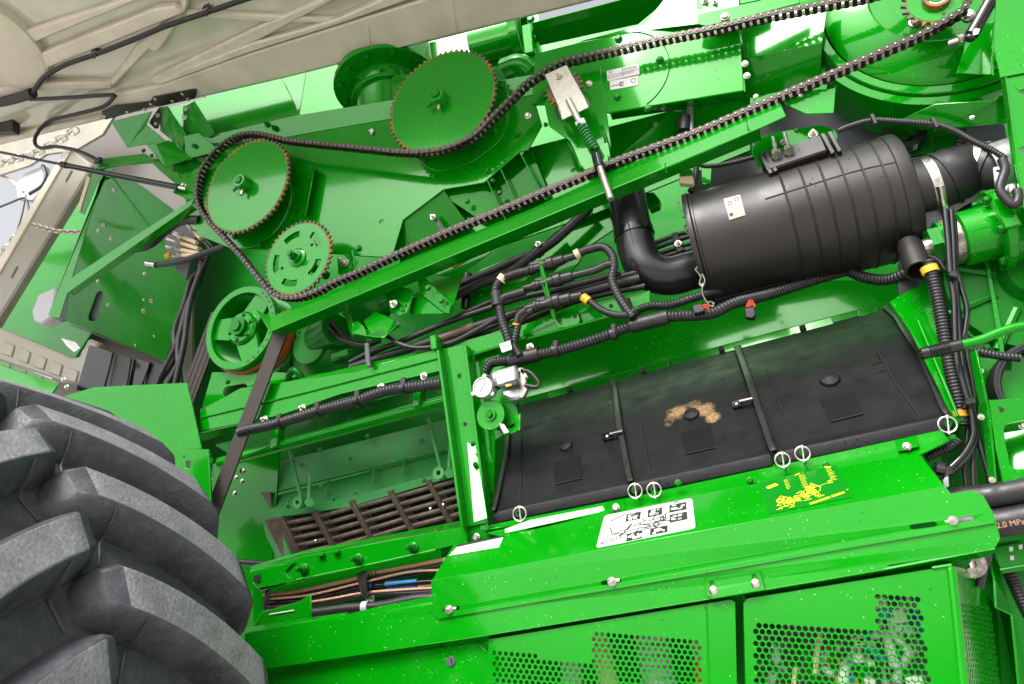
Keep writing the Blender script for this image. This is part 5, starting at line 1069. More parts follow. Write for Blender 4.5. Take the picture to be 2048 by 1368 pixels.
ridge(f1, [(1044, 872), (1042, 940), (1040, 1008)]); ridge(f2_, [(1283, 838), (1290, 890), (1300, 954)]); ridge(f3, [(1534, 738), (1562, 814), (1592, 888)]); ridge(f3, [(1748, 690), (1790, 764), (1846, 842)])
ridge(f3, [(1742, 730), (1748, 746), (1772, 739)], r=.0018); ridge(f3, [(1742, 730), (1768, 722)], r=.0018)
# joint strips between the flaps and latches
def strip(par, xs0, xs1, m=blackp):
    P0 = [flap_at(xs0[k], 0, k) + V((0, -.012, .006)) for k in range(1, rows)]; P1 = [flap_at(xs1[k], 0, k) + V((0, -.012, .006)) for k in range(1, rows)]
    g = G(); n = len(P0); g.add(P0 + P1, [(i, i + 1, n + i + 1, n + i) for i in range(n - 1)]); o = part(par, 'joint_strip', g, m); mo_ = o.modifiers.new('thick', 'SOLIDIFY'); mo_.thickness = .008; bevel(o, .002)
strip(f2_, [a - 3 for a in L2], [a + 9 for a in L2]); strip(f3, [a - 3 for a in L3], [a + 11 for a in L3])
strip(f1, [a for a in L1], [a + 9 for a in L1]); strip(f3, [a - 12 for a in R3], [a for a in R3])
def latch(par, x, y):
    o = part(par, 'latch', G().sheet([Q(x - 13, y - 3, (FPU[0] + fn * .012, FPU[1])), Q(x + 6, y - 9, (FPU[0] + fn * .012, FPU[1])), Q(x + 9, y + 4, (FPU[0] + fn * .012, FPU[1])), Q(x - 11, y + 9, (FPU[0] + fn * .012, FPU[1]))], .012), gloss, .002)
    bolt(o, (x - 2, y + 1), 3.6, (FPU[0] + fn * .0135, FPU[1]), 'button', steel, fn); part(o, 'latch_arm', G().tube([Q(x + 4, y - 2, (FPU[0] + fn * .02, FPU[1])), Q(x + 30, y - 8, (FPU[0] + fn * .02, FPU[1]))], .007, 8), gloss)
latch(f1, 1216, 871); latch(f2_, 1475, 806)
# straw dust on the middle flap
def splat(cx, cy, w_, h_, k):
    random.seed(k); pts = [(cx + w_ * math.cos(a) * random.uniform(.55, 1.1), cy + h_ * math.sin(a) * random.uniform(.55, 1.1)) for a in [i * 2 * math.pi / 22 for i in range(22)]]
    part(f2_ if cx < 1500 else f3, 'straw_dust_patch', G().sheet([Q(x, y, (FPU[0] + fn * .0008, FPU[1])) for x, y in pts], .0005), dust)
# straw coloured dust caught round the domes: a stain of its own on the liner
def stain(fo, name, spots):
    m = flapm.copy(); m.name = name; t = m.node_tree; N = t.nodes.new; K = t.links.new; b = t.nodes['Principled BSDF']; old = b.inputs['Base Color'].links[0].from_socket
    tc = N('ShaderNodeTexCoord'); acc = None
    for w, rx, st in spots:
        sb = N('ShaderNodeVectorMath'); sb.operation = 'DISTANCE'; K(tc.outputs['Object'], sb.inputs[0]); sb.inputs[1].default_value = w - fo.location
        mr = N('ShaderNodeMapRange'); mr.interpolation_type = 'SMOOTHSTEP'; mr.inputs['From Min'].default_value = rx; mr.inputs['From Max'].default_value = rx * .25; mr.inputs['To Max'].default_value = st; K(sb.outputs['Value'], mr.inputs['Value'])
        if acc is None: acc = mr.outputs[0]
        else:
            a_ = N('ShaderNodeMath'); a_.operation = 'MAXIMUM'; K(acc, a_.inputs[0]); K(mr.outputs[0], a_.inputs[1]); acc = a_.outputs[0]
    n = N('ShaderNodeTexNoise'); n.inputs['Scale'].default_value = 48; n.inputs['Detail'].default_value = 7; n.inputs['Roughness'].default_value = .7; K(tc.outputs['Object'], n.inputs['Vector'])
    ns_ = N('ShaderNodeMath'); ns_.operation = 'MULTIPLY_ADD'; K(n.outputs['Fac'], ns_.inputs[0]); ns_.inputs[1].default_value = 1.7; ns_.inputs[2].default_value = -.35
    ad_ = N('ShaderNodeMath'); ad_.operation = 'ADD'; K(ns_.outputs[0], ad_.inputs[0]); K(acc, ad_.inputs[1])
    m2 = N('ShaderNodeMapRange'); m2.inputs['From Min'].default_value = .95; m2.inputs['From Max'].default_value = 1.75; K(ad_.outputs[0], m2.inputs['Value'])
    mx = N('ShaderNodeMix'); mx.data_type = 'RGBA'; K(m2.outputs[0], mx.inputs['Factor']); K(old, mx.inputs['A']); mx.inputs['B'].default_value = (.34, .22, .095, 1); K(mx.outputs['Result'], b.inputs['Base Color'])
    fo.data.materials[0] = m
stain(f2_, 'dusty_liner', [(Q(1356, 820, FPU), .07, .9), (Q(1410, 818, FPU), .06, .95), (Q(1384, 804, FPU), .06, .75), (Q(1338, 842, FPU), .05, .55), (Q(1424, 834, FPU), .045, .95)])
stain(f3, 'speckled_liner', [(Q(1672, 717, FPU), .018, .75), (Q(1678, 724, FPU), .014, .7), (Q(1690, 738, FPU), .012, .6)])
# ---------------------------------------------------------------- rail that holds the flaps, and linch pins
RLY = base[-1].y
def rail_at(px, dy=0, dyy=0): p = flap_at(px, 0, rows - 1); return p + V((0, dyy, dy))
rail = thing('flap_rail', 'green rail with raised lips holding the tops of the black flaps', 'rail', G().sheet([rail_at(985, .03, -.01), rail_at(1790, .03, -.01), rail_at(1790, -.006, -.02), rail_at(985, -.006, -.02)], .008), paint, .002)
for a, b in ((1103, 1342), (1396, 1664), (1716, 1750)):
    P = [rail_at(a, .014, -.05), rail_at(b, .014, -.05), rail_at(b, -.030, -.062), rail_at(a, -.030, -.062)]; part(rail, 'raised_lip', G().sheet(P, .02), paint, .003)
for x in (1147, 1292, 1445, 1605): part(rail, 'square_hole', G().box(rail_at(x, -.004, -.062), X_ * .012, Y_ * .004, Z_ * .010), dprint)
bk = thing('flap_back_panel', 'smooth green panel between flap rail and the corrugated hose', 'panel', G().sheet([rail_at(950, .02, .0), rail_at(1800, .02, .0), Q(1860, 560, RLY + .06), Q(1560, 560, RLY + .06), Q(1200, 640, RLY + .05), Q(960, 700, RLY + .04)], .008), paint, .002)
o = Q(1118, 742, .24); 
text(bk, 'embossed_mark', 'AXE10273', Q(1116, 738, RLY + .02), X_, Z_, .026, cast)

def linch(label, x, y, r=14):
    c = Q(x, y, -.055); rm = mp(r, c); t0 = thing('linch_pin', label, 'linch pin', G().tube([c + (X_ * math.cos(a) + Z_ * math.sin(a)) * rm for a in [k * math.pi / 12 for k in range(24)]], rm * .11, 8, closed=True, step=rm * .2), steel, group='ring linch pins along the flap bottoms')
    a, b = Q(x - 1, y - r * 1.15, -.055), Q(x + 3.5, y + r * 1.25, -.055); part(t0, 'pin', G().cyl(a, b, rm * .13, 10), steel); part(t0, 'pin_head', G().cyl(a + Z_ * rm * .05, a.lerp(b, .18), rm * .24, 10), steel)
    part(t0, 'eye_bolt', G().lathe(Q(x, y - 1, -.03), -Y_, [(0, rm * .2), (0, rm * .42), (.012, rm * .42), (.012, rm * .2), (0, rm * .2)], 16), cast); part(t0, 'eye_shank', G().cyl(Q(x, y, -.03), Q(x, y, .02), rm * .22, 10), cast)
linch('ring linch pin at the lower left corner of the left black flap', 1039, 1028)
linch('ring linch pin at the lower right corner of the left black flap', 1270, 982)
linch('ring linch pin at the lower left corner of the middle black flap', 1308, 980)
linch('ring linch pin at the lower right corner of the middle black flap', 1565, 920)
linch('ring linch pin at the lower left corner of the right black flap', 1605, 907)
linch('ring linch pin at the lower right corner of the right black flap', 1895, 849, 16)
# ================================================================ actuator and its gear
AY_ = -.02
ac2 = thing('actuator_motor', 'silver actuator motor with round cap above the small gear', 'motor', flat([(986, 744), (1030, 734), (1034, 764), (992, 774)], AY_ - .03, .05), alu, .008)
part(ac2, 'motor_can', G().cyl(Q(990, 758, AY_), Q(1036, 745, AY_), .028, 20, ch=.004), alu)
part(ac2, 'end_yoke', G().sheet([Q(1040, 736, AY_), Q(1048, 734, AY_), Q(1054, 780, AY_), Q(1046, 796, AY_), Q(1036, 796, AY_)], .02), plate_steel, .003)
c = Q(968, 776, AY_ - .02); rm = mp(22, c)
cap = part(ac2, 'round_cap', G().lathe(c, -Y_, [(-.03, rm), (.012, rm), (.016, rm * .93), (.016, rm * .84), (.012, rm * .82), (.012, 0)], 32), alu)
for k in range(3):
    a = R(120 * k + 75); p = c + (X_ * math.cos(a) + Z_ * math.sin(a)) * rm * 1.08; part(ac2, 'cap_lug', G().cyl(p + Y_ * .01, p - Y_ * .008, rm * .2, 12), alu)
for a in (R(45), R(135)): part(cap, 'cast_cross', G().tube([c - Y_ * .0125 + (X_ * math.cos(a) + Z_ * math.sin(a)) * rm * .5 * s_ for s_ in (-1, 1)], .002, 5), alu)
part(ac2, 'lower_housing', G().sheet([Q(1000, 778, AY_), Q(1040, 772, AY_), Q(1046, 796, AY_), Q(1020, 800, AY_), Q(1002, 792, AY_)], .05), alu, .01)
part(ac2, 'grip_collar', G().cyl(Q(984, 752, AY_), Q(994, 776, AY_), .022, 14), blackp); part(ac2, 'yellow_tag', flat([(1010, 769), (1022, 767), (1023, 771), (1012, 774)], AY_ - .04, .002), yellow)
part(ac2, 'terminal_block', G().box(Q(1024, 768, AY_ - .02), X_ * .025, Y_ * .012, Z_ * .012), blackp, .003); part(ac2, 'top_tab', G().sheet([Q(1032, 738, AY_), Q(1042, 734, AY_), Q(1052, 744, AY_), Q(1056, 758, AY_)], .012), plate_steel, .002)
hose('actuator_cable', 'thin black cable looping right of the silver actuator', [(1046, 740), (1062, 746), (1078, 766), (1072, 774), (1050, 770)], 4.5, rubber, AY_)
c = Q(981, 830, AY_); rm = mp(31, c); prof = []
for k in range(60):
    for f_, r in ((-.3, rm * .955), (-.1, rm), (.1, rm), (.3, rm * .955)): a = 2 * math.pi * (k + f_) / 60; prof.append(c + (X_ * math.cos(a) + Z_ * math.sin(a)) * r)
gr_ = thing('adjuster_gear', 'small green toothed gear under the silver actuator', 'gear', G().prism(prof, Y_ * .012), paint, .001)
part(gr_, 'hub', G().lathe(c - Y_ * .001, -Y_, [(0, rm * .40), (.008, rm * .40), (.008, rm * .30), (.004, rm * .28), (.004, 0)], 28), paint); part(gr_, 'hub_nut', G().hexa(c - Y_ * .004, c - Y_ * .02, rm * .22), cast)
c2 = c + Y_ * .06 + X_ * .045; part(gr_, 'second_gear', G().lathe(c2, -Y_, [(0, rm * .8), (.02, rm * .8), (.02, 0), ], 40), cast)
part(gr_, 'toothed_sleeve', G().lathe(c + Y_ * .02, Y_, [(0, rm * .7), (.09, rm * .7)], 28), cast)
ab = thing('gear_bracket', 'green bent bracket with small springs right of the small gear', 'bracket', G().sheet([Q(1022, 832, .0), Q(1040, 826, -.02), Q(1040, 860, -.02), Q(1012, 872, .0), Q(1000, 868, .0), Q(1030, 852, .0)], .005), paint, .002)
for k in range(3): part(ab, 'spring', G().tube([Q(1000 + k * 3, 848 + k, -.03), Q(1010 + k * 3, 868 - k, -.03)], .006, 8), steel)

# ================================================================ harness above the flaps
mh = hose('main_harness', 'thick corrugated black harness running along above the green flap panel', [(970, 745), (984, 726), (1020, 720), (1060, 712), (1120, 700), (1200, 676), (1260, 652), (1310, 636), (1360, 632), (1420, 628), (1470, 606, .06), (1540, 588, .16), (1640, 556, .24), (1700, 540, .26)], 11.5, rubber, .03, rib=(.16, .6))
for a, b in (((1020, 722), (1078, 708)), ((1262, 652), (1336, 634))): band(mh, 'tape_wrap', a, b, 15, rubber, .03)
for x, y in ((1112, 697), (1228, 664)): band(mh, 'clip_band', (x - 5, y + 5), (x + 5, y + 2), 13.5, blackp, .03); part(mh, 'hose_clip', G().cyl(Q(x, y - 14, .02), Q(x, y, .02), .014, 12), blackp)
h2 = hose('harness_branch', 'corrugated branch from the tape joint up to the peach tagged connectors', [(1040, 712), (1028, 690), (1032, 668), (1038, 644), (1052, 628), (1066, 620)], 8, rubber, .0, rib=(.14, .8)); band(h2, 'yellow_tape', (1033, 652), (1036, 642), 9, yellow, .0)
h3 = hose('harness_branch', 'corrugated branch with cream tape rising left of the connectors', [(1020, 688), (1012, 664), (1004, 640), (998, 610), (992, 588), (994, 572), (1006, 558), (1030, 548), (1060, 540)], 9.5, rubber, -.01, rib=(.14, .7)); band(h3, 'cream_tape', (1001, 562), (1009, 552), 10.5, cream, -.01); band(h3, 'tape_wrap', (996, 612), (993, 585), 13, rubber, -.01)
hose('harness_branch', 'short branch joining the middle connector left of the green plate', [(998, 604), (1010, 594), (1030, 588), (1050, 582)], 8.5, rubber, -.01)
wt = thing('wire_tag', 'white folded wire tag hanging on the corrugated branch', 'tag', flat([(998, 688), (1020, 681), (1024, 698), (1004, 705)], -.03, .003), white)
for k in range(3): part(wt, 'text_block', flat([(1003 + k * 6, 689 - k * 2), (1007 + k * 6, 688 - k * 2), (1009 + k * 6, 698 - k * 2), (1006 + k * 6, 699 - k * 2)], -.0315, .001), gprint)
for i, (a, b, w_, lb) in enumerate((((1038, 547), (1150, 511), 11, 'top round black connector with cream taped cable'), ((1046, 578), (1170, 545), 11, 'middle round black connector through the thin green plate'), ((1050, 618), (1164, 590), 12, 'bottom round black connector with yellow taped cables'))):
    A, B_ = Q(*a, .0), Q(*b, .0); d = B_ - A; r = mp(w_, A); l = d.length
    o_ = thing('round_connector', lb, 'connector', G().lathe(A, d, [(0, 0), (0, r * .62), (l * .1, r * .7), (l * .16, r * .7), (l * .17, r * .9), (l * .28, r * .9), (l * .29, r * .75), (l * .40, r * .75), (l * .41, r * 1.0), (l * .5, r * 1.05), (l * .52, r * 1.25), (l * .62, r * 1.25), (l * .64, r * 1.0), (l * .8, r * .95), (l * .82, r * .7), (l, r * .62), (l, 0)], 20), blackp, smooth=30, group='round connectors on the green plate')
    for t in (.2, .46, .58): part(o_, 'rib_ring', G().lathe(A + d * t, d, [(0, r * .9), (.0, r * 1.1 if t < .5 else r * 1.3), (.006, r * 1.1 if t < .5 else r * 1.3), (.006, r * .9)], 20), blackp)
    part(o_, 'key_block', G().box(A.lerp(B_, .3) + Z_ * r * .9, X_ * .02, Y_ * .008, Z_ * .008), blackp, .002)
hose('connector_cable', 'black cable arching from the top connector to the tape joint', [(1148, 512), (1160, 505), (1180, 498), (1206, 494), (1224, 510), (1228, 534), (1224, 560), (1236, 590), (1252, 616), (1266, 634)], 9, rubber, .0, rib=(.10, .8))
o_ = COL.objects['connector_cable']; band(o_, 'cream_tape', (1150, 510), (1159, 505), 10, cream, .0)
hose('connector_cable', 'black cable from the middle connector joining the arching cable', [(1168, 546), (1190, 540), (1212, 530), (1226, 528)], 8, rubber, .0)
cc = hose('connector_cable', 'corrugated cable with yellow tape from the bottom connector to the tape joint', [(1160, 592), (1176, 600), (1200, 618), (1224, 628), (1250, 630), (1270, 622)], 7.5, rubber, .0, rib=(.14, .8)); band(cc, 'yellow_tape', (1166, 594), (1178, 603), 9, yellow, .0)
hose('connector_cable', 'short cable with yellow tape below the bottom connector', [(1052, 620), (1038, 630), (1033, 646)], 7, rubber, -.01)
cn = thing('connector_plate', 'thin green upright plate holding the round black connectors', 'plate', G().sheet([Q(1076, 518, -.02), Q(1082, 518, -.02), Q(1096, 580, -.02), Q(1112, 640, .02), Q(1104, 634, .02), Q(1086, 580, -.02)], .02), paint, .001)
# parallel pipes and hoses running across
for i, (pts, r, m, lb) in enumerate((
    ([(700, 725), (740, 705), (800, 684), (880, 650), (960, 622), (1040, 596), (1130, 575), (1240, 545)], 6, hosem, 'upper black hose of the bundle crossing behind the harness branch'),
    ([(702, 735), (760, 716), (840, 690), (940, 656), (1040, 624), (1150, 590), (1280, 556)], 9, rubber, 'thickest black hose of the bundle crossing above the frame beam'),
    ([(704, 745), (780, 722), (880, 690), (960, 662), (1010, 640), (1080, 600), (1190, 568), (1290, 540)], 5.5, hosem, 'thin black hose in the middle of the crossing bundle'),
    ([(706, 752), (790, 728), (900, 700), (1000, 664), (1100, 618), (1200, 590), (1290, 572)], 6, hosem, 'lower black hose of the crossing bundle with grey printed patch'),
    ([(708, 742), (716, 722), (760, 700), (830, 670), (900, 640), (980, 604), (1040, 588)], 5, hosem, 'black hose on top of the crossing bundle'),
    ([(640, 630), (660, 660), (690, 680), (730, 690), (760, 680)], 6, hosem, 'black hose curving down behind the left bracket'),
    ([(650, 628), (676, 660), (706, 684), (740, 692)], 5, hosem, 'second black hose curving down behind the left bracket'),
    ([(774, 672), (800, 688), (840, 696), (900, 686), (960, 656), (1004, 630)], 5, hosem, 'thin black hose sagging in front of the crossing bundle'),
    ([(900, 690), (960, 672), (1060, 640), (1160, 600), (1260, 566)], 4.5, mat('brown_pipe', (.05, .032, .022), .3), 'thin brown pipe in the crossing bundle'))):
    h_ = hose('hydraulic_hose', lb, pts, r, m, .10 + .006 * i if i != 7 else .05, group='hoses crossing above the frame beam')
    if 'grey printed' in lb: band(h_, 'grey_print', (836, 714), (868, 706), 6.4, lgrey, .10 + .006 * i)
    if 'thickest' in lb: band(h_, 'peach_print', (880, 678), (948, 653), 9.3, mat('faded_print', (.10, .055, .03), .5), .106)
tie2 = thing('cable_tie', 'wide grey cable tie round the hoses left of the post', 'cable tie', flat([(728, 686), (737, 684), (739, 720), (742, 732), (734, 734), (730, 722)], .03, .012), dgrey, .003)
uh = hose('upper_hose', 'thick black hose rising to the right under the guard beam', [(900, 596), (960, 568), (1020, 544), (1070, 508), (1110, 480), (1160, 434), (1180, 414)], 10, rubber, .20)
hose('upper_hose', 'black hose running beside the thick hose under the guard beam', [(900, 578), (960, 552), (1030, 520), (1080, 500), (1120, 466)], 8, rubber, .22)
band(uh, 'hose_clip', (1070, 508), (1082, 498), 13, blackp, .2); bolt(uh, (1076, 488), 6, .17, 'nut', steel)
thing('hose_backing_plate', 'bright green plate behind the crossing hoses under the beam', 'plate', flat([(930, 620), (960, 540), (1060, 500), (1200, 410), (1260, 380), (1270, 430), (1180, 490), (1090, 620), (960, 660)], .28, .01), paint)
pt2 = thing('small_post', 'short dark post behind the crossing hoses', 'post', G().cyl(Q(936, 548, .24), Q(930, 616, .24), .02, 12), gloss)
# hoses under the canister
for i, (pts, r, rib, lb) in enumerate((
    ([(1270, 622), (1300, 612), (1340, 610), (1380, 598), (1420, 586, .14), (1470, 575, .22), (1540, 555, .26)], 9, (.16, .7), 'corrugated hose right of the elbow pipe under the canister lid'),
    ([(1680, 530, .26), (1720, 552, .24), (1770, 560, .2), (1806, 548, .16), (1830, 526, .14), (1850, 506, .12)], 12, (.16, .6), 'thick corrugated hose curving under the right end of the canister'),
    ([(1250, 600), (1256, 616), (1270, 634)], 10, None, 'taped cable joint below the elbow pipe'))):
    hose('corrugated_hose', lb, pts, r, rubber, .10 if i == 0 else .08, rib=rib)
for (x, y, lb, pts) in ((1500, 625, 'small black relay plug with red wires hanging under the canister', [(1488, 612), (1494, 628), (1512, 630), (1512, 612)]), (1396, 618, 'small black plug with red wires beside the canister lid', [(1384, 608), (1384, 626), (1408, 622), (1406, 606)])):
    o_ = thing('relay_plug', lb, 'plug', flat([(x - 12, y - 10), (x + 10, y - 14), (x + 12, y + 4), (x + 6, y + 12), (x - 10, y + 10)] if x == 1500 else [(1382, 610), (1404, 604), (1410, 622), (1388, 628)], -.02, .03), gloss, .004)
    wires = (((1493, 614), (1500, 600), (1504, 612)), ((1498, 614), (1502, 598), (1510, 614))) if x == 1500 else (((1404, 612), (1414, 610), (1420, 614)), ((1404, 618), (1412, 614), (1418, 620)))
    for w_ in wires: part(o_, 'red_wire', G().tube([Q(a, b, -.02) for a, b in w_], .0032, 6), redm)
# ================================================================ sloped shield with stickers, rails and perforated panels
SF = Lean(-.22)
SLP = plane3(Q(862, 1162, SF), Q(1890, 972, SF), Q(1360, 985, -.05))
sn = SLP[1] if SLP[1].z > 0 else -SLP[1]
def onS(x, y, e=0): return Q(x, y, (SLP[0] + sn * e, SLP[1]))
ss = thing('sloped_shield', 'long folded green shield with white diagram sticker below the black flaps', 'shield', G().sheet([onS(862, 1162), onS(1890, 972), onS(1838, 905), onS(1650, 940), onS(1400, 988), onS(1200, 1030), onS(1010, 1070), onS(906, 1090)], .005), paint, .002)
frontp = [(862, 1162), (1890, 972), (1901, 987), (1944, 981), (1966, 991), (1983, 1020), (1990, 1046), (1700, 1096), (1480, 1135), (1180, 1186), (878, 1238), (866, 1228)]
def sl2(a, b, r): return slot(Q(*a, SF - .002), Q(*b, SF - .002), mp(r, Q(*a, SF)))
slots_ = [sl2((889, 1220), (916, 1216), 4), sl2((1206, 1166), (1238, 1161), 4.5), sl2((1825, 1054), (1868, 1048), 5), sl2((1902, 1043), (1943, 1036), 5)]
part(ss, 'front_face', G().prism(pp(frontp, SF - .002), Y_ * .004, slots_), paint, .0015)
for (x, y, x2, y2) in ((898, 1219, 914, 1217), (1224, 1163, 1240, 1160), (1905, 1041, 1890, 1044)):
    b0 = bolt(ss, (x, y), 9, SF - .004, 'nut', steel); part(ss, 'stud', G().cyl(Q(x, y, SF + .004), Q(x2, y2, SF + .004), .007, 10), steel)
ft = thing('shield_flange', 'bolted green flange strip between the black flaps and the sloped shield', 'flange strip', G().sheet([Q(980, 1048, .0), Q(1262, 994, .0), Q(1550, 928, .0), Q(1880, 856, .0), Q(1900, 880, -.03), Q(1842, 908, -.05), Q(1650, 944, -.05), Q(1200, 1034, -.05), Q(1005, 1074, -.05), Q(970, 1064, -.02)], .006), paint, .002)
bolts(ft, [(1072, 1050), (1016, 1075), (1356, 966), (1500, 961), (1652, 930), (1905, 875)], 7, -.048, 'hex', cast)
part(ft, 'clip_plate', G().sheet([Q(1212, 1006, -.012), Q(1248, 998, -.012), Q(1252, 1018, -.048), Q(1218, 1026, -.048)], .004), paint, .001); bolt(ft, (1232, 1016), 8, -.048, 'hex', steel)
part(ft, 'clip_plate', G().sheet([Q(1790, 880, -.012), Q(1832, 870, -.012), Q(1838, 892, -.048), Q(1796, 902, -.048)], .004), paint, .001); bolt(ft, (1814, 893), 8, -.048, 'hex', steel)
part(ft, 'bright_strip', G().sheet(pp([(1010, 1058), (1060, 1040), (1205, 1012), (1210, 1022), (1010, 1066)], facing(1110, 1038, -.05)), .003), paint)
part(ft, 'left_shelf', G().sheet([Q(960, 1060, -.03), Q(1022, 1050, -.03), Q(1020, 1044, .02), Q(960, 1052, .02)], .006), paint, .001)
# white diagram sticker on the slope
def lab_poly(pts, e): return [onS(x, y, e) for x, y in pts]
wl_ = part(ss, 'diagram_sticker', G().prism(rounded(lab_poly([(1209, 1031), (1384, 996), (1391, 1056), (1192, 1096)], .0018), .012), -sn * .0012), white)
def sp(a, b, e=.0026):
    """sticker coordinates 0..1 -> point on the slope"""
    x = (1209 * (1 - a) + 1384 * a) * (1 - b) + (1192 * (1 - a) + 1391 * a) * b; y = (1031 * (1 - a) + 996 * a) * (1 - b) + (1096 * (1 - a) + 1056 * a) * b; return onS(x, y, e)
def sline(par, pts, w=.0016, m=dprint, fn=sp):
    g = G(); P = [fn(a, b) for a, b in pts]
    for i in range(len(P) - 1):
        d = P[i + 1] - P[i]
        if d.length < 1e-6: continue
        nn = d.normalized().cross(sn) * w; e = d.normalized() * w * .6; g.add([P[i] - nn - e, P[i + 1] - nn + e, P[i + 1] + nn + e, P[i] + nn - e], [(0, 1, 2, 3)])
    return part(par, 'print_line', g, m)
def squad(par, a0, b0, a1, b1, m=dprint, fn=sp, nm='print_picture', e=.0026):
    return part(par, nm, G().add([fn(a0, b0, e), fn(a1, b0, e), fn(a1, b1, e), fn(a0, b1, e)], [(0, 1, 2, 3)]), m)
random.seed(3)
for (a0, b0, a1, b1) in ((.26, .10, .42, .34), (.50, .10, .66, .34), (.74, .08, .93, .33), (.74, .40, .93, .66), (.30, .74, .46, .98), (.54, .72, .72, .94)):
    squad(wl_, a0, b0, a1, b1)
    for k in range(9):
        xa = random.uniform(a0 + .01, a1 - .05); ya = random.uniform(b0 + .02, b1 - .08); w_ = random.uniform(.02, .05); h_ = random.uniform(.02, .07)
        squad(wl_, xa, ya, xa + w_, ya + h_, random.choice((white, white, gprint)), nm='print_patch', e=.003)
sline(wl_, [(.08, .22), (.24, .10)], .0022); sline(wl_, [(.80, .03), (.84, .03)], .003)
for l in ([(.10, .42), (.14, .66), (.26, .70), (.32, .44)], [(.14, .66), (.30, .60), (.34, .44)], [(.04, .86), (.22, .74), (.24, .80), (.06, .92), (.04, .86)], [(.22, .74), (.30, .66), (.44, .62), (.50, .66), (.44, .72), (.30, .76), (.22, .74)], [(.36, .50), (.46, .44), (.56, .46), (.66, .40), (.70, .46)], [(.36, .54), (.50, .54), (.60, .52), (.72, .50)], [(.44, .34), (.48, .44)], [(.58, .34), (.56, .44)], [(.74, .30), (.64, .42)], [(.74, .58), (.66, .54)], [(.60, .72), (.58, .64)], [(.38, .74), (.42, .66)], [(.42, .48), (.44, .54), (.52, .58), (.60, .58), (.66, .52)], [(.70, .36), (.70, .5), (.64, .64), (.52, .64)]): sline(wl_, l, .0017)
for (a, b, r) in ((.60, .62, .05), (.52, .66, .03), (.66, .48, .03)): sline(wl_, [(a + r * math.cos(t) * .6, b + r * math.sin(t) * 1.6) for t in [k * math.pi / 6 for k in range(13)]], .0017)
# dark green sticker with yellow diagram
def yp(a, b, e=.0026):
    x = (1520 * (1 - a) + 1672 * a) * (1 - b) + (1538 * (1 - a) + 1704 * a) * b; y = (965 * (1 - a) + 930 * a) * (1 - b) + (1028 * (1 - a) + 994 * a) * b; return onS(x, y, e)
ys_ = part(ss, 'hydraulic_sticker', G().prism([yp(0, 0, .0018), yp(1, 0, .0018), yp(1, 1, .0018), yp(0, 1, .0018)], -sn * .0012), mat('sticker_green', (.003, .15, .008), .22, tint=(.3, .9, .3)))
yq = lambda a, b, e=.0026: yp(a, b, e)
random.seed(5)
for (a, b, n_r, w_) in ((.30, .10, 7, .05), (.50, .06, 9, .08), (.86, .04, 9, .08)):
    for k in range(n_r): sline(ys_, [(a, b + .045 * k), (a + w_ * random.uniform(.6, 1), b + .045 * k)], .0010, yprint, yq)
sline(ys_, [(.86, -.02), (.92, .02)], .003, yprint, yq); sline(ys_, [(.46, .02), (.52, .0)], .002, yprint, yq)
sline(ys_, [(.06, .18), (.18, .13), (.21, .19), (.08, .24), (.06, .18)], .0014, yprint, yq); sline(ys_, [(.08, .21), (.19, .16)], .0014, yprint, yq)
for k in range(34):
    a = random.uniform(.14, .62); b = .78 - (a - .14) * .38 + random.uniform(-.16, .13); r = random.uniform(.02, .045)
    sline(ys_, [(a + r * math.cos(t) * .7, b + r * math.sin(t) * 1.4) for t in [j * math.pi / 4 for j in range(9)]], .0011, yprint, yq)
for k in range(22):
    a = random.uniform(.1, .6); b = .80 - (a - .14) * .38 + random.uniform(-.14, .14); sline(ys_, [(a, b), (a + random.uniform(.03, .10), b + random.uniform(-.08, .06))], .0012, yprint, yq)
sline(ys_, [(.60, .34), (.70, .52), (.68, .62), (.5, .74)], .0009, yprint, yq); sline(ys_, [(.64, .5), (.84, .44)], .0008, yprint, yq); sline(ys_, [(.82, .40), (.86, .40)], .002, yprint, yq); sline(ys_, [(.82, .46), (.86, .46)], .002, yprint, yq)
for (a, b, c, d) in ((.50, .93, .94, .80), (.50, .965, .94, .835), (.62, .80, .70, .775), (.10, .92, .16, .90), (.26, .93, .32, .91), (.98, .76, 1.0, .755)): sline(ys_, [(a + (c - a) * t, b + (d - b) * t) for t in (0, .22)] , .0013, yprint, yq); sline(ys_, [(a + (c - a) * t, b + (d - b) * t) for t in (.26, .58)], .0013, yprint, yq); sline(ys_, [(a + (c - a) * t, b + (d - b) * t) for t in (.63, 1)], .0013, yprint, yq)
# slim white sticker on the left slanted edge
sw = part(ss, 'slim_sticker', G().prism(lab_poly([(914, 1093), (1007, 1073), (998, 1094), (898, 1111)], .0016), -sn * .001), white)
part(sw, 'dark_rim', G().prism(lab_poly([(912, 1090), (1008, 1071), (1007, 1074), (914, 1094)], .0020), -sn * .001), dprint)
for (a, b, c, d) in ((906, 1102, 914, 1096), (950, 1093, 962, 1089), (958, 1092, 968, 1088), (984, 1086, 990, 1080)): part(sw, 'print_line', G().tube([onS(a, b, .002), onS(c, d, .002)], .0008, 4), gprint)

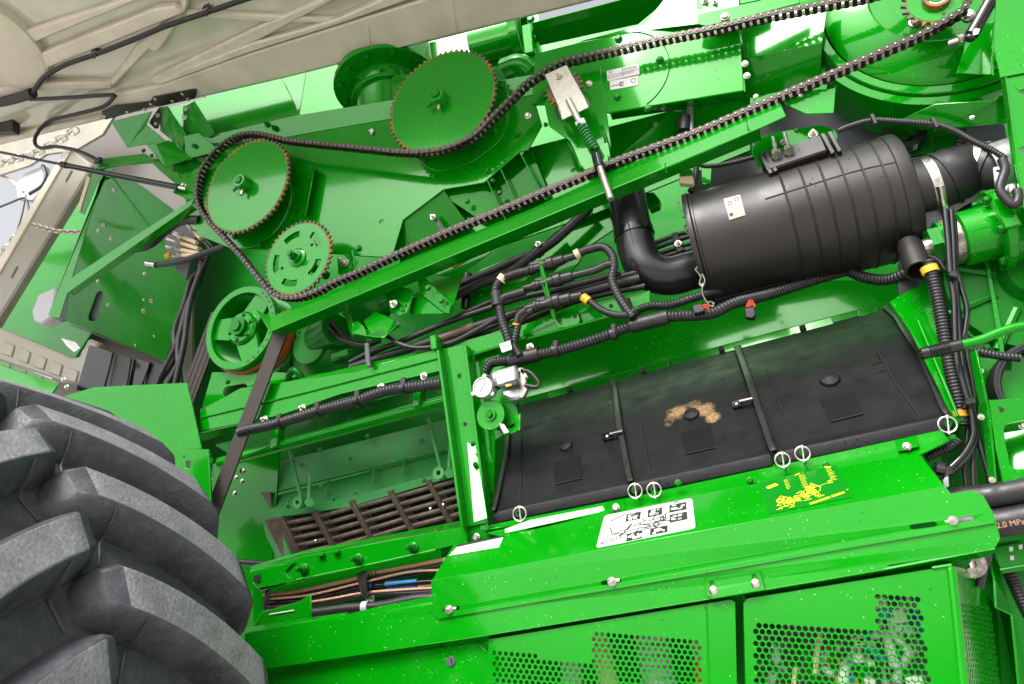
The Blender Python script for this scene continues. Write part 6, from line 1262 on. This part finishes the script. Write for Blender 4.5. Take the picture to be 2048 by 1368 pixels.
# rail behind the shield and below
RL = SF + .004
rl2 = thing('lower_rail', 'long smooth green rail along the bottom of the sloped shield', 'rail', G().prism(pp([(490, 1266), (560, 1252), (700, 1228), (760, 1212), (870, 1192), (990, 1176), (1480, 1100), (1985, 1020), (2001, 1076), (1992, 1094), (1974, 1101), (1780, 1130), (1766, 1140), (1480, 1188), (980, 1270), (700, 1312), (530, 1338), (480, 1346)], RL), Y_ * .005, [slot(Q(*a, RL), Q(*b, RL), mp(7, Q(*a, RL))) for a, b in (((886, 1220), (919, 1216)), ((1203, 1166), (1241, 1161)), ((1822, 1054), (1871, 1048)), ((1899, 1043), (1946, 1036)))]), paint, .002)
part(rl2, 'upper_bend', G().sheet([Q(490, 1266, RL), Q(560, 1252, RL), Q(690, 1230, RL), Q(696, 1224, RL + .03), Q(560, 1244, RL + .04), Q(490, 1256, RL + .04)], .004), paint, .001)
part(rl2, 'under_lip', G().sheet([Q(480, 1346, RL), Q(980, 1270, RL), Q(1480, 1188, RL), Q(1766, 1140, RL), Q(1990, 1098, RL), Q(1985, 1112, RL + .05), Q(1480, 1200, RL + .05), Q(980, 1283, RL + .05), Q(480, 1358, RL + .05)], .005), paint)
r3 = thing('corner_rail', 'short green corner rail with stamped line beside the tyre', 'rail', G().sheet([Q(524, 1224, -.08), Q(600, 1202, -.08), Q(615, 1192, -.08), Q(622, 1190, -.08), Q(622, 1242, -.08), Q(560, 1252, -.08), Q(500, 1262, -.08)], .006), paint, .002)
part(r3, 'stamped_slot', G().tube([Q(539, 1229, -.082), Q(588, 1221, -.082)], .0028, 6), white)
# joining plate with two white headed bolts
jp = thing('joint_plate', 'small green joint plate with two white headed bolts between the panels', 'plate', G().prism(pp([(1408, 1157), (1520, 1138), (1530, 1180), (1424, 1198), (1412, 1190)], SF - .0045), Y_ * .002, [sl2((1424, 1166), (1426, 1172), 4), sl2((1508, 1152), (1510, 1158), 4)]), paint, .0015)
bolts(jp, [(1427, 1181), (1511, 1167)], 9, SF - .0048, 'button', steel)
# left lower panel with plug
PN = SF + .03
lp2 = thing('lower_left_panel', 'plain lower green panel with black round plug left of the perforated panels', 'panel', flat([(480, 1352), (960, 1284), (972, 1290), (985, 1340), (985, 1480), (470, 1480)], PN + .012, .005), paint, .002)
c = Q(902, 1323, PN + .011); rm = mp(10, c); pg = part(lp2, 'round_plug', G().lathe(c, -Y_, [(0, rm), (.003, rm), (.005, rm * .85), (.005, 0)], 24), dgrey); part(pg, 'plug_slot', flat([(901, 1316), (903, 1316), (904, 1330), (902, 1330)], PN + .004, .001), dprint)
part(lp2, 'score_line', G().tube([Q(952, 1283, PN + .01), Q(972, 1304, PN + .01)], .0018, 6), cast)
# perforated panels: real round holes cut through thin sheet
from mathutils.geometry import delaunay_2d_cdt
def perforate(poly, holes, plane, thick, nseg=12):
    """poly: photo outline; holes: list of photo ellipses (x,y,r px); all laid on plane"""
    if isinstance(plane, float): o = Q(1200, 1250, plane); n = (Q(1200, 1350, plane) - o).cross(Q(1300, 1250, plane) - o).normalized(); n = n if n.y < 0 else -n
    else: o, n = plane; n = n if n.dot(CAM - o) > 0 else -n
    a = (X_ - n * X_.dot(n)).normalized() if abs(n.x) < .8 else (Y_ - n * Y_.dot(n)).normalized(); b = n.cross(a)
    to2 = lambda p: ((p - o).dot(a), (p - o).dot(b)); to3 = lambda t: o + a * t[0] + b * t[1]
    P = [to2(Q(x, y, (o, n))) for x, y in poly]; vs = list(P); ed = [(i, (i + 1) % len(P)) for i in range(len(P))]; hc = []
    for (x, y, r) in holes:
        w = Q(x, y, (o, n)); c = to2(w); rm = r if r < 1 else mp(r, w); k = len(vs); hc.append((c, rm))
        vs += [(c[0] + rm * math.cos(2 * math.pi * i / nseg), c[1] + rm * math.sin(2 * math.pi * i / nseg)) for i in range(nseg)]; ed += [(k + i, k + (i + 1) % nseg) for i in range(nseg)]
    from mathutils import Vector
    ov, oe, of, *_ = delaunay_2d_cdt([Vector(p) for p in vs], ed, [], 1, 1e-6)
    grid = {}; cell = .03
    for c, r in hc: grid.setdefault((int(c[0] // cell), int(c[1] // cell)), []).append((c, r))
    def inhole(p):
        i, j = int(p[0] // cell), int(p[1] // cell)
        for di in (-1, 0, 1):
            for dj in (-1, 0, 1):
                for c, r in grid.get((i + di, j + dj), ()):
                    if (p[0] - c[0]) ** 2 + (p[1] - c[1]) ** 2 < (r * .97) ** 2: return True
        return False
    def inpoly(p):
        s_ = False
        for i in range(len(P)):
            x1, y1 = P[i]; x2, y2 = P[i - 1]
            if (y1 > p[1]) != (y2 > p[1]) and p[0] < (x2 - x1) * (p[1] - y1) / (y2 - y1) + x1: s_ = not s_
        return s_
    keep = [f for f in of if inpoly(((ov[f[0]].x + ov[f[1]].x + ov[f[2]].x) / 3, (ov[f[0]].y + ov[f[1]].y + ov[f[2]].y) / 3)) and not inhole(((ov[f[0]].x + ov[f[1]].x + ov[f[2]].x) / 3, (ov[f[0]].y + ov[f[1]].y + ov[f[2]].y) / 3))]
    g = G(); N = len(ov); g.v = [to3((p.x, p.y)) for p in ov] + [to3((p.x, p.y)) - n * thick for p in ov]
    g.f = [tuple(f) for f in keep] + [tuple(N + i for i in reversed(f)) for f in keep]
    cnt = {}
    for f in keep:
        for i in range(3):
            e = (f[i], f[(i + 1) % 3]); cnt[e] = cnt.get(e, 0) + 1
    for (i, j) in cnt:
        if (j, i) not in cnt: g.f.append((i, j, N + j, N + i))
    return g
def inside(poly, x, y):
    s_ = False
    for i in range(len(poly)):
        x1, y1 = poly[i]; x2, y2 = poly[i - 1]
        if (y1 > y) != (y2 > y) and x < (x2 - x1) * (y - y1) / (y2 - y1) + x1: s_ = not s_
    return s_
def lattice(x0, y0, dx, sl_, dy, region, r):
    out = []
    for j in range(-12, 22):
        for i in range(-60, 60):
            x = x0 + (i + (.5 if j % 2 else 0)) * dx + j * .15; y = y0 + j * dy + (i + (.5 if j % 2 else 0)) * dx * sl_
            if inside(region, x, y): out.append((x, y, r))
    return out
regL = [(1187, 1258), (1402, 1278), (1406, 1420), (978, 1420), (988, 1303), (1186, 1325)]
hl_ = lattice(1193, 1268, 11.75, .083, 10.9, regL, 4.35)
pA = thing('perforated_panel', 'left perforated green panel with stepped hole field', 'perforated panel', perforate([(978, 1279), (1412, 1208), (1420, 1480), (962, 1480)], hl_, PN - .012, .002), paint, group='perforated side panels')
part(pA, 'panel_fold', G().sheet([Q(1412, 1208, PN - .012), Q(1420, 1480, PN - .012), Q(1476, 1480, PN - .010), Q(1470, 1206, PN - .010), Q(1462, 1198, PN - .010)], .003), paint, .0015)
part(pA, 'fold_bead', G().tube([Q(1413, 1209, PN - .012), Q(1421, 1480, PN - .012)], .0028, 8), paint)
part(pA, 'top_return', G().sheet([Q(978, 1279, PN - .012), Q(1462, 1199, PN - .012), Q(1462, 1196, PN + .03), Q(978, 1275, PN + .03)], .002), paint); part(pA, 'end_return', G().sheet([Q(1470, 1204, PN - .010), Q(1476, 1480, PN - .010), Q(1480, 1480, PN + .05), Q(1474, 1204, PN + .05)], .003), paint)
for x, y in ((980, 1279), (1408, 1212)): part(pA, 'corner_hole', G().cyl(Q(x + 2, y + 3, PN - .0125), Q(x + 2, y + 3, PN - .014), .003, 8), dprint)
regR = [(1749, 1188), (1840, 1196), (1866, 1420), (1510, 1420), (1510, 1243), (1750, 1262)]
hr_ = lattice(1518, 1251, 13.25, .066, 12.2, regR, 5.2)
pB = thing('perforated_panel', 'right perforated green panel with wires showing behind its holes', 'perforated panel', perforate([(1487, 1206), (1496, 1197), (1900, 1132), (1928, 1480), (1494, 1480)], hr_, PN - .012, .002), paint, group='perforated side panels')
part(pB, 'end_return', G().sheet([Q(1487, 1204, PN - .011), Q(1494, 1480, PN - .011), Q(1488, 1480, PN + .05), Q(1482, 1204, PN + .05)], .003), paint); part(pB, 'top_return', G().sheet([Q(1490, 1199, PN - .012), Q(1900, 1132, PN - .012), Q(1900, 1128, PN + .03), Q(1490, 1194, PN + .03)], .002), paint)
part(pB, 'top_notch_lip', G().tube([Q(1864, 1136, PN - .014), Q(1903, 1130, PN - .014)], .004, 8), paint)
SPL = plane3(Q(1901, 1132, PN - .012), Q(1930, 1400, PN - .012), Q(1992, 1212, PN + .34))
ve = []
for j in range(16):
    for i in range(13):
        x = 1921.5 + i * 4.75 + (2.4 if j % 2 else 0) + j * 1.25; y = 1210.5 + j * 10.9 + i * .62 + (.3 if j % 2 else 0); ve.append((x, y, .0068))
pv = part(pB, 'vent_side', perforate([(1901, 1132), (1930, 1137), (1992, 1212), (2012, 1480), (1938, 1480)], ve, SPL, .002, 10), paint)
part(pB, 'rounded_edge', G().tube([Q(1901, 1133, PN - .006), Q(1914, 1250, PN - .006), Q(1938, 1480, PN - .006)], .012, 12), paint)
# inside the panels
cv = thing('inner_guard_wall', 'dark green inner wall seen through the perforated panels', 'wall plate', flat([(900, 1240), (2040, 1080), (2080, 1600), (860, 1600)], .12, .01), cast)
tk = thing('silver_canister', 'silver corrugated canister showing behind the left perforated panel', 'canister', G().tube([Q(1300, 1262, -.02), Q(1312, 1330, -.02), Q(1330, 1440, -.02)], .052, 20, (.008, .03)), lgrey, smooth=50)
for i, (a, b, m, r) in enumerate((((1190, 1250), (1230, 1420), cream, .03), ((1380, 1200), (1404, 1320), creaml, .022), ((1140, 1300), (1150, 1420), lgrey, .03), ((1396, 1320), (1404, 1420), orange, .014))):
    thing('inner_pipe', ('tall tan pipe behind the middle of the left perforated panel', 'cream pipe behind the right edge of the left perforated panel', 'grey pipe behind the lower row of the left perforated panel', 'orange pipe end behind the corner of the left perforated panel')[i], 'pipe', G().cyl(Q(*a, -.06), Q(*b, -.06), r, 16), m)
random.seed(11)
wlm = thing('wire_loom', 'tangle of coloured wires and connectors behind the right perforated panel', 'wire loom', flat([(1530, 1262), (1880, 1170), (1900, 1440), (1520, 1440)], .02, .01), dgrey)
cols = [white, lgrey, white, cream, gprint, bluem, orange, mat('teal_wire', (.02, .30, .32), .4), lgrey, rubber, dgrey, white, cast]
for k in range(46):
    x0 = random.uniform(1640, 1840) if k > 16 else random.uniform(1520, 1680); y0 = random.uniform(1190, 1330) if x0 > 1730 else random.uniform(1260, 1390); m = cols[k % len(cols)] if k > 16 else random.choice([dgrey, rubber, lgrey, cream, cast])
    pts = [Q(x0, y0, -.10)]
    for j in range(2): pts.append(Q(x0 + random.uniform(-40, 40), y0 + 30 + 40 * j + random.uniform(-10, 20), -.11 + random.uniform(-.02, .02)))
    part(wlm, 'wire', G().tube(pts, random.uniform(.005, .014), 8, step=.02), m, smooth=60)
for k in range(26):
    x0, y0 = random.uniform(1690, 1830), random.uniform(1200, 1400); m = cols[k % 8]; w_ = random.uniform(.008, .022)
    if x0 < 1740 and y0 < 1270: continue
    part(wlm, 'terminal', G().box(Q(x0, y0, -.13), X_ * w_, Y_ * .008, Z_ * w_ * .8), m, .003)
# dark gap and bits between the shield and the right panel
gb = thing('gap_bolt', 'bright bolt with round washer under the right end of the shield', 'bolt', G().cyl(Q(1938, 1118, -.08), Q(1944, 1140, -.10), .010, 14), steel); part(gb, 'washer', G().lathe(Q(1942, 1128, -.07), -Y_, [(0, .012), (0, .034), (.004, .034), (.004, .012), (0, .012)], 28), wornsteel)
hose('joint_hose', 'short black hose with ring below the right end of the shield', [(1976, 1110), (1966, 1140), (1958, 1175)], 8, rubber, -.04)
thing('slot_plate', 'dark slot plate with small fitting between shield and right panel', 'plate', flat([(1766, 1142), (1774, 1132), (1860, 1116), (1950, 1110), (1930, 1140), (1870, 1136), (1770, 1150)], -.10, .01), cast)
# ================================================================ right column: harness, pipe coupling, lever, wheel
sp1 = thing('column_plate', 'folded green plate right of the black flaps under the harness', 'plate', G().sheet([Q(1780, 604, .10), Q(1800, 590, .14), Q(1862, 560, .16), Q(1884, 640, .12), Q(1910, 760, .05), Q(1926, 836, .0), Q(1914, 852, .0), Q(1880, 780, .04), Q(1820, 660, .08)], .008), paint, .001)
part(sp1, 'bright_fold', G().tube([Q(1836, 640, .06), Q(1878, 740, .02), Q(1916, 832, -.02)], .004, 8), paint)
sp2 = thing('tall_plate', 'tall green plate with two large recessed screws behind the harness', 'plate', flat([(1924, 500), (1972, 506), (1986, 600), (2004, 690), (2012, 716), (1930, 720), (1900, 600)], .20, .01), paint, .002)
part(sp2, 'bright_edge', G().sheet([Q(1966, 500, .14), Q(1974, 504, .14), Q(2002, 650, .14), Q(2010, 710, .14), Q(2000, 706, .14), Q(1990, 640, .14)], .06), paint, .001)
c = Q(1956, 668, .195); part(sp2, 'pad', G().lathe(c, -Y_, [(0, 0), (0, .11), (.006, .105), (.006, 0)], 32), cast)
for x, y in ((1957, 660), (1974, 693)): part(sp2, 'recessed_screw', G().lathe(Q(x, y, .185), -Y_, [(0, .032), (.004, .032), (.004, .024), (-.006, .02), (-.006, .010), (.004, .008), (.004, 0)], 20), cast)
sp3 = thing('lower_plate', 'green plate with small bolt left of the black wheel rim', 'plate', flat([(1960, 716), (2040, 716), (2050, 810), (1974, 810)], .16, .01), paint); bolt(sp3, (1961, 742), 6, .10, 'nut', steel); part(sp3, 'seam', G().tube([Q(1968, 770, .158), Q(2010, 766, .158)], .002, 6), cast)
sp4 = thing('blade_bracket', 'narrow bright green upright blade beside the harness clamp', 'bracket', G().sheet([Q(1939, 706, .0), Q(1951, 700, -.02), Q(1964, 760, -.02), Q(1978, 830, -.02), Q(1990, 965, -.02), Q(1978, 965, .0), Q(1960, 820, .02), Q(1952, 780, .02)], .006), paint, .001)
bolts(sp4, [(1962, 834), (1984, 960)], 6, -.05, 'nut', steel)
dc = thing('dark_casting', 'dark green round casting with black gap at the right edge', 'casting', G().lathe(Q(2060, 560, .22), -Y_, [(0, .30), (.02, .30), (.02, .26), (.06, .24), (.06, .10), (.10, .08), (.1, 0)], 40), cast)
for k in range(3): a = R(150 + 40 * k); cc_ = Q(2060, 560, .16); part(dc, 'cast_rib', G().tube([cc_ + (X_ * math.cos(a) + Z_ * math.sin(a)) * r for r in (.10, .24)], .014, 8), cast)
thing('black_gap_seal', 'black curved seal strip left of the dark round casting', 'seal', G().lathe(Q(2060, 560, .20), -Y_, [(0, .30), (.0, .36), (.03, .36), (.03, .30)], 40), rubber)
# coupling along X
A, B_ = Q(1846, 498, .10), Q(2080, 440, .10); d = B_ - A; l = d.length; d.normalize(); k_ = l / 234
cpl = thing('pipe_coupling', 'green shaft coupling with worn steel collar right of the canister', 'coupling', G().lathe(A, d, [(70 * k_, 0), (70 * k_, .068), (76 * k_, .086), (150 * k_, .086)], 36), paint)
part(cpl, 'nut', G().hexa(A + d * 12 * k_, A + d * 34 * k_, .062, .3), cast); part(cpl, 'nut_washer', G().lathe(A, d, [(32 * k_, 0), (32 * k_, .072), (40 * k_, .072), (40 * k_, 0)], 28), paint); part(cpl, 'shaft_tip', G().cyl(A, A + d * 14 * k_, .03, 16), steel)
part(cpl, 'steel_collar', G().lathe(A, d, [(40 * k_, .0), (40 * k_, .074), (72 * k_, .074)], 36), wornsteel)
part(cpl, 'flange', G().lathe(A, d, [(138 * k_, .08), (138 * k_, .128), (158 * k_, .128), (158 * k_, .08)], 36), paint, .003); part(cpl, 'tube', G().lathe(A, d, [(156 * k_, .112), (330 * k_, .112)], 36), paint)
uu, ww, dd = frame(d)
for k in range(6): a = R(60 * k + 20); bolt(cpl, None, .016, m=cast, nrm=-d, world=A + d * 137 * k_ + (uu * math.cos(a) + ww * math.sin(a)) * .108)
part(cpl, 'clamp_block', G().box(A + d * 148 * k_ - Y_ * .118, d * .022, Y_ * .012, Z_ * .05), paint, .004)
thing('rear_tube', 'pale green tube behind the shaft coupling', 'tube', G().cyl(Q(1866, 452, .34), Q(2070, 400, .34), .07, 24), paint)
# lever
A, B_ = Q(1838, 709, -.14), Q(1926, 689, -.14)
lv = thing('hand_lever', 'green hand lever with black ribbed grip crossing the harness', 'lever', G().tube([B_ - (B_ - A) * .1, Q(1960, 680, -.14), Q(2000, 664, -.14), Q(2030, 655, -.14), Q(2080, 648, -.14)], mp(9, A), 16), paint, smooth=60)
g_ = part(lv, 'grip', G().cyl(A, B_, mp(12, A), 18, ch=.006), gloss)
for k in range(9): t = .22 + .055 * k; part(g_, 'grip_ring', G().lathe(A.lerp(B_, t), B_ - A, [(0, mp(11.5, A)), (.003, mp(13.2, A)), (.006, mp(11.5, A))], 18), gloss)
# wheel rim at the edge
c = Q(2096, 772, .08); rm = mp(96, c)
wh = thing('drive_pulley', 'black rubber rimmed green wheel cut by the right edge', 'wheel', G().lathe(c, -Y_, [(-.06, rm * .8), (-.06, rm), (.0, rm), (.02, rm * .97), (.02, rm * .86), (.0, rm * .80)], 56), rubber)
part(wh, 'rim_groove', G().lathe(c - Y_ * .0205, -Y_, [(0, rm * .93), (.003, rm * .93), (.003, rm * .91), (0, rm * .91)], 56), gloss); part(wh, 'disc', G().lathe(c, -Y_, [(-.03, rm * .8), (-.03, 0)], 40), paint)
# white reflecting bracket
WB = -.02
wb = thing('bolted_bracket', 'glossy green bracket with square opening at the right edge', 'bracket', G().prism(pp([(1978, 800), (2120, 790), (2120, 950), (2006, 966), (1992, 900)], WB), Y_ * .008, [rounded(pp([(2006, 850), (2050, 838), (2110, 830), (2110, 930), (2022, 940), (2014, 900)], WB), .02)]), paint, .002)
part(wb, 'inner_wall', flat([(2000, 838), (2120, 826), (2120, 945), (2016, 948)], facing(2040, 900, WB + .06), .01), paint)
part(wb, 'ledge', G().sheet([Q(2006, 850, WB), Q(2110, 830, WB), Q(2110, 850, WB + .05), Q(2008, 866, WB + .05)], .006), paint); part(wb, 'left_fold', G().sheet([Q(1966, 800, WB + .05), Q(1978, 800, WB), Q(1992, 900, WB), Q(2006, 966, WB), Q(1996, 968, WB + .05)], .006), paint, .001)
bolt(wb, (2046, 852), 8, WB + .02, 'hex', steel)
for x, y in ((2000, 816), (2006, 819), (2002, 822)): part(wb, 'black_spot', G().cyl(Q(x, y, WB - .0005), Q(x, y, WB - .0015), .004, 8), dprint)
# harness bundle
hv = hose('main_harness', 'thickest corrugated hose falling right of the canister with yellow bands', [(1858, 522), (1862, 540), (1872, 580), (1884, 640), (1894, 700), (1904, 750), (1914, 790), (1922, 826), (1926, 850)], 14, rubber, .02, rib=(.16, .5))
band(hv, 'yellow_tape', (1857, 534), (1862, 546), 16, yellow, .02); band(hv, 'yellow_tape', (1920, 822), (1922, 834), 15, yellow, .02)
for i, (pts, r, lb) in enumerate((
    ([(1890, 420), (1896, 480), (1900, 540), (1908, 600), (1910, 660), (1914, 720), (1930, 780), (1944, 830), (1946, 870), (1930, 905), (1900, 936), (1884, 944)], 6.5, 'left smooth black cable curving into the black plug under the clamp'),
    ([(1902, 420), (1906, 480), (1908, 540), (1914, 600), (1918, 660), (1924, 720), (1938, 780), (1950, 830), (1952, 872), (1938, 910), (1908, 940), (1890, 948)], 6, 'second smooth black cable curving into the black plug'),
    ([(1912, 540), (1924, 580), (1934, 620), (1930, 660), (1924, 690), (1930, 760), (1946, 830), (1958, 880), (1972, 930), (1984, 980)], 5.5, 'bowed black cable running straight down to the thick hoses'),
    ([(1908, 430), (1912, 500), (1910, 560), (1920, 640), (1936, 720), (1950, 800), (1948, 880), (1946, 930), (1948, 990)], 5, 'thin black cable hanging left of the upright blade'),
    ([(1904, 540), (1912, 640), (1922, 740), (1936, 820), (1934, 880), (1928, 930), (1934, 985)], 4.5, 'thin black cable hanging behind the curved cables'),
    ([(1930, 700), (1940, 760), (1946, 810)], 11, 'short thick black cable above the harness clamp'))):
    hose('black_cable', lb, pts, r, gloss if i < 3 else hosem, .0 + .008 * i, group='cables in the right harness')
cl_ = thing('harness_clamp', 'black clamp strap round the right harness beside the upright blade', 'clamp', flat([(1928, 798), (1948, 793), (1952, 796), (1954, 806), (1934, 811), (1928, 808)], -.05, .05), gloss, .004)
thing('harness_tie', 'black tie round the right harness below the canister outlet', 'cable tie', flat([(1896, 542), (1916, 539), (1918, 549), (1914, 556), (1896, 552)], -.04, .04), gloss, .004)
hose('side_hose', 'corrugated hose joining the right harness above the shield end', [(1852, 916), (1876, 905), (1900, 896), (1920, 880)], 9.5, rubber, .02, rib=(.16, .7))
hose('side_hose', 'corrugated black hose running right behind the lever to the wheel', [(1946, 700), (1970, 706), (2000, 712), (2040, 716)], 9, rubber, .06, rib=(.16, .7))
hose('outlet_wire', 'thin dark cable curling below the canister outlet', [(1856, 512), (1876, 520), (1890, 540)], 4, rubber, .05)
pg_ = thing('black_plug', 'glossy black plug at the end of the curved cables beside the shield', 'plug', G().cyl(Q(1866, 938, -.06), Q(1890, 944, -.06), .026, 16, ch=.005), gloss); part(pg_, 'plug_collar', G().cyl(Q(1884, 938, -.06), Q(1894, 952, -.06), .022, 16), blackp)
thing('pale_tab', 'pale strip behind the black plug at the shield end', 'tab', flat([(1884, 952), (1896, 950), (1898, 972), (1890, 976)], .0, .004), lgrey)
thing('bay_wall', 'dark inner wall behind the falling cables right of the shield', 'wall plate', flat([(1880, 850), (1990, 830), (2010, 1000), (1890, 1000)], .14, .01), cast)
# thick hoses
hA_ = thing('thick_hose', 'upper thick black hose leaving right of the shield end', 'hose', G().tube([Q(1900, 1000, .02), Q(1980, 992, .0), Q(2050, 980, -.01), Q(2140, 964, -.02)], mp(24, Q(1980, 992, 0)), 24), rubber, smooth=60, group='thick hoses at the right edge')
hB_ = thing('thick_hose', 'lower thick black hose printed 2.0 MPa [6000 at the right edge', 'hose', G().tube([Q(1900, 1052, .02), Q(1990, 1046, .0), Q(2060, 1034, -.01), Q(2140, 1018, -.02)], mp(28, Q(1990, 1046, 0)), 24), rubber, smooth=60, group='thick hoses at the right edge')
ty_ = Q(1994, 1057, -.105); tu_ = (Q(2060, 1046, -.115) - ty_).normalized()
text(hB_, 'hose_print', '2.0 MPa [6000', ty_, tu_, (Z_ - tu_ * tu_.z - Y_ * .12).normalized(), .019, copper, 1.0)
# lower right corner
lb_r = thing('corner_bracket', 'green bracket with two square holes below the thick hoses', 'bracket', flat([(1984, 1096), (2120, 1066), (2120, 1128), (2004, 1148)], .06, .008), paint, .002)
for x, y in ((2022, 1098), (2024, 1116), (2041, 1094)): part(lb_r, 'square_hole', flat([(x - 4, y - 4), (x + 4, y - 5), (x + 4, y + 4), (x - 3, y + 5)], .056, .003), alu)
part(lb_r, 'bright_lip', G().tube([Q(2000, 1140, .055), Q(2046, 1132, .055), Q(2120, 1122, .055)], .004, 8), paint)
lr = thing('corner_sheet', 'pale green corner panel below the square holed bracket', 'panel', G().sheet([Q(1980, 1118, .08), Q(1990, 1160, .06), Q(1992, 1215, .02), Q(2024, 1230, .02), Q(2040, 1380, .02), Q(2060, 1500, .02), Q(2110, 1500, .2), Q(2060, 1360, .2), Q(2010, 1180, .2), Q(1990, 1116, .14)], .006), paint, .002)
lr2 = thing('corner_backing', 'rough pale green strip behind the corrugated hose at lower right', 'panel', flat([(2000, 1140), (2140, 1120), (2140, 1500), (2060, 1500), (2030, 1300)], .24, .01), cast)
hose('corner_hose', 'corrugated hose dropping at the lower right edge', [(2016, 1140), (2030, 1170), (2048, 1210), (2080, 1270)], 13, rubber, .12, rib=(.16, .5))
# ================================================================ tractor tyre in the lower left
YI = -.5; TW = 1.03; TR = 1.248; TC = V((-2.634, YI - TW / 2, 1.325)); LH = .096; TH0 = .858; TT0 = .725
def tpt(th, s, h):
    """th: angle (0 = rear, 90 deg = top); s: -1 outer .. 1 inner shoulder; h: height above the carcass"""
    a = abs(s); r = TR - LH - .03 * a ** 2 - (0 if a < .86 else (a - .86) ** 2 * 3.2) + h
    return TC + V((math.cos(th) * r, s * TW / 2, math.sin(th) * r))
prof = []
for k in range(25):
    s = -1 + k / 12; a = abs(s); prof.append((s * TW / 2, TR - LH - .03 * a ** 2 - (0 if a < .86 else (a - .86) ** 2 * 3.2)))
side = [(-TW / 2 - .02, TR - .30), (-TW / 2 - .03, TR - .45), (-TW / 2 + .02, TR - .62)]; side2 = [(TW / 2 + .02, TR - .30), (TW / 2 + .03, TR - .45), (TW / 2 - .02, TR - .62)]
tyre = thing('tractor_tyre', 'big grey lugged tyre in the lower left corner', 'tyre', G().lathe(TC, Y_, side[::-1] + prof + side2, 120), tyrem, smooth=60)
part(tyre, 'wheel_rim', G().lathe(TC, Y_, [(-TW / 2 + .02, TR - .62), (-.1, TR - .7), (-.1, .2), (-.1, 0)], 48), mat('rim_yellow', (.7, .5, .02), .4))
NL = 25; PITCH = 2 * math.pi / NL
def lug(th0, sg):
    """one tread bar from the centre (nose) to the shoulder"""
    n = 14; g = G(); vs = []
    for i in range(n + 1):
        t = i / n; s = sg * (0.0 + 1.0 * t); th = th0 - (.13 * t + .15 * t * t)
        w = .045 + .006 * t; base = w + .030; hh = LH * (1.0 if t < .9 else 1 - .25 * ((t - .9) / .1) ** 2); ss_ = s
        if i == 0: hh *= .8; w *= .8; base *= .85
        for (o, h) in ((-base, -.02), (-base * .93, .008), (-w - .006, hh * .86), (-w + .004, hh), (w - .004, hh), (w + .006, hh * .86), (base * .93, .008), (base, -.02)):
            vs.append(tpt(th + o, ss_, h))
    m = 8; fs = [(i * m + k, i * m + k + 1, (i + 1) * m + k + 1, (i + 1) * m + k) for i in range(n) for k in range(m - 1)]
    # sloping nose
    nose = [tpt(th0 + o, sg * -.09, -.02) for o in (-.05, -.035, -.02, -.01, .01, .02, .035, .05)]
    b = len(vs); vs += nose; fs += [(b + k, b + k + 1, k + 1, k) for k in range(m - 1)]
    e = n * m; fs.append(tuple(e + k for k in range(m)))
    g.add(vs, fs); return g
for k in range(NL):
    for sg in (1, -1):
        th0 = k * PITCH + (TH0 if sg > 0 else TT0)
        sx = sg * .16; thm = th0 - (.13 * .16 + .15 * .16 ** 2)
        part(tyre, 'mould_line', G().tube([tpt(thm - .052, sx, LH * .93), tpt(thm - .074, sx * 1.02, LH * .45), tpt(thm - .086, sx * 1.0, .006), tpt(thm - .11, sx * .9, .003), tpt(thm - .15, sx * .7, .003)], .0032, 6), tyrem)
        o = part(tyre, 'tread_lug', lug(th0, sg), tyrem, smooth=32); bevel(o, .016, 3); o.data.materials.append(scuffm)
        for p in o.data.polygons:
            w = p.center + wloc(o) - TC
            if math.hypot(w.x, w.z) > TR - .03 * (w.y / (TW / 2)) ** 2 - .006: p.material_index = 1
